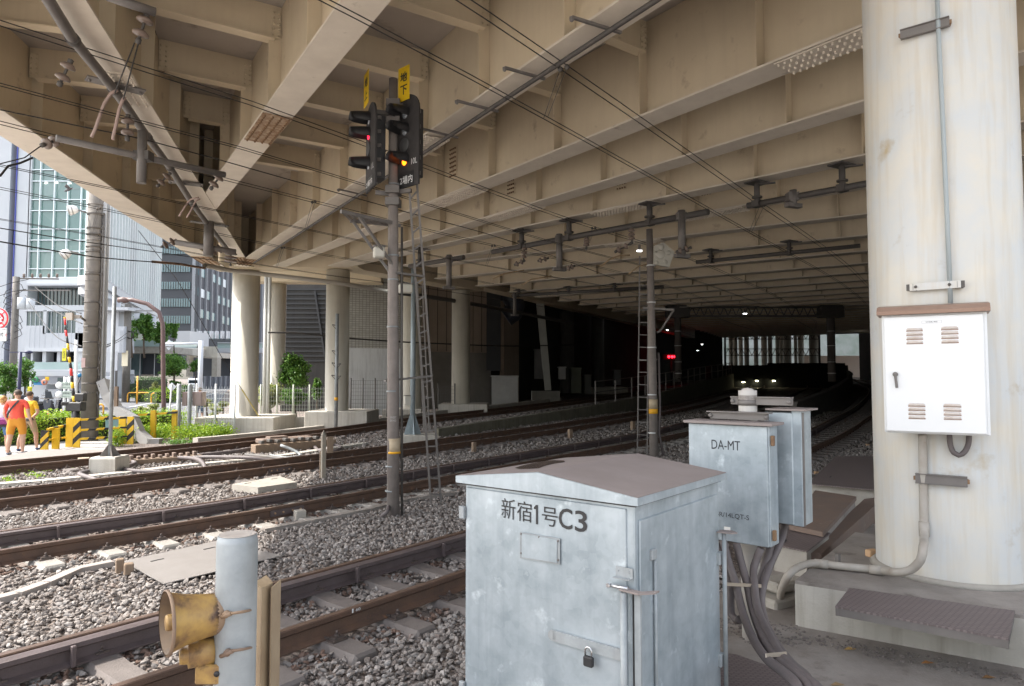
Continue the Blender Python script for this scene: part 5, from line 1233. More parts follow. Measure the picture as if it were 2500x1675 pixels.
# ---- blue grey mast behind with its ladder
bY=20.3; p=atY(1007,1060,bY)
t=thing('signal_mast','slim blue grey steel mast on a concrete block behind the signal mast','mast',(p.x,bY,0))
bgM=pm('blue_grey_steel',(.36,.42,.45),.5,.2,(.27,.32,.34),5); zt9=atY(1007,655,bY).z
MB().tube([(p.x,bY,.2),(p.x,bY,zt9)],.075,16).build('pole',bgM,t)
m=MB()
for k in range(4): a=k*math.pi/2+.4; m.prism([(p.x,bY,.3),(p.x+.26*math.cos(a),bY+.26*math.sin(a),.3),(p.x+.09*math.cos(a),bY+.09*math.sin(a),.85),(p.x,bY,.95)],(.01*math.sin(a),-.01*math.cos(a),0))
m.build('base_gusset',bgM,t)
m=MB(); m.cbox((p.x+.2,bY+.1,.08),(1.05,.95,.44),.15,.02); m.build('block',concL,t)
m=MB(); m.lathe([(0,-.06),(.17,-.05),(.17,.15),(0,.17)],(p.x-.45,bY-.3,zt9-.05),(0,-1,.1),20); m.build('round_lamp',creamB,t)
ladder('narrow second ladder behind the leaning one, on the slim blue grey mast',atY(1035,1055,bY-.3),atY(1048,1057,bY-.3),atY(1019,690,bY-.3),atY(1031,692,bY-.3),15,.04)
# ---- middle mast
Y2=17.1; p=atY(1597,1115,Y2); zt8=atY(1590,560,Y2).z
t=thing('signal_mast','slim concrete mast right of centre with a cream five sided signal back','mast',(p.x,Y2,0))
MB().tube([(p.x,Y2,-.1),(p.x-.03,Y2,3),(p.x-.06,Y2,zt8)],[.115,.10,.08],20).build('pole',mastM,t)
m=MB()
for v in (650,740,850,965,1058): z_=atY(1595,v,Y2).z; m.tube([(p.x-.03,Y2,z_),(p.x-.03,Y2,z_+.03)],.118,16)
m.build('band',white,t)
z_=atY(1592,1010,Y2).z; m=MB(); m.tube([(p.x-.01,Y2,z_),(p.x-.01,Y2,z_+.12)],.117,16); m.build('orange_band',bandO,t); m=MB(); m.tube([(p.x-.01,Y2,z_+.12),(p.x-.01,Y2,z_+.36)],.116,16); m.build('paper_band',bandC,t)
MB().tube([(p.x+.14,Y2,2.6),(p.x+.16,Y2,1.2),(p.x+.13,Y2,.6),(p.x+.25,Y2,-.05)],.03,8).build('cable',cableM,t)
a=atY(1570,752,Y2);b=atY(1645,757,Y2-.1);m=MB(); m.bar(a,b,.10,.05); c_=atY(1603,812,Y2); m.tube(catmull([b,atY(1630,780,Y2-.05),atY(1612,808,Y2),c_],.1),.03,8); m.build('side_arm',steelG,t)
ladder('slim steel ladder left of the middle mast',atY(1556,1110,Y2),atY(1580,1112,Y2),atY(1562,625,Y2),atY(1583,625,Y2),16,.03,ties=[(atY(1560,880,Y2),atY(1604,878,Y2)),(atY(1562,718,Y2),atY(1602,720,Y2))])
pc_=atY(1620,625,Y2-.15); n=Vector((.10,-1,-.10)).normalized(); x=Vector((1,.1,0)).normalized()
t=thing('railway_signal','cream pentagon plate with five small lids round a large one on the middle mast','signal',tuple(pc_))
out=[(1598,592),(1646,607),(1635,653),(1600,652),(1590,630)]
zc=lambda a,b:atY(1050+a/3.136,350+b/3.136,Y2-.15)
pts=[zc(*q) for q in ((1715,785),(1785,758),(1872,830),(1832,948),(1712,925))]
MB().prism(pts,(0,.08,0)).build('plate',creamB,t)
for (a,b,r) in ((1770,793,22),(1825,838,18),(1800,908,18),(1735,915,16),(1722,838,12),(1762,852,36)):
    q=zc(a,b); rr=r/3.136/1667*Y2; MB().lathe([(0,.03),(rr*.86,.03),(rr,.015),(rr,-.0)],(q.x,q.y-.001,q.z),(0,-1,0),20).build('lid',creamB,t)
# thin pole left of column B, drain pipes, small post
p=atY(820,1040,24.0); t=thing('thin_pole','thin steel pole with hooks in front of the wide plinth','pole',(p.x,24,p.z)); MB().tube([(p.x,24,p.z-.1),(p.x,24,atY(820,766,24).z)],.062,14).build('pole',galvP,t)
m=MB()
for (v,s) in ((795,-1),(858,-1),(888,-1),(918,-1),(890,1),(920,1)):
    z_=atY(820,v,24).z; m.bar((p.x,24,z_),(p.x+s*.16,23.95,z_+.03),.03,.03); m.bar((p.x+s*.16,23.95,z_+.03),(p.x+s*.04,23.95,z_-.12),.02,.02)
m.build('hook',steelD,t); MB().tube([(p.x,24,atY(820,978,24).z),(p.x,24,atY(820,970,24).z)],.065,14).build('orange_band',bandO,t)
for i,(u,Y) in enumerate(((646,29),(655,29))):
    p=atY(u,900,Y); tag(MB().tube([(p.x,Y,.0),(p.x,Y,6.35)],.075,12).build('drain_pipe',pm('drain%d'%i,(.62,.62,.58),.5)),('left','right')[i]+' one of the two white drain pipes beside the second column','pipe','white drain pipes')
p=atY(1005,750,26); tag(MB().tube([(p.x+.0,26.5,0),(p.x,26.5,5.9)],.06,12).build('drain_pipe',creamB),'cream pipe rising beside the half hidden column behind the mast','pipe')
# mesh fences
def mesh_fence(label,a,b,h,m,posts=4,z=0,pitch=.10,group='mesh fences'):
    a,b=Vector(a),Vector(b); L=(b-a).length; d=(b-a).normalized(); t=thing('mesh_fence',label,'fence',tuple(a),group); m_=MB()
    n=int(L/pitch)
    for k in range(n+1): p=a+d*(L*k/n); m_.bar((p.x,p.y,p.z+.05),(p.x,p.y,p.z+h),.009,.009)
    for k in range(int(h/.16)+1): zz=.05+k*.16; m_.bar(a+Vector((0,0,zz)),b+Vector((0,0,zz)),.010,.010)
    m_.build('mesh_panel',m,t,fix=False)
    for k in range(posts+1): p=a+d*(L*k/posts); MB().cyl((p.x,p.y,p.z-.1),.032,h+.2,10).build('post',m,t)
    return t
fenG=pm('fence_green',(.44,.47,.40),.5); fenW=pm('fence_white',(.62,.64,.64),.5); fenD=pm('fence_dark',(.16,.15,.14),.6)
mesh_fence('pale green wire mesh fence between the two round columns, shrubs behind it',(atY(636,1012,27.2).x,27.2,.35),(atY(795,1005,27.2).x,27.2,.35),1.25,fenG,4)
mesh_fence('dark mesh fence in front of the tiled wall right of the round column',(atY(856,1005,29).x,29,.35),(atY(945,1005,29).x,29,.35),1.5,fenD,3)
mesh_fence('white mesh fence between the grey steel posts and the first round column',(atY(432,1050,24.8).x,24.8,-.1),(atY(572,1050,24.4).x,24.4,-.1),1.75,fenW,3)
mesh_fence('faint mesh fence in the shade right of the ladders',(atY(1070,1000,31).x,31,.4),(atY(1110,1000,31).x,31,.4),1.2,fenD,1)
# low retaining kerb beside the farthest track
kp=ppts(P4,-2.0,19.5,40,10)
t=wall('retaining_kerb','long low concrete kerb wall behind the farthest track carrying the plinths',kp,-.1,.30,.25,conc,zf=True)
wl=[(atY(636,1000,27.0).x,27.05),(atY(800,1000,27.0).x,27.1)]
wall('garden_wall','low concrete garden wall under the green mesh fence',wl,-.2,.42,.2,concL)
# trackside bits
def stub(label,u,v,w_,h,m,name='marker_post',rot=.6,top=None,dz=0):
    p=gpt(u,v,dz); t=thing(name,label,'marker post',tuple(p),'trackside marker posts'); q=MB(); q.cbox((p.x,p.y,p.z+h/2),(w_,w_,h),rot,.008); q.build('post',m,t)
    if top: q=MB(); q.lathe([(w_*.7,0),(.001,.09)],(p.x,p.y,p.z+h),n=4); q.build('pointed_top',m,t)
    return t,p
tt,p=stub('weathered square post with a pointed top and side board between the tracks',789,1168,.085,.86,pm('post_weathered',(.34,.28,.22),.85,0,(.25,.24,.2),14),top=1)
MB().cbox((p.x+.13,p.y,p.z+.66),(.12,.03,.32),.5).build('side_board',wood,tt)
MB().cbox((p.x-.06,p.y+.05,p.z+.15),(.05,.05,.75),.5).build('strut_board',wood,tt)
stub('short brown marker post on the ballast right of the signal mast',1157,1104,.10,.26,wood); stub('short brown marker post between the tracks left of the middle mast',1392,1070,.12,.28,wood)
stub('short brown marker post just left of the middle mast ladder',1545,1050,.13,.30,wood); stub('squat concrete stub beside the near rail left of the signal mast',732,1270,.14,.14,conc,'concrete_stub'); stub('pair of squat wooden stubs at the large plate, left one',292,1398,.075,.14,wood,'wooden_stub'); stub('pair of squat wooden stubs at the large plate, right one',314,1403,.085,.115,wood,'wooden_stub')
stub('pale wooden block lying by the far rail left of the concrete block',204,1135,.22,.16,pm('block_tan',(.45,.35,.25),.8),'wooden_stub')
# cover plates lying in the ballast
plate('large checkered steel plate on the sunny ballast behind the loudspeaker post',[(300,1370),(530,1320),(690,1356),(400,1425)],.035,.008,holes=2,m=checkerL)
plate('grey concrete lid with two slots between the second and third tracks',[(566,1182),(683,1162),(725,1177),(630,1190)],.12,.12,m=conc,holes=2)
plate('flat pale lid beside the far rail below the garden wall',[(610,1056),(735,1046),(760,1052),(620,1063)],.06,.04,m=concL)
EXC += [[(onZ(u,v,.03).x,onZ(u,v,.03).y) for u,v in ((300,1370),(530,1320),(690,1356),(400,1425))],[(onZ(u,v,.0).x,onZ(u,v,.0).y) for u,v in ((560,1180),(683,1160),(730,1180),(632,1206))]]
# concrete cable duct lids snaking through the ballast
def duct(label,pix,w_,m=concL,z=.05):
    P=[gpt(u,v,z) for u,v in pix]; P=[Vector(q) for q in catmull(P,.6)]; t=thing('cable_trough',label,'cable trough',tuple(P[0]),'cable trough lids in the ballast'); 
    for i,(a,b) in enumerate(zip(P,P[1:])):
        e=(b-a).normalized(); MB().bar(a+e*.006-Vector((0,0,.03)),b-e*.006-Vector((0,0,.03)),w_,.06).build('lid',m,t,fix=False)
        n_=Vector((e.y,-e.x,0))*w_/2*1.02; EXC.append([(a.x-n_.x,a.y-n_.y),(a.x+n_.x,a.y+n_.y),(b.x+n_.x,b.y+n_.y),(b.x-n_.x,b.y-n_.y)])
duct('pale concrete trough lids bending through the sunny foreground ballast',[(-60,1470),(40,1445),(110,1420),(190,1385),(275,1368)],.11,pm('lid_dusty',(.40,.35,.32),.85,0,(.33,.29,.26),9))
duct('pale concrete trough lids between the third and fourth tracks',[(-40,1182),(100,1172),(300,1152),(450,1135),(640,1116),(760,1100),(890,1080)],.26)
duct('dusty grey trough lids running past the foot of the signal mast',[(640,1290),(760,1268),(900,1240),(1000,1215),(1110,1200)],.12,slabM)
# catenary of low cables on the ballast
def hose(label,pix,r,z=.06,m=cableM):
    P=[gpt(u,v,dz if dz is not None else z) for u,v,dz in [(q+(None,))[:3] for q in pix]]; return tag(MB().tube(catmull(P,.12),r,10).build('ground_cable',m,fix=False),label,'cable')
hose('thick grey cable looping from the concrete block across the trough lids',[(285,1122,.06),(330,1130,.08),(302,1143,.06),(330,1150,.06),(400,1152,.05)],.045)
hose('grey cable end curling left of the concrete block',[(218,1150,.05),(195,1156,.07),(205,1162,.07),(238,1172,.04)],.045)
hose('long thick cable arching over the trough lids toward the point machine',[(440,1120,.05),(500,1116,.10),(600,1117,.14),(650,1122,.10),(680,1127,.05)],.045)
hose('thick cable bending down across the lids beside the wooden frame',[(400,1118,.06),(460,1118,.12),(490,1125,.14),(502,1143,.04)],.045)
hose('black ribbed cable lying between the third and fourth tracks',[(600,1111,.06),(650,1115,.08),(700,1122,.06),(740,1121,.05)],.05,m=steelD)
hose('thick cable from the point machine out to the left',[(640,1088,.1),(600,1098,.08),(540,1106,.06),(480,1112,.05)],.05)
hose('pale cable looping in front of the point machine',[(685,1087,.3),(712,1097,.2),(735,1112,.06),(700,1118,.05),(660,1112,.05)],.035,m=galvP)
hose('grey cable loop between the point machine and the pointed post',[(765,1086,.06),(780,1100,.04),(820,1100,.05),(832,1092,.06),(810,1084,.05)],.045)
hose('thin grey tube running from the trough lids up to the mast foot',[(930,1262,.03),(945,1250,.1),(950,1235,.15)],.03)
# point machine
p=gpt(720,1098); rot_=math.atan2(.82,.57)
t=thing('point_machine','rusty point machine on a timber frame between the third and fourth tracks','point machine',tuple(p))
m=MB(); m.cbox((p.x,p.y,p.z+.10),(2.3,.32,.22),.75,.01); m.build('timber',wood,t)
m=MB(); m.cbox((p.x-.3,p.y+.15,p.z+.26),(1.5,.5,.12),.75,.02); m.cbox((p.x-.5,p.y+.0,p.z+.34),(.5,.3,.06),.75,.01); m.build('machine_body',brownM,t)
m=MB()
for k in range(9): a_=-.9+k*.22; m.cbox((p.x+a_*.73,p.y+a_*.68-.1,p.z+.27+.03*(k%2)),(.09,.2,.08),.75,.01)
m.build('rod_clamps',steelD,t)
p=gpt(385,1130); t=thing('point_rods','rusty detector rods and clamps beside the thin pole block','rods',tuple(p))
m=MB(); m.cbox((p.x,p.y,p.z+.06),(1.9,.3,.12),.68,.01); m.build('timber',wood,t); m=MB()
for k in range(12): a_=-.85+k*.15; m.cbox((p.x+a_*.77,p.y+a_*.64,p.z+.16),(.07,.16,.05+.03*(k%3)),.68,.008)
m.build('rod_clamps',brownM,t)
# block with thin pole
p=gpt(246,1158); t=thing('sign_pole','thin grey pole on a square concrete block between the tracks','pole',(p.x,p.y+.25,p.z))
m=MB(); X_,Y_=p.x,p.y+.30; m.prism([(X_-.27,Y_-.27,p.z-.05),(X_+.27,Y_-.27,p.z-.05),(X_+.27,Y_+.27,p.z-.05),(X_-.27,Y_+.27,p.z-.05)],(0,0,.35)); m.add([(X_-.27,Y_-.27,p.z+.30),(X_+.27,Y_-.27,p.z+.30),(X_+.27,Y_+.27,p.z+.30),(X_-.27,Y_+.27,p.z+.30),(X_-.25,Y_-.25,p.z+.34),(X_+.25,Y_-.25,p.z+.34),(X_+.25,Y_+.25,p.z+.34),(X_-.25,Y_+.25,p.z+.34)],[(4,5,6,7),(0,1,5,4),(1,2,6,5),(2,3,7,6),(3,0,4,7)]); m.build('block',concL,t)
MB().tube([(X_,Y_,p.z+.33),(X_,Y_,atY(254,700,Y_).z)],.038,14).build('pole',galvP,t)
m=MB()
for k in range(4): a=k*math.pi/2+.8; m.prism([(X_,Y_,p.z+.34),(X_+.2*math.cos(a),Y_+.2*math.sin(a),p.z+.34),(X_+.04*math.cos(a),Y_+.04*math.sin(a),p.z+.58)],(.008*math.sin(a),-.008*math.cos(a),0))
m.build('gusset',steelG,t); m=MB(); m.cbox((X_+.10,Y_,atY(262,968,Y_).z),(.07,.05,.42)); m.build('pole_plate',wood,t)

# fishplates and a painted mark on the rails
trk=[o for o in COL.objects if o.name.startswith('railway_track') and o.type=='EMPTY']
def at_y(P,y): 
    ds=np.linspace(0,P.d[-1],2000); ys=[P.at(q)[0].y for q in ds]; return float(np.interp(y,ys,ds))
for tr_,P,y in ((trk[1],P2,10.05),(trk[2],P3,14.3),(trk[0],P1,5.0)):
    d=at_y(P,y); p,h=P.off(d,.535+.03); z=g(p.x,p.y); m=MB(); a=Vector((p.x-h.x*.27,p.y-h.y*.27,z+.115)); b=Vector((p.x+h.x*.27,p.y+h.y*.27,z+.115)); m.bar(a,b,.022,.085); m.mi=1
    for k in (.12,.36,.64,.88): m.bolt(a.lerp(b,k)+Vector((h.y,-h.x,0))*.011,(h.y,-h.x,0),.016,.022)
    m.build('fishplate',[guardM,spliceR],tr_)
d=at_y(P1,5.75); p,h=P1.off(d,.535+.0335); z=g(p.x,p.y); MB().cbox((p.x,p.y,z+.185),(.012,.003,.03),math.atan2(h.y,h.x)).build('paint_mark',white,trk[0])
fit_text('60',white,trk[0],Vector((p.x+h.x*.05,p.y+h.y*.05,z+.185)),(h.x,h.y,0),(0,0,1),.045,.022,.01,lift=.003)
# ================================================================= the street at the left
LZ=-.14
asph=pm('asphalt',(.15,.15,.155),.9,0,(.115,.115,.12),.8,bump=.2,bscale=60)
pave=pm('pavement',(.42,.40,.38),.85,0,(.36,.34,.32),3,bump=.1)
structure(MB().prism([(-12,26.5,LZ-.1),(-68,165,LZ-.1),(-150,165,LZ-.1),(-60,26.5,LZ-.1)],(0,0,.104)).build('road',asph))
structure(MB().prism([(-22,11.5,LZ-.3),(-12.6,14.5,LZ-.3),(-11.6,19.0,LZ-.3),(-14,26.4,LZ-.3),(-40,26.4,LZ-.3),(-40,11.5,LZ-.3)],(0,0,.31)).build('pavement',pave))
m=MB()
for (a,b,w_) in (((409,994),(566,947),.18),((250,1040),(345,1012),.18),((270,1003),(400,978),.14),((478,972),(640,927),.14)):
    A=onZ(*a,LZ+.008);B=onZ(*b,LZ+.008); m.bar(A,B,w_,.006)
structure(m.build('road_marking',white))
crossP=structure(MB().prism([onZ(-40,1125,.12),onZ(95,1100,.12),onZ(330,1098,.12),onZ(120,1118,.12),onZ(-40,1133,.12)],(0,0,.02)).build('crossing_deck',pm('crossing_panel',(.27,.235,.21),.8,0,(.2,.17,.15),6)))
structure(MB().prism([(-5.4,1.5,.0),(-10.6,11.2,.0),(-13.2,13.8,.0),(-19,11.5,.0),(-17,-6,.0),(-7.5,-6,.0)],(0,0,.19)).build('crossing_deck',bounceP))
structure(MB().prism([(-36,11.2,-.3),(-19.2,11.2,-.3),(-17.2,-6.2,-.3),(-19,-30,-.3),(-36,-30,-.3)],(0,0,.4)).build('pavement',bounceP))  # more unseen paving, added left of the tracks for bounce light
wallW=pm('white_cladding',(.52,.53,.55),.5,0,(.46,.47,.50),.3); wallG=pm('grey_cladding',(.34,.35,.37),.6,0,(.30,.31,.33),.4)
mull=pm('mullion',(.72,.75,.78),.35,.3); frameM=pm('slab_edge',(.55,.56,.58),.6)
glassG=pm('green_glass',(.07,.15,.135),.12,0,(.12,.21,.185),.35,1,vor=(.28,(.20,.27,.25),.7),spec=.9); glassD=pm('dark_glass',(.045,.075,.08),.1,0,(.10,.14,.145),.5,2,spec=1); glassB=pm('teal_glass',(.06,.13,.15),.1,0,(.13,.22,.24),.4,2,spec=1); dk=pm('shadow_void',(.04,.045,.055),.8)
railG=pm('rail_glass',(.40,.50,.48),.15,0,(.33,.43,.42),.5)
def rect(mb,u0,v0,u1,v1,Y,d): a=atY(u0,v0,Y);b=atY(u1,v1,Y); vm=(max(v0,450)+v1)/2; return mb.box((atY(u0,vm,Y).x,Y,b.z),(atY(u1,vm,Y).x,Y+d,a.z))
def R_(mbname,mat,parent,Y,d,rs):
    m=MB(); [rect(m,*r,Y,d) for r in rs]; return m.build(mbname,mat,parent)
# --- white tower with the green curtain wall
Y=70; t=thing('office_building','white office building with a green glass curtain wall at the left edge','building',(-46,Y,LZ))
R_('wall',wallW,t,Y,5,[(-120,-400,15,985),(31,-400,67,985)]); 
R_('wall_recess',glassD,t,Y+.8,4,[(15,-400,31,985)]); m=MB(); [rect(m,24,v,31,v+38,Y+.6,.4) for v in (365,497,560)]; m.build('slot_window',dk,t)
m=MB(); rect(m,28.3,-300,30.6,985,Y-.1,.3); m.build('blue_edge',pm('blue_edge',(.05,.06,.3),.5),t)
cu=R_('curtain_wall',glassG,t,Y+.25,5,[(67,-400,262,677)])
m=MB(); [rect(m,u-1.1,-400,u+1.1,677,Y,.3) for u in (68,94,129,162,195,228,260)]; [rect(m,67,v-.9,262,v+.9,Y+.05,.25) for v in (300,340,371,414,442,487,514,559,586,613,656,677)]; m.build('mullions',mull,cu)
m=MB()
for i,(u,v) in enumerate(((132,444),(137,446),(108,447),(165,449),(170,447),(112,446))): rect(m,u,v,u+4,v+1.2,Y+.2,.06)
m.build('ceiling_lights',emit('ceil_light',(1,1,.95),2),cu)
R_('spandrel',frameM,t,Y-.1,5,[(65,678,262,692)]); R_('ledge',wallW,t,Y-.5,5,[(64,692,262,697)])
f=R_('recessed_floor',glassD,t,Y+1.5,3,[(62,697,262,745)]); m=MB(); [rect(m,u,697,u+.8,745,Y+1.4,.1) for u in range(66,262,9)]; m.build('mullions',steelG,f)
R_('podium_wall',wallW,t,Y-.2,5,[(60,745,262,760),(60,795,108,850),(105,758,113,815),(184,758,262,850),(108,813,262,850)])
f=R_('window',glassD,t,Y+.1,4,[(63,758,106,797)]); m=MB(); [rect(m,u,760,u+.6,796,Y,.1) for u in (74,86,97)]; m.build('mullions',mull,f)
f=R_('window',glassD,t,Y+.12,4,[(112,758,185,815)]); m=MB(); [rect(m,u,760,u+.6,813,Y,.1) for u in (124,137,150,162,174)]; m.build('mullions',mull,f)
m=MB(); [rect(m,u,797,u+.5,850,Y-.22,.03) for u in (72,84,96,110,126,142,158,174,190)]; m.build('panel_joint',frameM,t)
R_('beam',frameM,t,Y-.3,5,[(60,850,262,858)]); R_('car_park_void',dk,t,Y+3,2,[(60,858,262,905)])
R_('column',frameM,t,Y+.2,1.2,[(75,857,80,885),(103,857,112,905),(139,857,147,885),(187,857,205,905)])
R_('rail',railG,t,Y,.15,[(61,884,262,902)]); R_('slab',frameM,t,Y-.3,5,[(60,902,262,913)]); R_('ground_floor',pm('gf_grey',(.36,.36,.38),.7,0,(.28,.28,.3),.5),t,Y,5,[(60,913,262,985)])
R_('shop_window',glassD,t,Y-.05,.1,[(140,922,168,950),(66,925,96,948)])
R_('canopy',wallW,t,Y-6,6,[(66,905,190,913)])
# --- white wing behind the mast
Y=58; t=thing('office_wing','plain white building wing right of the grey steel mast, trees beside it','building',(-34,Y,LZ))
R_('wall',wallW,t,Y,1.5,[(236,760,287,972)]); R_('roof_slab',frameM,t,Y-1.2,3,[(236,750,312,757)]); R_('white_box',wallW,t,Y-.6,1,[(288,797,303,861)])
m=MB(); [rect(m,u,806,u+.4,861,Y-.64,.03) for u in (292,296,300)]; rect(m,236,858,288,858.8,Y-.03,.03); m.build('panel_joint',frameM,t)
fit_text('P・DESIGN',inkM,t,atY(268,906,Y-.05),(1,0,0),(0,0,1),.4,.06)
R_('entrance_slab',wallW,t,Y-1.5,1,[(262,905,279,962)]); R_('dark_post',steelG,t,Y-1.4,.3,[(279.5,905,281.5,962)])
# --- curved glass building
t=thing('glass_building','curved pale glass building with vertical fins behind the grey mast','building',(-40,75,LZ))
pts=[(240,56),(262,60),(300,67),(345,77),(390,89)]; bw=[703,706,716,728,741]; top=30
P=[]; 
for (u,Yq),v in zip(pts,bw): q=atY(u,v,Yq); P.append(q)
zbm=sum(p.z for p in P)/len(P)
def strip(P,z0,z1,th,m,name,par):
    mb=MB(); 
    for a,b in zip(P,P[1:]): mb.prism([(a.x,a.y,z0),(b.x,b.y,z0),(b.x-.8*th,b.y+.3*th,z0),(a.x-.8*th,a.y+.3*th,z0)],(0,0,z1-z0))
    return mb.build(name,m,par)
finG=pm('fin_glass',(.40,.56,.56),.2,0,(.52,.68,.67),.5,2,spec=.8); cw=strip(P,zbm,top,2,finG,'curtain_wall',t)
strip([p+Vector((.25,-.25,0)) for p in P],zbm-.7,zbm+.1,3,wallW,'edge_band',t); strip([p+Vector((-.6,1.2,0)) for p in P],zbm-1.3,zbm-.7,3,frameM,'soffit',t)
m=MB(); m2=MB(); tot=0
for a,b in zip(P,P[1:]):
    n=max(3,int((b-a).length/1.3)); e=(b-a); e.z=0; e.normalize(); nn=Vector((e.y,-e.x,0))
    for k in range(n):
        p=a.lerp(b,k/n)+nn*.12; m.bar((p.x,p.y,zbm),(p.x,p.y,top),.20,.35,up=nn); tot+=1
        if tot%9 in (1,2,3) : q=a.lerp(b,(k+.5)/n)+nn*.02; m2.bar((q.x,q.y,zbm+.3),(q.x,q.y,top-1),.8,.03,up=nn)
m.build('fins',white,cw); m2.build('glass_strips',glassB,cw)
for (u,v,Yq) in ((276,760,62),(325,770,70),(367,775,79)): p=atY(u,v,Yq); MB().cyl((p.x,Yq,6.5),.62,zbm-1.3-6.5,20).build('round_column',wallW,t)
# --- grey building
t=thing('grey_building','dark grey office block with teal window bands behind the trees','building',(-55,115,LZ)); Y=115
darkP=pm('dark_panel',(.06,.065,.075),.6,0,(.045,.05,.058),.2)
R_('wall',darkP,t,Y,2,[(385,380,470,900)])
for (v0,v1) in ((430,447),(472,490),(516,534),(559,577),(602,620),(645,664),(688,706),(729,749),(771,790)):
    f=R_('window_band',glassB,t,Y-.15,.2,[(390,v0,464,v1)]); m=MB(); [rect(m,u,v0,u+.5,v1,Y-.25,.15) for u in range(392,464,6)]; m.build('mullions',steelD,f)
slateP=pm('slate_panel',(.095,.095,.11),.6,0,(.08,.08,.095),.2); A=atY(470,700,Y); B=atY(640,700,165)
t2=thing('grey_building','long slate grey office block with white vertical fins, next to the round column','building',(A.x,Y,LZ))
e=(B-A);e.z=0;L=e.length;e.normalize();nn=Vector((e.y,-e.x,0)); mb=MB(); mb.prism([(A.x,A.y,LZ),(B.x,B.y,LZ),(B.x-5,B.y+20,LZ),(A.x-5,A.y+20,LZ)],(0,0,45)); mb.build('wall',slateP,t2)
m=MB(); s=0
while s<L: p=A+e*s+nn*.15; m.bar((p.x,p.y,LZ),(p.x,p.y,44),.35,.4,up=nn); s+=3.3
m.build('fins',pm('fin_pale',(.30,.31,.33),.6),t2)
for k in range(10):
    z_=9.5+k*3.6
    for j in range(int(L/3.3)-1):
        if (k*7+j*3)%4==3: continue
        p=A+e*(j*3.3+1.65)+nn*.05; MB().bar((p.x-e.x*1.2,p.y-e.y*1.2,z_),(p.x+e.x*1.2,p.y+e.y*1.2,z_),.1,1.5).build('window',glassB if (j*5+k)%7 else mull,t2,fix=False)
R_('dark_base',darkP,t2,Y-1,1,[(470,828,580,905)])
m=MB(); [rect(m,u,808,u+4,826,Y-1.4,1) for u in (483,497,511,524,538,552)]; m.build('white_box',wallW,t2)
# --- elevated walkway
Y=78; t=thing('elevated_walkway','concrete elevated walkway with a glass balustrade over the dark glass lobby','walkway',(-38,Y,LZ))
R_('beam',conc,t,Y,7,[(300,846,400,862)]); m=MB(); m.prism([atY(398,846,Y),atY(480,850,Y+14),atY(480,870,Y+14),atY(398,862,Y)],(0,6,0)); m.build('beam',concL,t); R_('beam',concL,t,Y+14,6,[(472,846,531,873)])
R_('glass_balustrade',railG,t,Y-.1,.1,[(303,830,398,846)]); m=MB(); m.prism([atY(398,831,Y),atY(480,838,Y+14),atY(480,850,Y+14),atY(398,846,Y)],(0,.1,0)); m.build('glass_balustrade',railG,t)
R_('upper_glass',pm('pale_glass',(.42,.46,.42),.3),t,Y+4,.1,[(303,806,385,836)])
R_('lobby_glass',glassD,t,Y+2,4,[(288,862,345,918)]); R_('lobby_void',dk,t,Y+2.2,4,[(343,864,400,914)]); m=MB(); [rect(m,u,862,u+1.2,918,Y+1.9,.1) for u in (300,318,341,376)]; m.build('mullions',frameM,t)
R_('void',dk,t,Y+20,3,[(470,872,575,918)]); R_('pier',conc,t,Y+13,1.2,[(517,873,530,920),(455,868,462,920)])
t=thing('footbridge','white steel footbridge span meeting the first round column','bridge',tuple(atY(548,850,84))); R_('girder',wallW,t,84,3,[(531,850,640,861)]); R_('balustrade',railG,t,84.2,.1,[(531,837,640,850)]); R_('handrail',frameM,t,84,.2,[(531,836,640,838)])
tag(R_('pale_pavilion',wallW,None,95,6,[(430,808,463,842)]),'small pale pavilion with dark openings above the walkway','building')
# ================================================================= plants
leafA=np.array([[-.5,0,0],[0,.32,.06],[.5,0,0],[0,-.32,.06]])
def leaf_mat(name,pal):
    m=bpy.data.materials.new(name); m.use_nodes=True;N=m.node_tree.nodes;L=m.node_tree.links;b=N['Principled BSDF'];b.inputs['Roughness'].default_value=.5
    a=N.new('ShaderNodeAttribute');a.attribute_name='tone';cr=N.new('ShaderNodeValToRGB');e=cr.color_ramp.elements
    while len(e)<len(pal): e.new(.5)
    for i,c in enumerate(pal): e[i].position=i/(len(pal)-1); e[i].color=(*c,1)
    L.new(a.outputs['Fac'],cr.inputs[0]);L.new(cr.outputs[0],b.inputs['Base Color'])
    tr=N.new('ShaderNodeBsdfTranslucent');L.new(cr.outputs[0],tr.inputs[0]);mx=N.new('ShaderNodeMixShader');mx.inputs[0].default_value=.35;L.new(b.outputs[0],mx.inputs[1]);L.new(tr.outputs[0],mx.inputs[2]);L.new(mx.outputs[0],N['Material Output'].inputs[0]);return m
lfB=leaf_mat('leaf_bright',[(.10,.22,.015),(.22,.38,.03),(.42,.55,.05),(.14,.28,.02)]); lfM=leaf_mat('leaf_mid',[(.035,.10,.018),(.08,.19,.03),(.17,.31,.05),(.05,.13,.02)])
lfD=leaf_mat('leaf_dark',[(.02,.05,.015),(.04,.09,.025),(.06,.13,.03)]); lfY=leaf_mat('leaf_variegated',[(.30,.32,.10),(.50,.50,.22),(.20,.26,.06),(.10,.17,.04)])
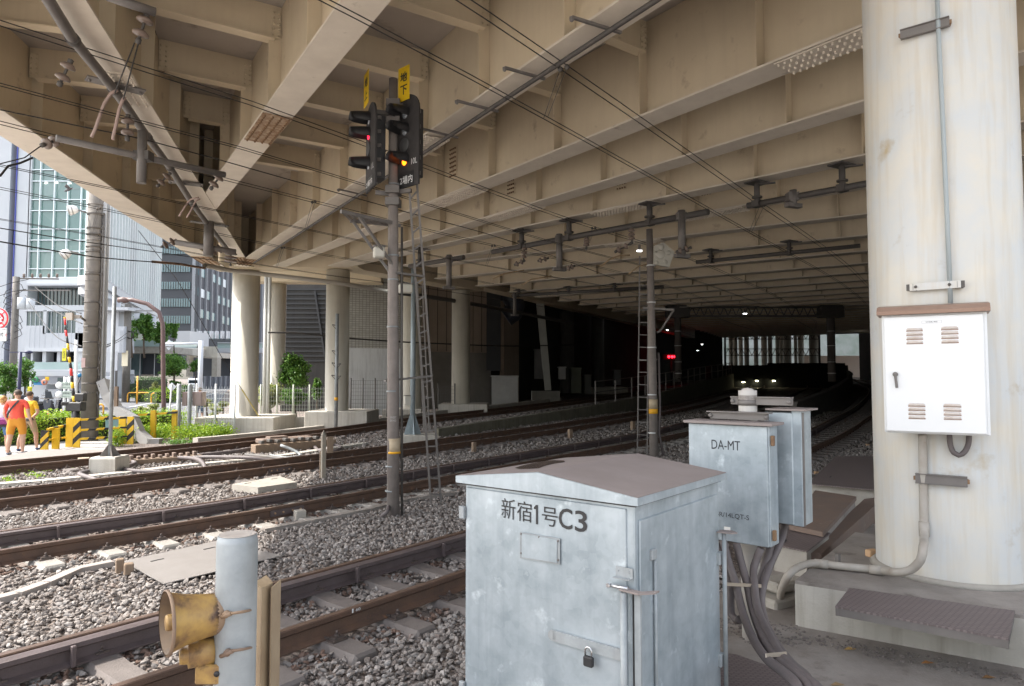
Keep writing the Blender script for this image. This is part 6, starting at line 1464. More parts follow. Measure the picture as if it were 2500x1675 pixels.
def leaves(centers,n,size,m,name,parent,org=None,flat=1.0):
    """centers: (x,y,z,rx,ry,rz) clumps"""
    C=np.array(centers,float); k=rng.integers(0,len(C),n); d=rng.normal(size=(n,3)); d/=np.linalg.norm(d,axis=1)[:,None]
    r=np.minimum(1.45,np.abs(rng.normal(.72,.33,n))); p=C[k,:3]+d*r[:,None]*C[k,3:6]
    q=rng.normal(size=(n,4)); q/=np.linalg.norm(q,axis=1)[:,None]; a,b,c,dd=q.T
    M=np.stack([1-2*(c*c+dd*dd),2*(b*c-a*dd),2*(b*dd+a*c),2*(b*c+a*dd),1-2*(b*b+dd*dd),2*(c*dd-a*b),2*(b*dd-a*c),2*(c*dd+a*b),1-2*(b*b+c*c)],1).reshape(n,3,3)
    s=size*rng.uniform(.6,1.4,n); v=np.einsum('nij,kj->nki',M,leafA)*s[:,None,None]+p[:,None,:]
    v=v.reshape(-1,3)
    root=parent
    while root is not None and root.parent is not None: root=root.parent
    if root is not None: o=ORG[root.name].inverted(); v=v+np.array(o.translation)
    me=bpy.data.meshes.new(name); F=np.arange(n*4).reshape(n,4); me.vertices.add(n*4); me.vertices.foreach_set('co',v.ravel()); me.loops.add(n*4); me.loops.foreach_set('vertex_index',F.ravel().astype(np.int32))
    me.polygons.add(n); me.polygons.foreach_set('loop_start',np.arange(0,n*4,4,dtype=np.int32)); me.polygons.foreach_set('loop_total',np.full(n,4,dtype=np.int32)); me.update()
    me.materials.append(m); at=me.attributes.new('tone','FLOAT','POINT'); tone=np.clip(rng.random(n)*.7+rng.random(len(C))[k]*.3,0,1); at.data.foreach_set('value',np.repeat(tone,4).astype(np.float32))
    o=bpy.data.objects.new(name,me); COL.objects.link(o)
    if parent is not None: o.parent=parent
    return o
bark=pm('bark',(.12,.09,.065),.9,0,(.08,.06,.045),12,bump=.4)
def tree(label,u,v,Y,ru,rv,zbase,m,n=2500,size=.16,name='tree',clumps=26,group='trees in the street'):
    c=atY(u,v,Y); rx=ru/FPX*Y; rz=rv/FPX*Y; t=thing(name,label,'tree',(c.x,Y,zbase),group); tb=MB()
    top=Vector((c.x,Y,c.z-rz*.2)); tb.tube([(c.x+.1,Y,zbase-.05),(c.x,Y,(zbase+top.z)/2),tuple(top)],[rx*.07+.04,rx*.05+.03,rx*.03+.02],8)
    cl=[]
    for k in range(clumps):
        a=rng.uniform(0,6.28); rr=rng.uniform(.05,.85); zz=rng.uniform(-.75,.9); q=(c.x+math.cos(a)*rr*rx*(1-.3*abs(zz)),Y+math.sin(a)*rr*rx,c.z+zz*rz*.8); s=rng.uniform(.22,.42)
        cl.append((*q,rx*s,rx*s,rz*s*.8)); tb.tube([tuple(top-Vector((0,0,rz*.5))),tuple((Vector(q)+top)/2),q],[rx*.03+.015,rx*.02+.01,.008],5)
    tb.build('trunk',bark,t,fix=False); leaves(cl,n,size,m,'crown',t); return t
tree('green tree on the walkway level right of the white wing',322,795,70,26,36,4.0,lfM,5000,.24); tree('green tree at the middle of the row above the walkway',352,798,71,26,40,4.0,lfM,5000,.24); tree('smaller loose green tree at the right end of the row above the walkway',392,815,73,22,30,4.0,lfM,3500,.24); tree('small green tree close to the white wing roof',283,757,64,12,12,6.5,lfM,900,.26); tree('thin tree below the grey building, right end of the row',425,808,76,12,22,4.5,lfM,900,.28)
tree('round crowned street tree beside the vans',426,892,62,42,36,LZ,lfM,5200,.17); tree('small tree behind the round crowned street tree',478,895,80,14,18,LZ,lfM,900,.2)
tree('feathery dark tree at the left edge by the utility pole',14,925,40,28,50,LZ,lfM,3000,.13); tree('feathery tree right of the left utility pole',62,915,41,24,45,LZ,lfM,1900,.12)
tree('dark shrub crowding behind the green mesh fence',716,908,31.5,46,46,.0,lfM,8000,.11,name='shrub',group='shrubs'); tree('light shrub low behind the green mesh fence, left half',660,968,29.5,30,30,.1,lfY,4500,.10,name='shrub',group='shrubs'); tree('light shrub low behind the green mesh fence, right half',720,972,29,34,24,.1,lfM,4500,.10,name='shrub',group='shrubs'); tree('shrub trailing over the right end of the green mesh fence',775,950,28.2,14,30,.1,lfM,1500,.09,name='shrub',group='shrubs')
def hedge(label,pts,h,w_,m,n,size,z=LZ,name='hedge',cat='hedge',group='hedges'):
    P=[Vector(p) for p in pts]; t=thing(name,label,cat,(P[0].x,P[0].y,z),group); cl=[]
    for a,b in zip(P,P[1:]):
        k=max(2,int((b-a).length/(w_*.55)))
        for i in range(k+1): 
            p=a.lerp(b,i/k); 
            for zz in (.35,.75): cl.append((p.x,p.y+rng.uniform(-.1,.1),z+h*zz,w_*.55,w_*.55,h*.32))
    leaves(cl,n,size,m,'foliage',t)
    q=MB(); 
    for a,b in zip(P,P[1:]): q.bar((a.x,a.y,z+h*.42),(b.x,b.y,z+h*.42),w_*.7,h*.8)
    q.build('inner_twigs',pm('twigs',(.035,.05,.015),.9),t)
w0=lambda u,v,z=LZ:(onZ(u,v,z).x,onZ(u,v,z).y,0)
hedge('bright yellow green hedge behind the three pedestrians',[w0(-60,1090),w0(60,1085),w0(175,1074)],.95,.8,lfB,14000,.07)
hedge('bright green hedge behind the utility pole and barriers',[w0(245,1072),w0(340,1066),w0(428,1058)],.85,.9,lfB,11000,.07)
hedge('clipped green hedge along the far side of the street',[w0(347,980),w0(400,984),w0(432,968)],1.1,1.6,lfB,6000,.12); hedge('clipped hedge further along behind the street lamp',[w0(410,978),w0(460,960)],1.2,1.4,lfM,2500,.13)
hedge('dark clipped hedge with a sloping top by the lobby',[w0(318,962),w0(360,956),w0(396,950)],2.1,2.2,lfD,6000,.15); hedge('low dark hedge beside the white slab',[w0(283,972),w0(330,966)],1.7,1.4,lfD,3000,.13)
for i,(u,v,r,Yb) in enumerate(((300,1012,22,30),(342,1008,20,31),(372,1002,22,32),(380,942,14,60),(425,940,14,62),(505,985,14,34),(520,1003,20,30),(545,992,18,31))):
    tree(['variegated low bush left of the round trio in the street bed','variegated low bush at the middle of the round trio','round variegated bush right of the trio','small bush above the clipped hedge','small bush near the round crowned street tree','bush behind the brown boxes','low bush beside the pavement behind the white mesh fence','low bush left of the first round column'][i],u,v,Yb,r,r*.8,LZ,lfY if i!=4 else lfM,900,.09 if Yb<40 else .14,name='bush',clumps=8,group='round bushes')
def weeds(label,pix,n,m,size,h,name='weeds'):
    cl=[]
    for (u,v,r) in pix: p=gpt(u,v); cl.append((p.x,p.y,p.z+h*.45,r,r,h*.5))
    o=leaves(cl,n,size,m,name,None); o['kind']='stuff'; return o
weeds('',[(390,1072,.5),(420,1066,.7),(455,1076,.55),(490,1070,.6),(520,1072,.4),(545,1074,.35),(350,1074,.4),(310,1080,.35),(285,1088,.25)],7500,lfB,.07,.55)
weeds('',[(560,1062,.35),(590,1060,.3),(430,1085,.3),(480,1084,.3),(530,1079,.3)],1800,lfM,.06,.16)
weeds('',[(400,1040,.5),(430,1045,.5),(370,1045,.5)],2500,lfM,.07,.7)
weeds('',[(38,1160,.14),(80,1165,.12),(120,1150,.15),(165,1145,.12),(190,1140,.1),(15,1175,.1),(95,1168,.1),(25,1180,.08)],500,lfB,.035,.12)
# ================================================================= street furniture and crossing
def stripes(a,b,w_,h,up,pitch,par,name='striped_rail',skew=.8):
    a,b=Vector(a),Vector(b);d=(b-a);L=d.length;d.normalize();up=Vector(up);x=d.cross(up).normalized();z=x.cross(d)
    my,mk=MB(),MB();n=max(2,int(round(L/pitch)));
    for i in range(n):
        m=(my,mk)[i%2];vs=[]
        for e in (0,1):
            for (p,q) in ((-1,-1),(1,-1),(1,1),(-1,1)):
                s=L*(i+e)/n; 
                if 0<i+e<n: s+=q*h*.5*skew
                vs.append(tuple(a+d*s+x*p*w_/2+z*q*h/2))
        m.add(vs,[(0,1,2,3),(7,6,5,4),(0,4,5,1),(1,5,6,2),(2,6,7,3),(3,7,4,0)])
    o=my.build(name,yellow,par); mk.build('black_stripe',black,o)
yz=lambda a,b,Y:atY(a/3.266,650+b/3.266,Y)
def ypost(par,a0,b0,a1,b1,Y,striped):
    p=yz((a0+a1)/2,b1,Y);q=yz((a0+a1)/2,b0,Y);w_=(a1-a0)/3.266/FPX*Y
    if striped: stripes((p.x,Y,p.z),(p.x,Y,q.z),.05,w_,(1,0,0),.16,par,'striped_post',1.0)
    else: MB().box((p.x-w_/2,Y-.03,p.z),(p.x+w_/2,Y+.03,q.z)).build('post',yellow,par)
t=thing('crossing_barrier','low yellow and black pipe barrier nearest the pedestrians','barrier',tuple(yz(400,1460,20.2)),'yellow and black crossing barriers')
ypost(t,323,1310,383,1465,20.0,True);ypost(t,415,1290,470,1460,20.3,False)
stripes(yz(380,1303,20),yz(530,1268,21),.07,.07,(0,0,1),.25,t);stripes(yz(380,1387,20),yz(530,1365,21),.05,.05,(0,0,1),.4,t)
t=thing('crossing_barrier','tall yellow and black three rail barrier in front of the utility pole','barrier',tuple(yz(800,1440,21)),'yellow and black crossing barriers')
ypost(t,525,1210,580,1450,20.9,False);ypost(t,582,1210,636,1445,20.6,True);ypost(t,945,1200,1000,1420,21.7,False);ypost(t,1012,1200,1062,1420,21.5,True)
for (v0,v1) in ((1225,1207),(1308,1285),(1378,1357)): stripes(yz(636,v0,20.6),yz(1012,v1,21.5),.06,.06,(0,0,1),.22,t)
MB().prism([yz(840,1228,22),yz(950,1222,22.2),yz(950,1285,22.2),yz(840,1290,22)],(0,.03,0)).build('blue_panel',pm('blue_panel',(.20,.35,.40),.5),t)
t=thing('crossing_barrier','yellow and black single rail barrier behind, reaching to the grey posts','barrier',tuple(atY(380,1040,23)),'yellow and black crossing barriers')
stripes(atY(238,1020,23),atY(432,1007,23.4),.07,.07,(0,0,1),.3,t)
for (u,Y) in ((375,23.2),(427,23.5)): p=atY(u,1006,Y); MB().box((p.x-.08,Y-.05,LZ),(p.x+.08,Y+.05,p.z+.06)).build('post',yellow,t)
# utility pole
UY=23; p=atY(217,1075,UY); UX=p.x; t=thing('utility_pole','thick banded concrete utility pole behind the yellow and black barrier','pole',(UX,UY,LZ))
MB().tube([(UX,UY,LZ-.05),(UX,UY,5),(UX,UY,10.5)],[.275,.25,.225],32).build('pole',poleM,t)
m=MB()
for v in list(range(505,1000,26)): z_=atY(217,v+rng.uniform(-6,6),UY).z; m.tube([(UX,UY,z_),(UX,UY,z_+.02)],.262,24)
m.build('wire_band',steelG,t); m=MB()
for v in (525,560,575,605,617,672,740,800,838,900,938,960): z_=atY(217,v,UY).z; m.tube([(UX,UY,z_),(UX,UY,z_+.05)],.268,24); m.cbox((UX+.27,UY-.05,z_+.02),(.1,.08,.08))
m.build('clamp',steelD,t); MB().cbox((UX-.1,UY-.262,atY(210,886,UY).z),(.13,.02,.32)).build('notice',pm('faded_pink',(.50,.36,.35),.7),t)
MB().tube([(UX+.30,UY-.05,LZ),(UX+.30,UY-.05,7.5)],.03,8).build('riser_cable',steelD,t)
m=MB(); [m.tube([(UX+.29,UY-.1,atY(217,v,UY).z),(UX+.42,UY-.2,atY(217,v+18,UY).z)],.012,5) for v in range(535,1000,28)]; m.build('step_bolt',steelD,t)
t=thing('steel_mast','grey steel mast right of the utility pole, bent cable duct at its foot','mast',(UX+.6,UY,LZ)); a=atY(253,495,UY);b=atY(253,942,UY)
m=MB(); m.box((a.x-.11,UY,b.z),(a.x+.11,UY+.02,a.z)); m.box((a.x-.11,UY+.2,b.z),(a.x+.11,UY+.22,a.z)); m.box((a.x-.01,UY+.02,b.z),(a.x+.01,UY+.2,a.z)); m.build('mast',pm('mast_pale',(.45,.46,.47),.6),t)
m=MB(); P=[atY(u,v,Yq) for u,v,Yq in ((252,930,UY),(262,960,22.9),(285,1000,22.8),(325,1025,22.6),(340,1060,22.5),(365,1082,22.3),(390,1082,22.3))]
for q0,q1 in zip(P,P[1:]): m.bar(q0,q1+(q1-q0).normalized()*.05,.30,.30,up=(0,1,0))
m.build('bent_duct',pm('duct_grey',(.33,.32,.31),.65,0,(.27,.26,.25),4),t)
for i,(u,v,lab) in enumerate(((175,513,'round white floodlight high on the utility pole'),(160,620,'tilted dark floodlight below the other on the utility pole'))):
    p=atY(u,v,22.6); t=thing('floodlight',lab,'floodlight',tuple(p),'floodlights on the utility pole'); d=Vector((-.7,-.5,-.3-.4*i)); MB().lathe([(0,-.02),(.14,0),(.16,.04),(.16,.12)],p+d*.12,-d,20).build('lamp',pm('flood_face%d'%i,(.25,.24,.23),.3),t); MB().lathe([(.17,.02),(.15,.16),(.1,.28),(0,.3)],p+d*.12,-d,20).build('shell',white,t); MB().bar(p-d*.15,(UX-.15,UY,p.z-.05),.04,.04).build('bracket',steelG,t)
p=atY(172,773,22.2); t=thing('loudspeaker','square grey horn loudspeaker on the utility pole above the barrier arm','loudspeaker',tuple(p)); m=MB(); m.prism([p+Vector((-.14,-.05,-.12)),p+Vector((.12,-.1,-.12)),p+Vector((.12,-.1,.12)),p+Vector((-.14,-.05,.12))],(.0,.1,0)); m.prism([p+Vector((.1,.0,-.06)),p+Vector((.3,.02,-.05)),p+Vector((.3,.02,.05)),p+Vector((.1,.0,.06))],(0,.1,0)); m.build('horn',pm('speaker_grey',(.35,.31,.27),.6),t); MB().bar(p+Vector((.28,.05,0)),(UX-.2,UY,p.z-.1),.05,.05).build('bracket',steelD,t)
# crossing gate
def gz(a,b,Y=21.9): return atY(a/3.266,650+b/3.266,Y)
t=thing('crossing_gate','raised crossing gate arm in red, black and yellow bands left of the utility pole','crossing gate',tuple(gz(605,1210)))
seg=[(605,1215,'k'),(600,1130,'k'),(592,1085,'y'),(588,1035,'k'),(580,975,'y'),(576,925,'k'),(570,875,'r'),(565,815,'k'),(558,770,'y'),(550,725,'k'),(545,670,'y'),(540,618,'k'),(532,560,'r'),(524,510,'k' ),(522,470,'r'),(517,418,'y'),(516,405,None)]
MT={'k':black,'y':signY,'r':red}
for i in range(len(seg)-1):
    a,b=seg[i],seg[i+1]; r_=.055-.0018*i; MB().tube([gz(a[0],a[1]),gz(b[0],b[1])],r_,12).build('arm_band',MT[a[2]],t)
m=MB(); c_=gz(605,1120); m.cbox(tuple(c_),(.5,.3,.28),0,.02); m.cbox(tuple(c_+Vector((.15,0,.3))),(.3,.2,.25),0,.02); m.cbox(tuple(c_+Vector((-.2,-.1,.1))),(.35,.12,.12),.4,.02); m.cyl((c_.x,c_.y,LZ),.12,c_.z-LZ,16); m.build('gate_machine',black,t)
a=gz(513,655);b=gz(540,755); m=MB(); m.box((a.x,21.8,b.z),(b.x,21.83,a.z)); pb=m.build('yellow_tag',pm('tag_yellow',(.65,.62,.03),.5),t)
fit_text('注意',black,pb,Vector(((a.x+b.x)/2,21.795,(a.z+b.z)/2)),(1,0,0),(0,0,1),(b.x-a.x)*.5,(a.z-b.z)*.6)
# twin grey posts with brown boxes
t=thing('box_stand','two rounded grey steel posts carrying brown equipment boxes left of the round column','equipment stand',tuple(atY(450,1050,24)))
for (u,w_) in ((439,4.2),(464,5)): p=atY(u,937,24); MB().lathe([(w_/FPX*24,LZ-p.z),(w_/FPX*24,-.06),(w_/FPX*17,-.015),(0,0)],(p.x,24,p.z),n=16).build('post',galvP,t)
pk=pm('brown_box',(.33,.25,.235),.6,0,(.29,.22,.2),3)
for (u0,u1) in ((445,458),(470,493)): a=atY(u0,957,24.1);b=atY(u1,991,24.1); m=MB(); m.box((a.x,24.1,b.z),(b.x,24.4,a.z)); m.box((a.x+.03,24.08,b.z+.03),(b.x-.03,24.1,a.z-.03)); m.build('equipment_box',pk,t)
m=MB(); p=atY(464,1045,24); [m.prism([(p.x,24,LZ),(p.x+s*.3,24,LZ),(p.x,24,LZ+.35)],(0,.02,0)) for s in (-1,1)]; m.build('gusset',galvP,t)
# street lamp, signs
brn=pm('lamp_brown',(.13,.075,.065),.5); LY=42
P=[atY(u,v,LY) for u,v in ((400,1005),(399,950),(398,850),(397,790),(388,762),(360,742),(325,733),(305,731))]; t=thing('street_lamp','curved brown street lamp in front of the walkway','street lamp',(P[0].x,LY,LZ)); MB().tube(catmull([Vector((P[0].x,LY,LZ))]+P[1:],.5),.13,10).build('pole',brn,t); p=P[-1]; MB().lathe([(0,-.35),(.16,-.3),(.2,0),(.14,.3),(0,.4)],(p.x-.1,LY,p.z-.05),(1,0,0),14).build('lamp_head',brn,t); MB().lathe([(0,-.2),(.15,-.1),(.15,0)],(p.x-.15,LY,p.z-.1),(0,0,1),14).build('lamp_glass',lensW,t)
backM=pm('sign_back',(.62,.64,.66),.5)
Y=46; p=atY(491,835,Y); t=thing('sign_gantry','white pole with a long arm holding a diamond sign seen from behind','sign',(p.x,Y,LZ)); MB().tube([(p.x,Y,LZ),(p.x,Y,p.z+.1)],.15,12).build('pole',backM,t); q=atY(400,839,Y); MB().tube([(p.x,Y,p.z-.1),(q.x,Y,q.z)],.07,8).build('arm',backM,t); c_=atY(412,842,Y); r=.33*1.0; r=13/FPX*Y; MB().prism([c_+Vector((-r,0,0)),c_+Vector((0,0,-r)),c_+Vector((r,0,0)),c_+Vector((0,0,r))],(0,.04,0)).build('diamond_plate',backM,t); m=MB(); [m.bar(c_+Vector((-r*.8,-.03,z_)),c_+Vector((r*.8,-.03,z_)),.05,.04) for z_ in (-.12,.12)]; m.box((c_.x-.3,Y-.02,c_.z-r-.25),(c_.x+.3,Y+.02,c_.z-r-.08)); m.build('stiffener',steelG,t)
Y=30; c_=atY(419,945,Y); r=11/FPX*Y; t=thing('diamond_sign','small diamond sign seen from behind on a thin white post','sign',(c_.x,Y,LZ)); MB().prism([c_+Vector((-r,0,0)),c_+Vector((0,0,-r)),c_+Vector((r,0,0)),c_+Vector((0,0,r))],(0,.03,0)).build('diamond_plate',backM,t); MB().tube([(c_.x-.05,Y-.03,LZ),(c_.x,Y-.03,c_.z+r*.6)],.035,8).build('post',white,t)
orange=pm('guard_orange',(.75,.36,.03),.5)
for i,(u0,u1,vt,vb,Y) in enumerate(((312,366,959,973,57),(370,383,960,974,56),(384,396,958,972,57),(240,252,987,1010,38),(132,148,1000,1018,40))):
    a=atY(u0,vt,Y);b=atY(u1,vb,Y); tag(MB().tube(catmull([(a.x,Y,LZ),(a.x,Y,a.z-.1),(a.x+.12,Y,a.z),(b.x-.12,Y,a.z),(b.x,Y,a.z-.1),(b.x,Y,LZ)],.2),.05,8).build('hoop_barrier',orange),['long orange hoop rail before the far hedge','short orange hoop rail right of the long one','orange hoop rail beside the brown street lamp','orange hoop rail between the utility pole and the thin pole','orange hoop rail behind the parked scooters'][i],'hoop rail','orange hoop rails')
for i,(u,vt,vb,Y) in enumerate(((336,918,958,54),)): p=atY(u,vt,Y); tag(MB().tube([(p.x,Y,LZ),(p.x,Y,p.z)],.06,8).build('marker_pole',orange),'orange and dark marker pole by the clipped hedge','pole')
def upole(label,u,vt,Y,r,extras):
    p=atY(u,vt,Y); t=thing('utility_pole',label,'pole',(p.x,Y,LZ)); MB().tube([(p.x,Y,LZ),(p.x,Y,p.z)],[r*1.15,r],14).build('pole',poleM,t); extras(t,p,Y); return t
def ex1(t,p,Y):
    m=MB(); m.bar((p.x-.2,Y,p.z-.9),(p.x+3.6,Y,p.z-.9),.08,.08); m.bar((p.x-.2,Y,p.z-.1),(p.x+2.6,Y+.3,p.z-.1),.08,.08); m.build('crossarm',steelG,t); m=MB()
    for k in range(5): m.lathe([(0,-.15),(.09,-.1),(.06,0),(.1,.06),(0,.16)],(p.x+.5+k*.55,Y,p.z+.08),n=10)
    m.build('insulator_row',porcel,t); m=MB(); m.cyl((p.x+.45,Y,atY(50,755,Y).z),.28,.75,14); m.cyl((p.x+1.0,Y,atY(50,755,Y).z),.25,.7,14); m.build('transformer',backM,t)
    m=MB(); rs=np.random.default_rng(3)
    for k in range(10):
        z0=p.z-.3-k*.42; s=rs.choice([-1,1]); m.tube(catmull([(p.x,Y-.1,z0),(p.x+s*.5,Y-.2,z0-.25),(p.x+s*.65,Y-.2,z0-.6),(p.x+.05,Y-.15,z0-.9)],.2),.02,5)
    m.build('loop_cable',wireM,t); MB().box((p.x-.22,Y-.32,2.0-2.0+.2),(p.x+.22,Y-.25,2.5)).build('poster',pm('poster',(.62,.60,.56),.7,0,(.5,.46,.42),3),t)
upole('slender utility pole with transformers and looping cables at the left',40,676,45,.20,ex1)
def ex2_(t,p,Y):
    m=MB(); m.bar((p.x-1.2,Y,p.z-.6),(p.x+2.2,Y,p.z-.6),.08,.08); m.build('crossarm',steelG,t); m=MB(); m.tube(catmull([(p.x,Y-.2,p.z-2.3),(p.x+.6,Y-.2,p.z-2.5),(p.x+.5,Y-.2,p.z-3),(p.x,Y-.2,p.z-2.8)],.2),.05,6); m.build('loop_cable',wireM,t); MB().box((p.x-.25,Y-.3,2.9),(p.x+.25,Y-.24,4.2)).build('poster',pm('poster2',(.7,.62,.45),.7),t)
upole('pale utility pole in front of the walkway with stickers on it',313,742,58,.27,ex2_)
for i,(A_,B_,C_) in enumerate((((64,730,45),(130,815,36),(200,846,24)),((62,722,45),(135,760,36),(200,790,24)),((85,700,45),(140,745,36),(198,765,24)),((0,700,44),(30,690,44.5),(70,682,45)),((0,722,44),(30,712,44.5),(64,706,45)),((262,842,24),(290,828,40),(311,812,58)),((258,848,24),(285,836,40),(311,822,58)))):
    cable_px('street cable number %s between the poles at the left'%('one','two','three','four','five','six','seven')[i],[A_,B_,C_],.022,group='street cables',name='street_cable')
# signs at left
Y=24.5; c_=atY(-6,778,Y); r=27/FPX*Y; t=thing('round_sign','round white sign with a red rim at the left edge above a small board','sign',tuple(c_)); MB().lathe([(0,0),(r,0),(r,.04),(0,.04)],c_,(0,1,0),40).build('disc',white,t); m=MB(); m.lathe([(r*.86,-.004),(r,-.004),(r,-.012),(r*.86,-.012)],c_,(0,1,0),40); [m.bar(c_+Vector((math.cos(a)*r*.6,-.008,math.sin(a)*r*.6)),c_+Vector((math.cos(a)*r*.9,-.008,math.sin(a)*r*.9)),.01,.03) for a in (R(45),R(-45),R(135),R(225))]; m.lathe([(0,-.004),(r*.6,-.004),(r*.6,-.01),(0,-.012)],c_,(0,1,0),32); m.build('red_rim',pm('sign_red',(.75,.03,.05),.5),t)
fit_text('全',white,t,c_+Vector((r*.28,-.02,0)),(1,0,0),(0,0,1),r*.5,r*.62,.02); MB().tube([(c_.x-.3,Y+.05,LZ),(c_.x-.3,Y+.05,c_.z)],.05,8).build('post',white,t)
a=atY(-30,801,Y);b=atY(19.5,833,Y); m=MB(); m.box((a.x,Y-.1,b.z),(b.x,Y-.06,a.z)); bd=m.build('board',white,t); fit_text('式',inkM,bd,atY(4,817,Y-.11),(1,0,0),(0,0,1),.13,.15,.01); fit_text('自販機',pm('red_ink',(.6,.05,.05),.5),bd,atY(14,818,Y-.11),(0,0,-1) if 0 else (1,0,0),(0,0,1),.06,.12); MB().box((atY(0,0,Y).x-.05,Y-.112,atY(0,832,Y).z),(atY(17,0,Y).x,Y-.102,atY(0,826,Y).z)).build('blue_strip',pm('sign_blue',(.03,.10,.35),.5),bd); fit_text('→',white,bd,atY(12,829,Y-.113),(1,0,0),(0,0,1),.08,.05,.01)
fit_text('力日鮮',inkM,bd,atY(8,804.5,Y-.11),(1,0,0),(0,0,1),.18,.045)
Y=36; c_=atY(73.5,954,Y); t=thing('parking_sign','small yellow sign on a white pole beside the scooters','sign',(c_.x,Y,LZ)); a=atY(68.5,944,Y);b=atY(78,964,Y); m=MB(); m.box((a.x,Y-.03,b.z),(b.x,Y,a.z)); bd=m.build('yellow_plate',pm('plate_yellow',(.80,.72,.02),.5),t); fit_text('二輪車',inkM,bd,c_+Vector((.05,-.032,.0)),(1,0,0),(0,0,1),.09,.32,.01); fit_text('入口',inkM,bd,c_+Vector((-.05,-.032,.0)),(1,0,0),(0,0,1),.07,.3,.01); MB().tube([(c_.x,Y+.02,LZ),(c_.x,Y+.02,atY(74,930,Y).z)],.035,8).build('pole',white,t)
Y=30; t=thing('direction_sign','pair of pale green direction plates on two white posts','sign',tuple(atY(162,1030,Y))); m=MB()
for u in (157,167): p=atY(u,920,Y); m.tube([(p.x,Y+.06,LZ),(p.x,Y+.06,p.z)],.06,10)
m.build('post',white,t); spl=pm('sign_green',(.45,.52,.45),.5)
for (v0,v1,tx,tx2) in ((933,949,'← 代々木駅 南口','Yoyogi Sta. South'),(955,971,'新宿駅南口','Shinjuku Sta.')):
    a=atY(147,v0,Y);b=atY(178,v1,Y); m=MB(); m.box((a.x,Y-.04,b.z),(b.x,Y,a.z)); pl_=m.build('plate',spl,t); MB().lathe([(0,0),(.15,0),(.15,.05),(0,.05)],(a.x-.02,Y-.05,(a.z+b.z)/2),(0,1,0),20).build('round_end',white,t)
    fit_text(tx,inkM,pl_,Vector(((a.x+b.x)/2,Y-.042,(a.z+b.z)/2+.05)),(1,0,0),(0,0,1),(b.x-a.x)*.82,.10); fit_text(tx2,inkM,pl_,Vector(((a.x+b.x)/2,Y-.042,(a.z+b.z)/2-.09)),(1,0,0),(0,0,1),(b.x-a.x)*.6,.05)
for i,(u,v0,v1) in enumerate(((118,1003,1023),(150,1000,1018))):
    Y=34; p=atY(u,v0,Y); t=thing('delineator','orange and white traffic post, %s of two by the scooters'%('left','right')[i],'traffic post',(p.x,Y,LZ),'orange traffic posts'); MB().tube([(p.x,Y,LZ),(p.x,Y,p.z)],.04,10).build('post',pm('cone_orange%d'%i,(.75,.12,.03),.5),t); m=MB(); m.tube([(p.x,Y,p.z-.12),(p.x,Y,p.z-.06)],.043,10); m.tube([(p.x,Y,p.z-.26),(p.x,Y,p.z-.2)],.043,10); m.build('white_band',white,t)
Y=44; t=thing('kiosk','low white kiosk with a grey pitched roof and coloured boards behind the scooters','kiosk',tuple(atY(120,985,Y)))
R_('kiosk_wall',wallW,t,Y,4,[(76,938,112,980),(112,950,142,985)]); R_('roof',frameM,t,Y-.4,4.5,[(70,908,175,918)]); R_('blue_board',pm('blue_board',(.05,.25,.5),.5),t,Y-.6,.1,[(82,933,106,940)]); m=MB(); c_=atY(108,933,Y-.7); m.lathe([(.09,0),(.19,0),(.19,.05),(.09,.05)],c_,(0,1,0),20); m.build('orange_ring',pm('ring_orange',(.55,.2,.12),.5),t); c_=atY(86,927,Y-.7); MB().lathe([(.1,0),(.19,0),(.19,.05),(.1,.05)],c_,(0,1,0),20).build('green_ring',pm('ring_green',(.05,.3,.12),.5),t); R_('yellow_board',signY,t,Y-.6,.05,[(110,920,119,929)])
R_('white_machine',wallW,t,Y-2,1.5,[(125,975,140,1000)])
Y=40; t=thing('round_mirror','blue round sign on a dark bent arm beside the utility pole','sign',tuple(atY(193,916,Y))); MB().lathe([(0,0),(.13,.0),(.11,.08),(0,.1)],atY(193,916,Y),(0,1,0),18).build('blue_disc',pm('disc_blue',(.02,.2,.4),.4),t); MB().tube([atY(196,922,Y),atY(190,940,Y),atY(190,960,Y)],.04,6).build('arm',steelD,t)
tag(MB().tube([atY(184,1040,30),atY(186,830,30)],.07,10).build('white_pole',white),'tall plain white pole just left of the utility pole','pole')
m=MB(); p=atY(50,860,38); tag(m.tube([(p.x,38,LZ),(p.x,38,p.z)],.09,10).bar((p.x-.6,38,p.z),(p.x+.5,38,p.z),.05,.05).lathe([(0,-.1),(.22,-.03),(.2,.05),(0,.1)],(p.x+.45,38,p.z),n=14).build('lamp_post',pm('navy_post',(.04,.04,.09),.5)),'dark slim lamp post among the leaves at the left','lamp post')
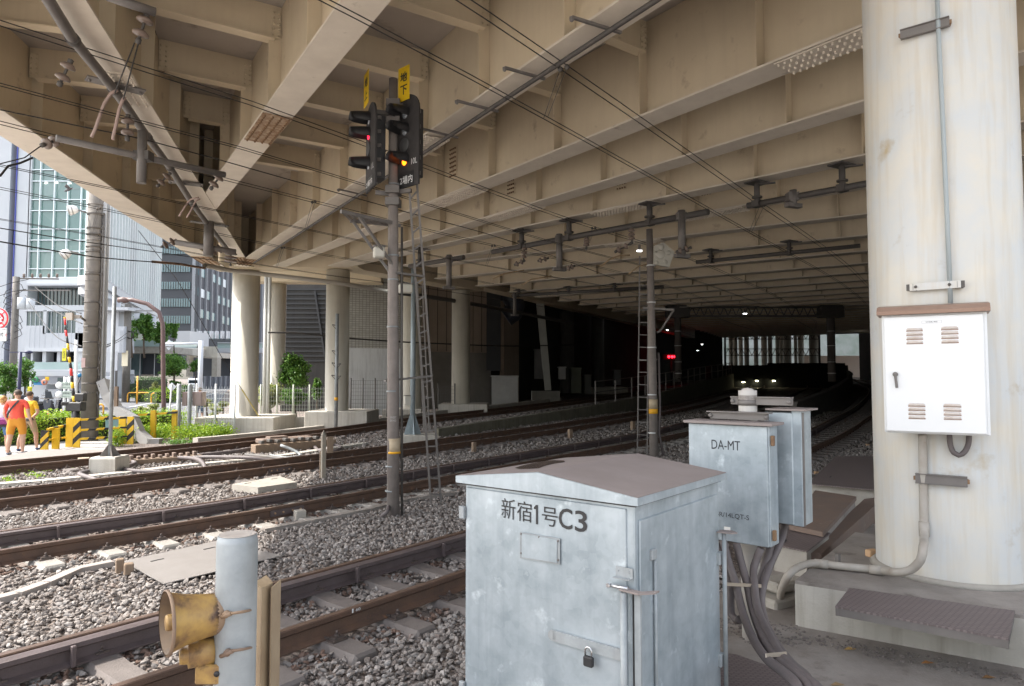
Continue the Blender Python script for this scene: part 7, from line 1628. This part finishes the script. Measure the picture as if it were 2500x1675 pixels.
# ================================================================= vehicles
glassV=pm('car_glass',(.03,.04,.05),.08,spec=1); tyre=pm('tyre',(.02,.02,.02),.8); hub=pm('hub',(.45,.45,.46),.4,.5); redL=pm('tail_red',(.5,.02,.02),.3)
def van(label,u,v,Y,col,rot,stripe=None):
    p=onZ(u,v,LZ) if Y is None else atY(u,v,Y); L,W,H=3.6,1.55,1.9; t=thing('van',label,'van',(p.x,p.y,LZ),'vans on the road',rot=rot); M=ORG[t.name]
    prof=[(0,.25),(0,1.0),(.08,1.15),(.25,1.8),(.4,H),(L-1.0,H),(L-.55,1.7),(L-.1,1.05),(L,.95),(L,.25)]   # y along length, z
    m=MB(M); m.prism([(-W/2,y,z) for y,z in prof],(W,0,0)); m.build('body',pm('paint_%s'%label[:5],col,.3),t)
    m=MB(M); m.box((-W/2+.15,-.02+.1,1.12),(W/2-.15,.2,1.62)); m.build('rear_window',glassV,t); m=MB(M); [m.box((s*W/2-.01,.45,1.1),(s*W/2+.01,L-1.0,1.62)) for s in (-1,1)]; m.build('side_window',glassV,t)
    for s in (-1,1):
        MB(M).box((s*.66-.07,-.03,.6),(s*.66+.07,.02,1.05)).build('tail_light',redL,t)
        for y in (.7,L-.75): m=MB(M); m.lathe([(0,-.1),(.27,-.1),(.29,0),(.27,.1),(0,.1)],(s*(W/2-.08),y,.29),(1,0,0),18); w_=m.build('wheel',tyre,t); MB(M).lathe([(0,-.105),(.15,-.105),(.15,.105),(0,.105)],(s*(W/2-.08),y,.29),(1,0,0),14).build('rim',hub,w_)
    MB(M).box((-W/2+.02,-.06,.28),(W/2-.02,.03,.5)).build('bumper',col and pm('bumper',(.3,.3,.3),.5),t)
    if stripe: MB(M).box((W/2-.02,.2,.9),(W/2+.015,.6,1.8)).build('stripe',red,t)
    return t
van('white minivan driving up the street near the hedge',471,951,105,(.82,.83,.84),R(14)); van('yellow van with a red stripe ahead of the white minivan',507,941,140,(.65,.55,.25),R(16),True)
t=thing('box_truck','pale box truck far up the street beyond the yellow van','truck',tuple(atY(503,920,165))); a=atY(493,896,165);b=atY(515,915,165); MB().box((a.x,165,b.z),(b.x,169,a.z)).build('cargo_box',wallW,t); MB().box((a.x+.1,164.9,b.z-.0),(b.x-.1,165,b.z+.35)).build('rear_band',pm('band_blue',(.05,.2,.45),.5),t); m=MB(); [m.lathe([(0,-.15),(.45,-.15),(.45,.15),(0,.15)],(x,166,LZ+.45),(1,0,0),14) for x in (a.x+.3,b.x-.3)]; m.build('wheels',tyre,t)
# scooters
def scooter(loc,rot,label,col,first=None):
    if first: return dup(first,loc,rot,label)
    t=thing('motor_scooter',label,'scooter',loc,'parked scooters'); M=ORG[t.name]   # built facing +y
    for y in (-.55,.62): m=MB(M); m.lathe([(.12,-.04),(.22,-.06),(.26,-.03),(.26,.03),(.22,.06),(.12,.04)],(0,y,.26),(1,0,0),20); w_=m.build('wheel',tyre,t); MB(M).lathe([(0,-.03),(.13,-.03),(.13,.03),(0,.03)],(0,y,.26),(1,0,0),12).build('rim',hub,w_)
    m=MB(M); m.prism([(-.15,-.8,.55),(-.15,-.75,.72),(-.15,.0,.70),(-.15,.1,.35),(-.15,.45,.32),(-.15,.42,.22),(-.15,-.3,.22),(-.15,-.45,.4)],(.30,0,0)); m.prism([(-.2,.4,.3),(-.2,.5,.95),(-.2,.58,.95),(-.2,.62,.6),(-.2,.55,.3)],(.4,0,0)); m.build('body',col,t)
    MB(M).cbox((0,-.35,.77),(.28,.75,.10),0,.03).build('seat',tyre,t); MB(M).cbox((0,-.82,.95),(.36,.32,.3),0,.05).build('top_box',pm('topbox',(.07,.07,.08),.3),t); MB(M).cbox((0,-.86,.66),(.2,.05,.08),0,.01).build('tail_light',redL,t); MB(M).cbox((0,-.92,.5),(.18,.02,.12)).build('number_plate',white,t)
    m=MB(M); m.tube([(-.35,.45,1.05),(-.1,.55,1.02),(.1,.55,1.02),(.35,.45,1.05)],.02,8); m.tube([(-.28,.5,1.05),(-.34,.55,1.25)],.008,5); m.tube([(.28,.5,1.05),(.34,.55,1.25)],.008,5); m.tube([(0,.5,.9),(0,.62,.26)],.04,8); m.build('handlebar',steelD,t)
    MB(M).prism([(-.2,.62,1.0),(.2,.62,1.0),(.15,.5,1.4),(-.15,.5,1.4)],(0,.01,0)).build('windscreen',glassV,t); return t
bk=pm('scooter_black',(.03,.03,.04),.25)
def sp(u,v,Y=None): q=onZ(u,v,LZ); return (q.x,q.y,LZ)
s1=scooter(sp(98,1024),R(-35),'black scooter nearest the yellow parking sign',bk)
for (u,v,rt,lab) in ((113,1021,-38,'black scooter with a top box, second from the yellow sign'),(128,1017,-45,'scooter with a red tail light, third from the yellow sign'),(88,1010,-30,'scooter half hidden behind the yellow sign pole'),(182,1022,30,'black scooter just left of the utility pole'),(172,1012,40,'black scooter behind the crossing gate machine'),(158,1006,35,'scooter between the direction sign posts')): scooter(sp(u,v),R(rt),lab,bk,s1)
# ================================================================= people
def skin_body(name,V,E,root,mats,facem,parent,M,sub=2):
    """V {key:(x,y,z,r)}; grows one continuous surface"""
    keys=list(V); me=bpy.data.meshes.new(name); me.from_pydata([V[k][:3] for k in keys],[(keys.index(a),keys.index(b)) for a,b in E],[])
    o=bpy.data.objects.new('tmpskin',me); COL.objects.link(o); sk=o.modifiers.new('s','SKIN'); sk.use_smooth_shade=True
    for i,k in enumerate(keys):
        r=V[k][3]; r=r if isinstance(r,tuple) else (r,r); d=me.skin_vertices[0].data[i]; d.radius=r; d.use_root=(k==root)
    ss=o.modifiers.new('u','SUBSURF'); ss.levels=sub; ss.render_levels=sub
    dg=bpy.context.evaluated_depsgraph_get(); dg.update(); out=bpy.data.meshes.new_from_object(o.evaluated_get(dg)); bpy.data.objects.remove(o)
    out.materials.clear(); [out.materials.append(m) for m in mats]
    for p in out.polygons: p.material_index=facem(p.center); p.use_smooth=True
    ob=bpy.data.objects.new(name,out); COL.objects.link(ob); ob.parent=parent; return ob
skin=pm('skin',(.55,.33,.24),.5,0,(.50,.29,.2),10)
def person(label,u,v,Y,H,rot,shirt,short,shoe,hair,arms,hairlong=False,head_turn=0,stride=.12,z0=LZ,slim=1.0):
    p=atY(u,v,Y); s=H/1.75; t=thing('person',label,'person',(p.x,Y,z0),'pedestrians at the crossing',rot=rot)
    k=slim; V={'pel':(0,0,.94,(.16*k,.125*k)),'waist':(0,.0,1.08,(.155*k,.12*k)),'chest':(0,-.0,1.28,(.185*k,.125*k)),'sh':(0,-.01,1.40,(.15*k,.10*k)),'neck':(0,.0,1.50,.058),'head0':(0,.02,1.57,.075),'head1':(0,.015,1.66,(.085,.095)),'head2':(0,.005,1.72,.062)}
    E=[('pel','waist'),('waist','chest'),('chest','sh'),('sh','neck'),('neck','head0'),('head0','head1'),('head1','head2')]
    for sd,nm in ((-1,'l'),(1,'r')):
        st=stride*sd
        V.update({nm+'hip':(sd*.10*k,0,.86,.105*k),nm+'th':(sd*.115*k,st*.35,.66,.095*k),nm+'kn':(sd*.115,st*.7+.01,.48,.062*k),nm+'cf':(sd*.118,st*.85-.02,.32,.06*k),nm+'an':(sd*.118,st-.02,.09,.036),nm+'hl':(sd*.12,st-.04,.04,.038),nm+'ft':(sd*.135,st+.08,.035,(.045,.035)),nm+'toe':(sd*.14,st+.17,.03,(.04,.026))})
        E+=[('pel',nm+'hip'),(nm+'hip',nm+'th'),(nm+'th',nm+'kn'),(nm+'kn',nm+'cf'),(nm+'cf',nm+'an'),(nm+'an',nm+'hl'),(nm+'hl',nm+'ft'),(nm+'ft',nm+'toe')]
        el,wr=arms[nm]; V.update({nm+'s':(sd*.19*k,-.01,1.41,.07),nm+'ua':(sd*(.19*k+.03)*.5+el[0]*.5,(el[1]-.01)/2,(1.40+el[2])/2,.058),nm+'el':(*el,.046),nm+'fa':tuple((a+b)/2 for a,b in zip(el,wr))+(.043,),nm+'wr':(*wr,.029)})
        E+=[('sh',nm+'s'),(nm+'s',nm+'ua'),(nm+'ua',nm+'el'),(nm+'el',nm+'fa'),(nm+'fa',nm+'wr')]
        d=(Vector(wr)-Vector(el)).normalized(); side=Vector((0,1,0)); pm_=Vector(wr)+d*.06; V[nm+'pm']=(*pm_,(.038,.022)); E.append((nm+'wr',nm+'pm'))
        for j,(o_,ln_) in enumerate(((-.028,.075),(-.009,.085),(.010,.08),(.027,.062))):
            b0=pm_+side*o_+d*.03; b1=b0+d*ln_*.5; b2=b1+d*ln_*.42+Vector((-sd*.015,0,0)); V[nm+'f%da'%j]=(*b0,.010);V[nm+'f%db'%j]=(*b1,.009);V[nm+'f%dc'%j]=(*b2,.008); E+=[(nm+'pm',nm+'f%da'%j),(nm+'f%da'%j,nm+'f%db'%j),(nm+'f%db'%j,nm+'f%dc'%j)]
        b0=Vector(wr)+d*.03+side*.035; b1=b0+d*.03+side*.02; V[nm+'t0']=(*b0,.011);V[nm+'t1']=(*b1,.009); E+=[(nm+'wr',nm+'t0'),(nm+'t0',nm+'t1')]
    V={a:(b[0]*s,b[1]*s,b[2]*s,(tuple(q*s for q in b[3]) if isinstance(b[3],tuple) else b[3]*s)) for a,b in V.items()}
    els={nm:arms[nm][0] for nm in 'lr'}
    def fm(c):
        x,y,z=c.x/s,c.y/s,c.z/s
        if z>1.475 and abs(x)<.14: return 0
        if z>.98:
            if abs(x)>.235*k and z<1.24: return 0
            return 1
        if abs(x)>.22*k: return 0
        if z>.55: return 2
        if z<.075: return 3
        return 0
    skin_body('body',V,E,'pel',[skin,shirt,short,shoe],fm,t,None)
    # face and hair
    def hb(mb,c,ax,prof,n=18): mb.lathe([(a*s,b*s) for a,b in prof],tuple(q*s for q in c),ax,n)
    M=Matrix.Rotation(head_turn,4,'Z'); 
    f=lambda x,y,z:tuple(M@Vector((x,y,0))+Vector((0,0,z)))
    m=MB(); hb(m,f(0,.10,1.625),M@Vector((0,1,-.3)),[(.016,-.02),(.014,.012),(.004,.03)],8); m.build('nose',skin,t,local=True)
    for sx in (-1,1):
        m=MB(); hb(m,f(sx*.032,.088,1.655),M@Vector((0,1,0)),[(0,.012),(.010,.01),(.012,0)],8); m.build('eye',inkM,t,local=True); m=MB(); m.cbox(tuple(q*s for q in f(sx*.088,.0,1.635)),(.018,.035,.055),head_turn,.005); m.build('ear',skin,t,local=True)
    m=MB(); m.cbox(tuple(q*s for q in f(0,.098,1.585)),(.045,.012,.012),head_turn,.002); m.build('mouth',pm('lips',(.4,.15,.13),.5),t,local=True)
    if hairlong:
        C=[(*(f(math.cos(a)*.07,-.03+math.sin(a)*.05,1.66+.05*math.sin(a*3))),.055,.055,.05) for a in np.linspace(0,6.28,10)]+[(*f(0,-.05,1.60),.09,.07,.07),(*f(0,-.02,1.73),.08,.08,.04)]
        m=MB()
        for c in C: hb(m,c[:3],(0,0,1),[(0,-c[5]),(c[3]*.8,-c[5]*.6),(c[3],0),(c[3]*.8,c[5]*.6),(0,c[5])],10)
        m.build('hair',hair,t,local=True)
    else:
        m=MB(); V_=[];n1,n2=9,18; 
        for i in range(n1):
            th=i/(n1-1)*R(112)
            for j in range(n2):
                ph=2*math.pi*j/n2; fr=math.sin(ph)
                th2=th*(1-.42*max(0,fr)); q=f(math.sin(th2)*math.cos(ph)*.094,-.005+math.sin(th2)*math.sin(ph)*.108,1.655+math.cos(th2)*.105); V_.append(tuple(a*s for a in q))
        m.smooth=True; m.add(V_,[(i*n2+j,i*n2+(j+1)%n2,(i+1)*n2+(j+1)%n2,(i+1)*n2+j) for i in range(n1-1) for j in range(n2)]); m.build('hair',hair,t,local=True)
    return t,s
rS=pm('shirt_red',(.78,.10,.06),.8,0,(.70,.08,.05),8,bump=.1,bscale=15); oS=pm('shorts_orange',(.62,.27,.03),.85,0,(.55,.22,.02),10); gy_=pm('shoe_grey',(.2,.22,.26),.7); hB=pm('hair_brown',(.07,.045,.03),.7); hY=pm('hair_blond',(.60,.38,.16),.7,0,(.45,.27,.1),30)
t,s=person('person in a red shirt and orange shorts walking away with a strap across the back',38,1108,18.9,1.78,R(6),rS,oS,gy_,hB,{'l':((-.30,-.04,1.12),(-.27,.08,.88)),'r':((.31,-.05,1.13),(.36,.02,.88))},head_turn=R(75),slim=1.14)
strapM=pm('strap_black',(.03,.028,.03),.7)
m=MB(); pts=[(.10,-.12,1.47),(.05,-.165,1.38),(-.05,-.17,1.25),(-.15,-.15,1.10),(-.20,-.08,1.0)]
for a,b in zip(pts,pts[1:]): m.bar(tuple(q*s for q in a),tuple(q*s for q in b),.05,.012,up=(0,1,0))
m.build('shoulder_strap',strapM,t,local=True); m=MB(); m.cbox((.0,.115*s,1.665*s),(.13,.012,.03),0,.002); m.build('glasses',inkM,t,local=True)
t,s=person('person in a yellow shirt and khaki shorts, half hidden, holding a camera',68,1102,19.9,1.72,R(-10),pm('shirt_yellow',(.80,.50,.03),.8),pm('khaki',(.42,.32,.20),.85),pm('shoe_blue',(.06,.09,.2),.7),hB,{'l':((-.27,-.03,1.12),(-.2,.16,1.0)),'r':((.30,-.0,1.12),(.22,-.12,.98))},stride=.2)
m=MB(); m.cbox((.22*s,-.2*s,.93*s),(.15,.1,.1),0,.01); m.lathe([(.045,0),(.045,.12),(0,.12)],(.22*s,-.2*s,.93*s),(1,-.3,0),14); 
cam_=thing('camera','black camera held low by the person in yellow','camera',tuple(ORG[t.name]@Vector((.22*s,-.2*s,.93*s)))); m.M=ORG[t.name]; m.v=[tuple(ORG[t.name]@Vector(q)) for q in m.v]; m.build('camera_body',black,cam_)
t,s=person('person with curly blond hair and a purple bag at the left edge of the photo',2,1098,19.3,1.60,R(15),pm('shirt_pale',(.62,.66,.75),.8,0,(.75,.77,.8),25),pm('denim',(.10,.20,.38),.8),pm('sandal',(.15,.1,.07),.8),hY,{'l':((-.26,-.03,1.10),(-.25,.1,.92)),'r':((.27,-.04,1.10),(.25,.08,.9))},hairlong=True,head_turn=R(20))
m=MB(); m.cbox((.12*s,-.17*s,.98*s),(.36,.14,.2),.1,.05); m.build('waist_bag',pm('bag_purple',(.22,.03,.16),.7),t,local=True); m=MB(); m.cbox((.08*s,-.16*s,.86*s),(.34,.12,.1),.1,.04); m.build('jacket',strapM,t,local=True)
t,s=person('person in dark jeans behind the mesh fence, head hidden by the brown box',487,1030,31,1.66,R(20),pm('shirt_white2',(.7,.7,.72),.8),pm('jeans',(.07,.11,.2),.8),gy_,hB,{'l':((-.25,.1,1.12),(-.2,.3,1.05)),'r':((.25,.1,1.12),(.2,.3,1.05))},slim=.9)
p=atY(167,463,20); t=thing('bird','dark bird gliding just under the edge girder','bird',tuple(p)); m=MB(); m.lathe([(0,-.16),(.03,-.1),(.045,0),(.03,.1),(0,.17)],p,(1,-.2,.35),10); m.prism([p,p+Vector((.0,.15,.06)),p+Vector((.16,.3,.1)),p+Vector((.1,.05,.02))],(0,0,.01)); m.prism([p,p+Vector((-.02,-.15,.05)),p+Vector((.14,-.3,.08)),p+Vector((.1,-.05,.02))],(0,0,.01)); m.build('body',pm('bird_grey',(.08,.08,.09),.7),t)

# ================================================================= ballast
scatter_stones([(3.2,6.5,760,.046,.3),(6.5,11,520,.050,.25),(11,18,240,.060,.6),(18,32,75,.078,.62)],'ballast',stoneM)['kind']='stuff'
def spill(name,n,poly,z,size):
    """crushed stone lying on the yard; poly is a world outline"""
    xs=[p[0] for p in poly];ys=[p[1] for p in poly]; mb=MB(); k=0
    while k<n:
        x=random.uniform(min(xs),max(xs));y=random.uniform(min(ys),max(ys))
        if not inpoly(np.array([x]),np.array([y]),poly)[0]: continue
        s=size*random.uniform(.4,1.1)*.5; a=random.uniform(0,6.28); mb.add([(x+math.cos(a)*v[0]*s*1.3-math.sin(a)*v[1]*s,y+math.sin(a)*v[0]*s+math.cos(a)*v[1]*s,z+v[2]*s*.7+s*.3) for v in IV*(1+rng.uniform(-.25,.25,(len(IV),1)))],[tuple(f) for f in IF]); k+=1
    o=mb.build(name,pm(name+'_stone',(.22,.19,.17),.9,0,(.13,.11,.10),20),fix=False); o['kind']='stuff'
spill('gravel_spill',360,[(2.15,5.2),(4.2,3.85),(4.1,3.65),(2.1,4.95)],.1,.026)
spill('fine_gravel',260,[(1.5,5.5),(2.2,5.35),(2.1,4.9),(1.7,4.9)],.1,.022)
for i,(x,y,c) in enumerate(((2.75,4.62,(.35,.16,.05)),(3.0,4.4,(.25,.13,.05)),(2.35,4.85,(.4,.25,.08)),(3.25,4.2,(.3,.12,.04)),(2.0,4.3,(.3,.2,.1)),(2.5,3.7,(.2,.12,.06)))):
    tag(MB().prism([(x-.04,y,.105),(x,y-.018,.112),(x+.045,y,.107),(x,y+.02,.115)],(0,0,.002)).build('dry_leaf',pm('leaf_dry%d'%i,c,.8)),['brown leaf under the step plate, left of centre','brown leaf under the middle of the step plate','yellowish leaf at the left end of the step plate gap','reddish leaf right under the step plate','pale leaf on the open yard concrete','dark leaf near the lower edge of the yard'][i],'leaf')
# ================================================================= pieces of one part that lie apart become parts of their own
def split_parts():
    import re
    for o in [q for q in COL.objects if q.type=='MESH' and q.parent is not None and not q.children and q.data.users==1 and 4<len(q.data.vertices)<9000]:
        if re.match('crown|foliage|leaves|lettering|fins|mullions|mesh_panel|glass_strips|panel_joint|hair|inner_twigs|truss|frame',o.name): continue
        me=o.data; n=len(me.vertices); co=np.empty(n*3,np.float32); me.vertices.foreach_get('co',co); co=co.reshape(n,3)
        F=[tuple(p.vertices) for p in me.polygons]; par=list(range(n))
        def find(a):
            while par[a]!=a: par[a]=par[par[a]]; a=par[a]
            return a
        for f in F:
            r=find(f[0])
            for v in f[1:]:
                q=find(v)
                if q!=r: par[q]=r
        roots=np.array([find(i) for i in range(n)]); u,isl=np.unique(roots,return_inverse=True); k=len(u)
        if k<2 or k>400: continue
        lo=np.full((k,3),np.inf);hi=np.full((k,3),-np.inf); np.minimum.at(lo,isl,co);np.maximum.at(hi,isl,co); size=(hi-lo).max(1)
        gap=np.maximum(0,np.maximum(lo[:,None]-hi[None],lo[None]-hi[:,None])); near=np.sqrt((gap**2).sum(2))<=np.maximum(.02,.5*np.maximum(size[:,None],size[None]))
        pp=list(range(k))
        def f2(a):
            while pp[a]!=a: a=pp[a]
            return a
        for a,b in zip(*np.nonzero(np.triu(near,1))):
            ra,rb=f2(a),f2(b)
            if ra!=rb: pp[rb]=ra
        pc=np.array([f2(a) for a in range(k)]); g_=np.unique(pc)
        if len(g_)<2 or len(g_)>100: continue
        nm=re.sub(r'[.][0-9]+$','',o.name); nm=nm[:-1] if nm.endswith('s') and not nm.endswith('ss') else nm
        if nm.endswith('rails_and_post'): continue
        vp=pc[isl]; mi=[p.material_index for p in me.polygons]; smo=[p.use_smooth for p in me.polygons]
        for gg in g_:
            idx=np.nonzero(vp==gg)[0]; mp={int(a):i for i,a in enumerate(idx)}; sel=[j for j,f in enumerate(F) if vp[f[0]]==gg]
            m2=bpy.data.meshes.new(nm); m2.from_pydata([tuple(map(float,co[a])) for a in idx],[],[tuple(mp[v] for v in F[j]) for j in sel]); [m2.materials.append(q) for q in me.materials]
            m2.polygons.foreach_set('material_index',[mi[j] for j in sel]); m2.polygons.foreach_set('use_smooth',[smo[j] for j in sel]); m2.update()
            o2=bpy.data.objects.new(nm,m2); COL.objects.link(o2); o2.parent=o.parent; o2.matrix_local=o.matrix_local.copy()
        bpy.data.objects.remove(o)
split_parts()
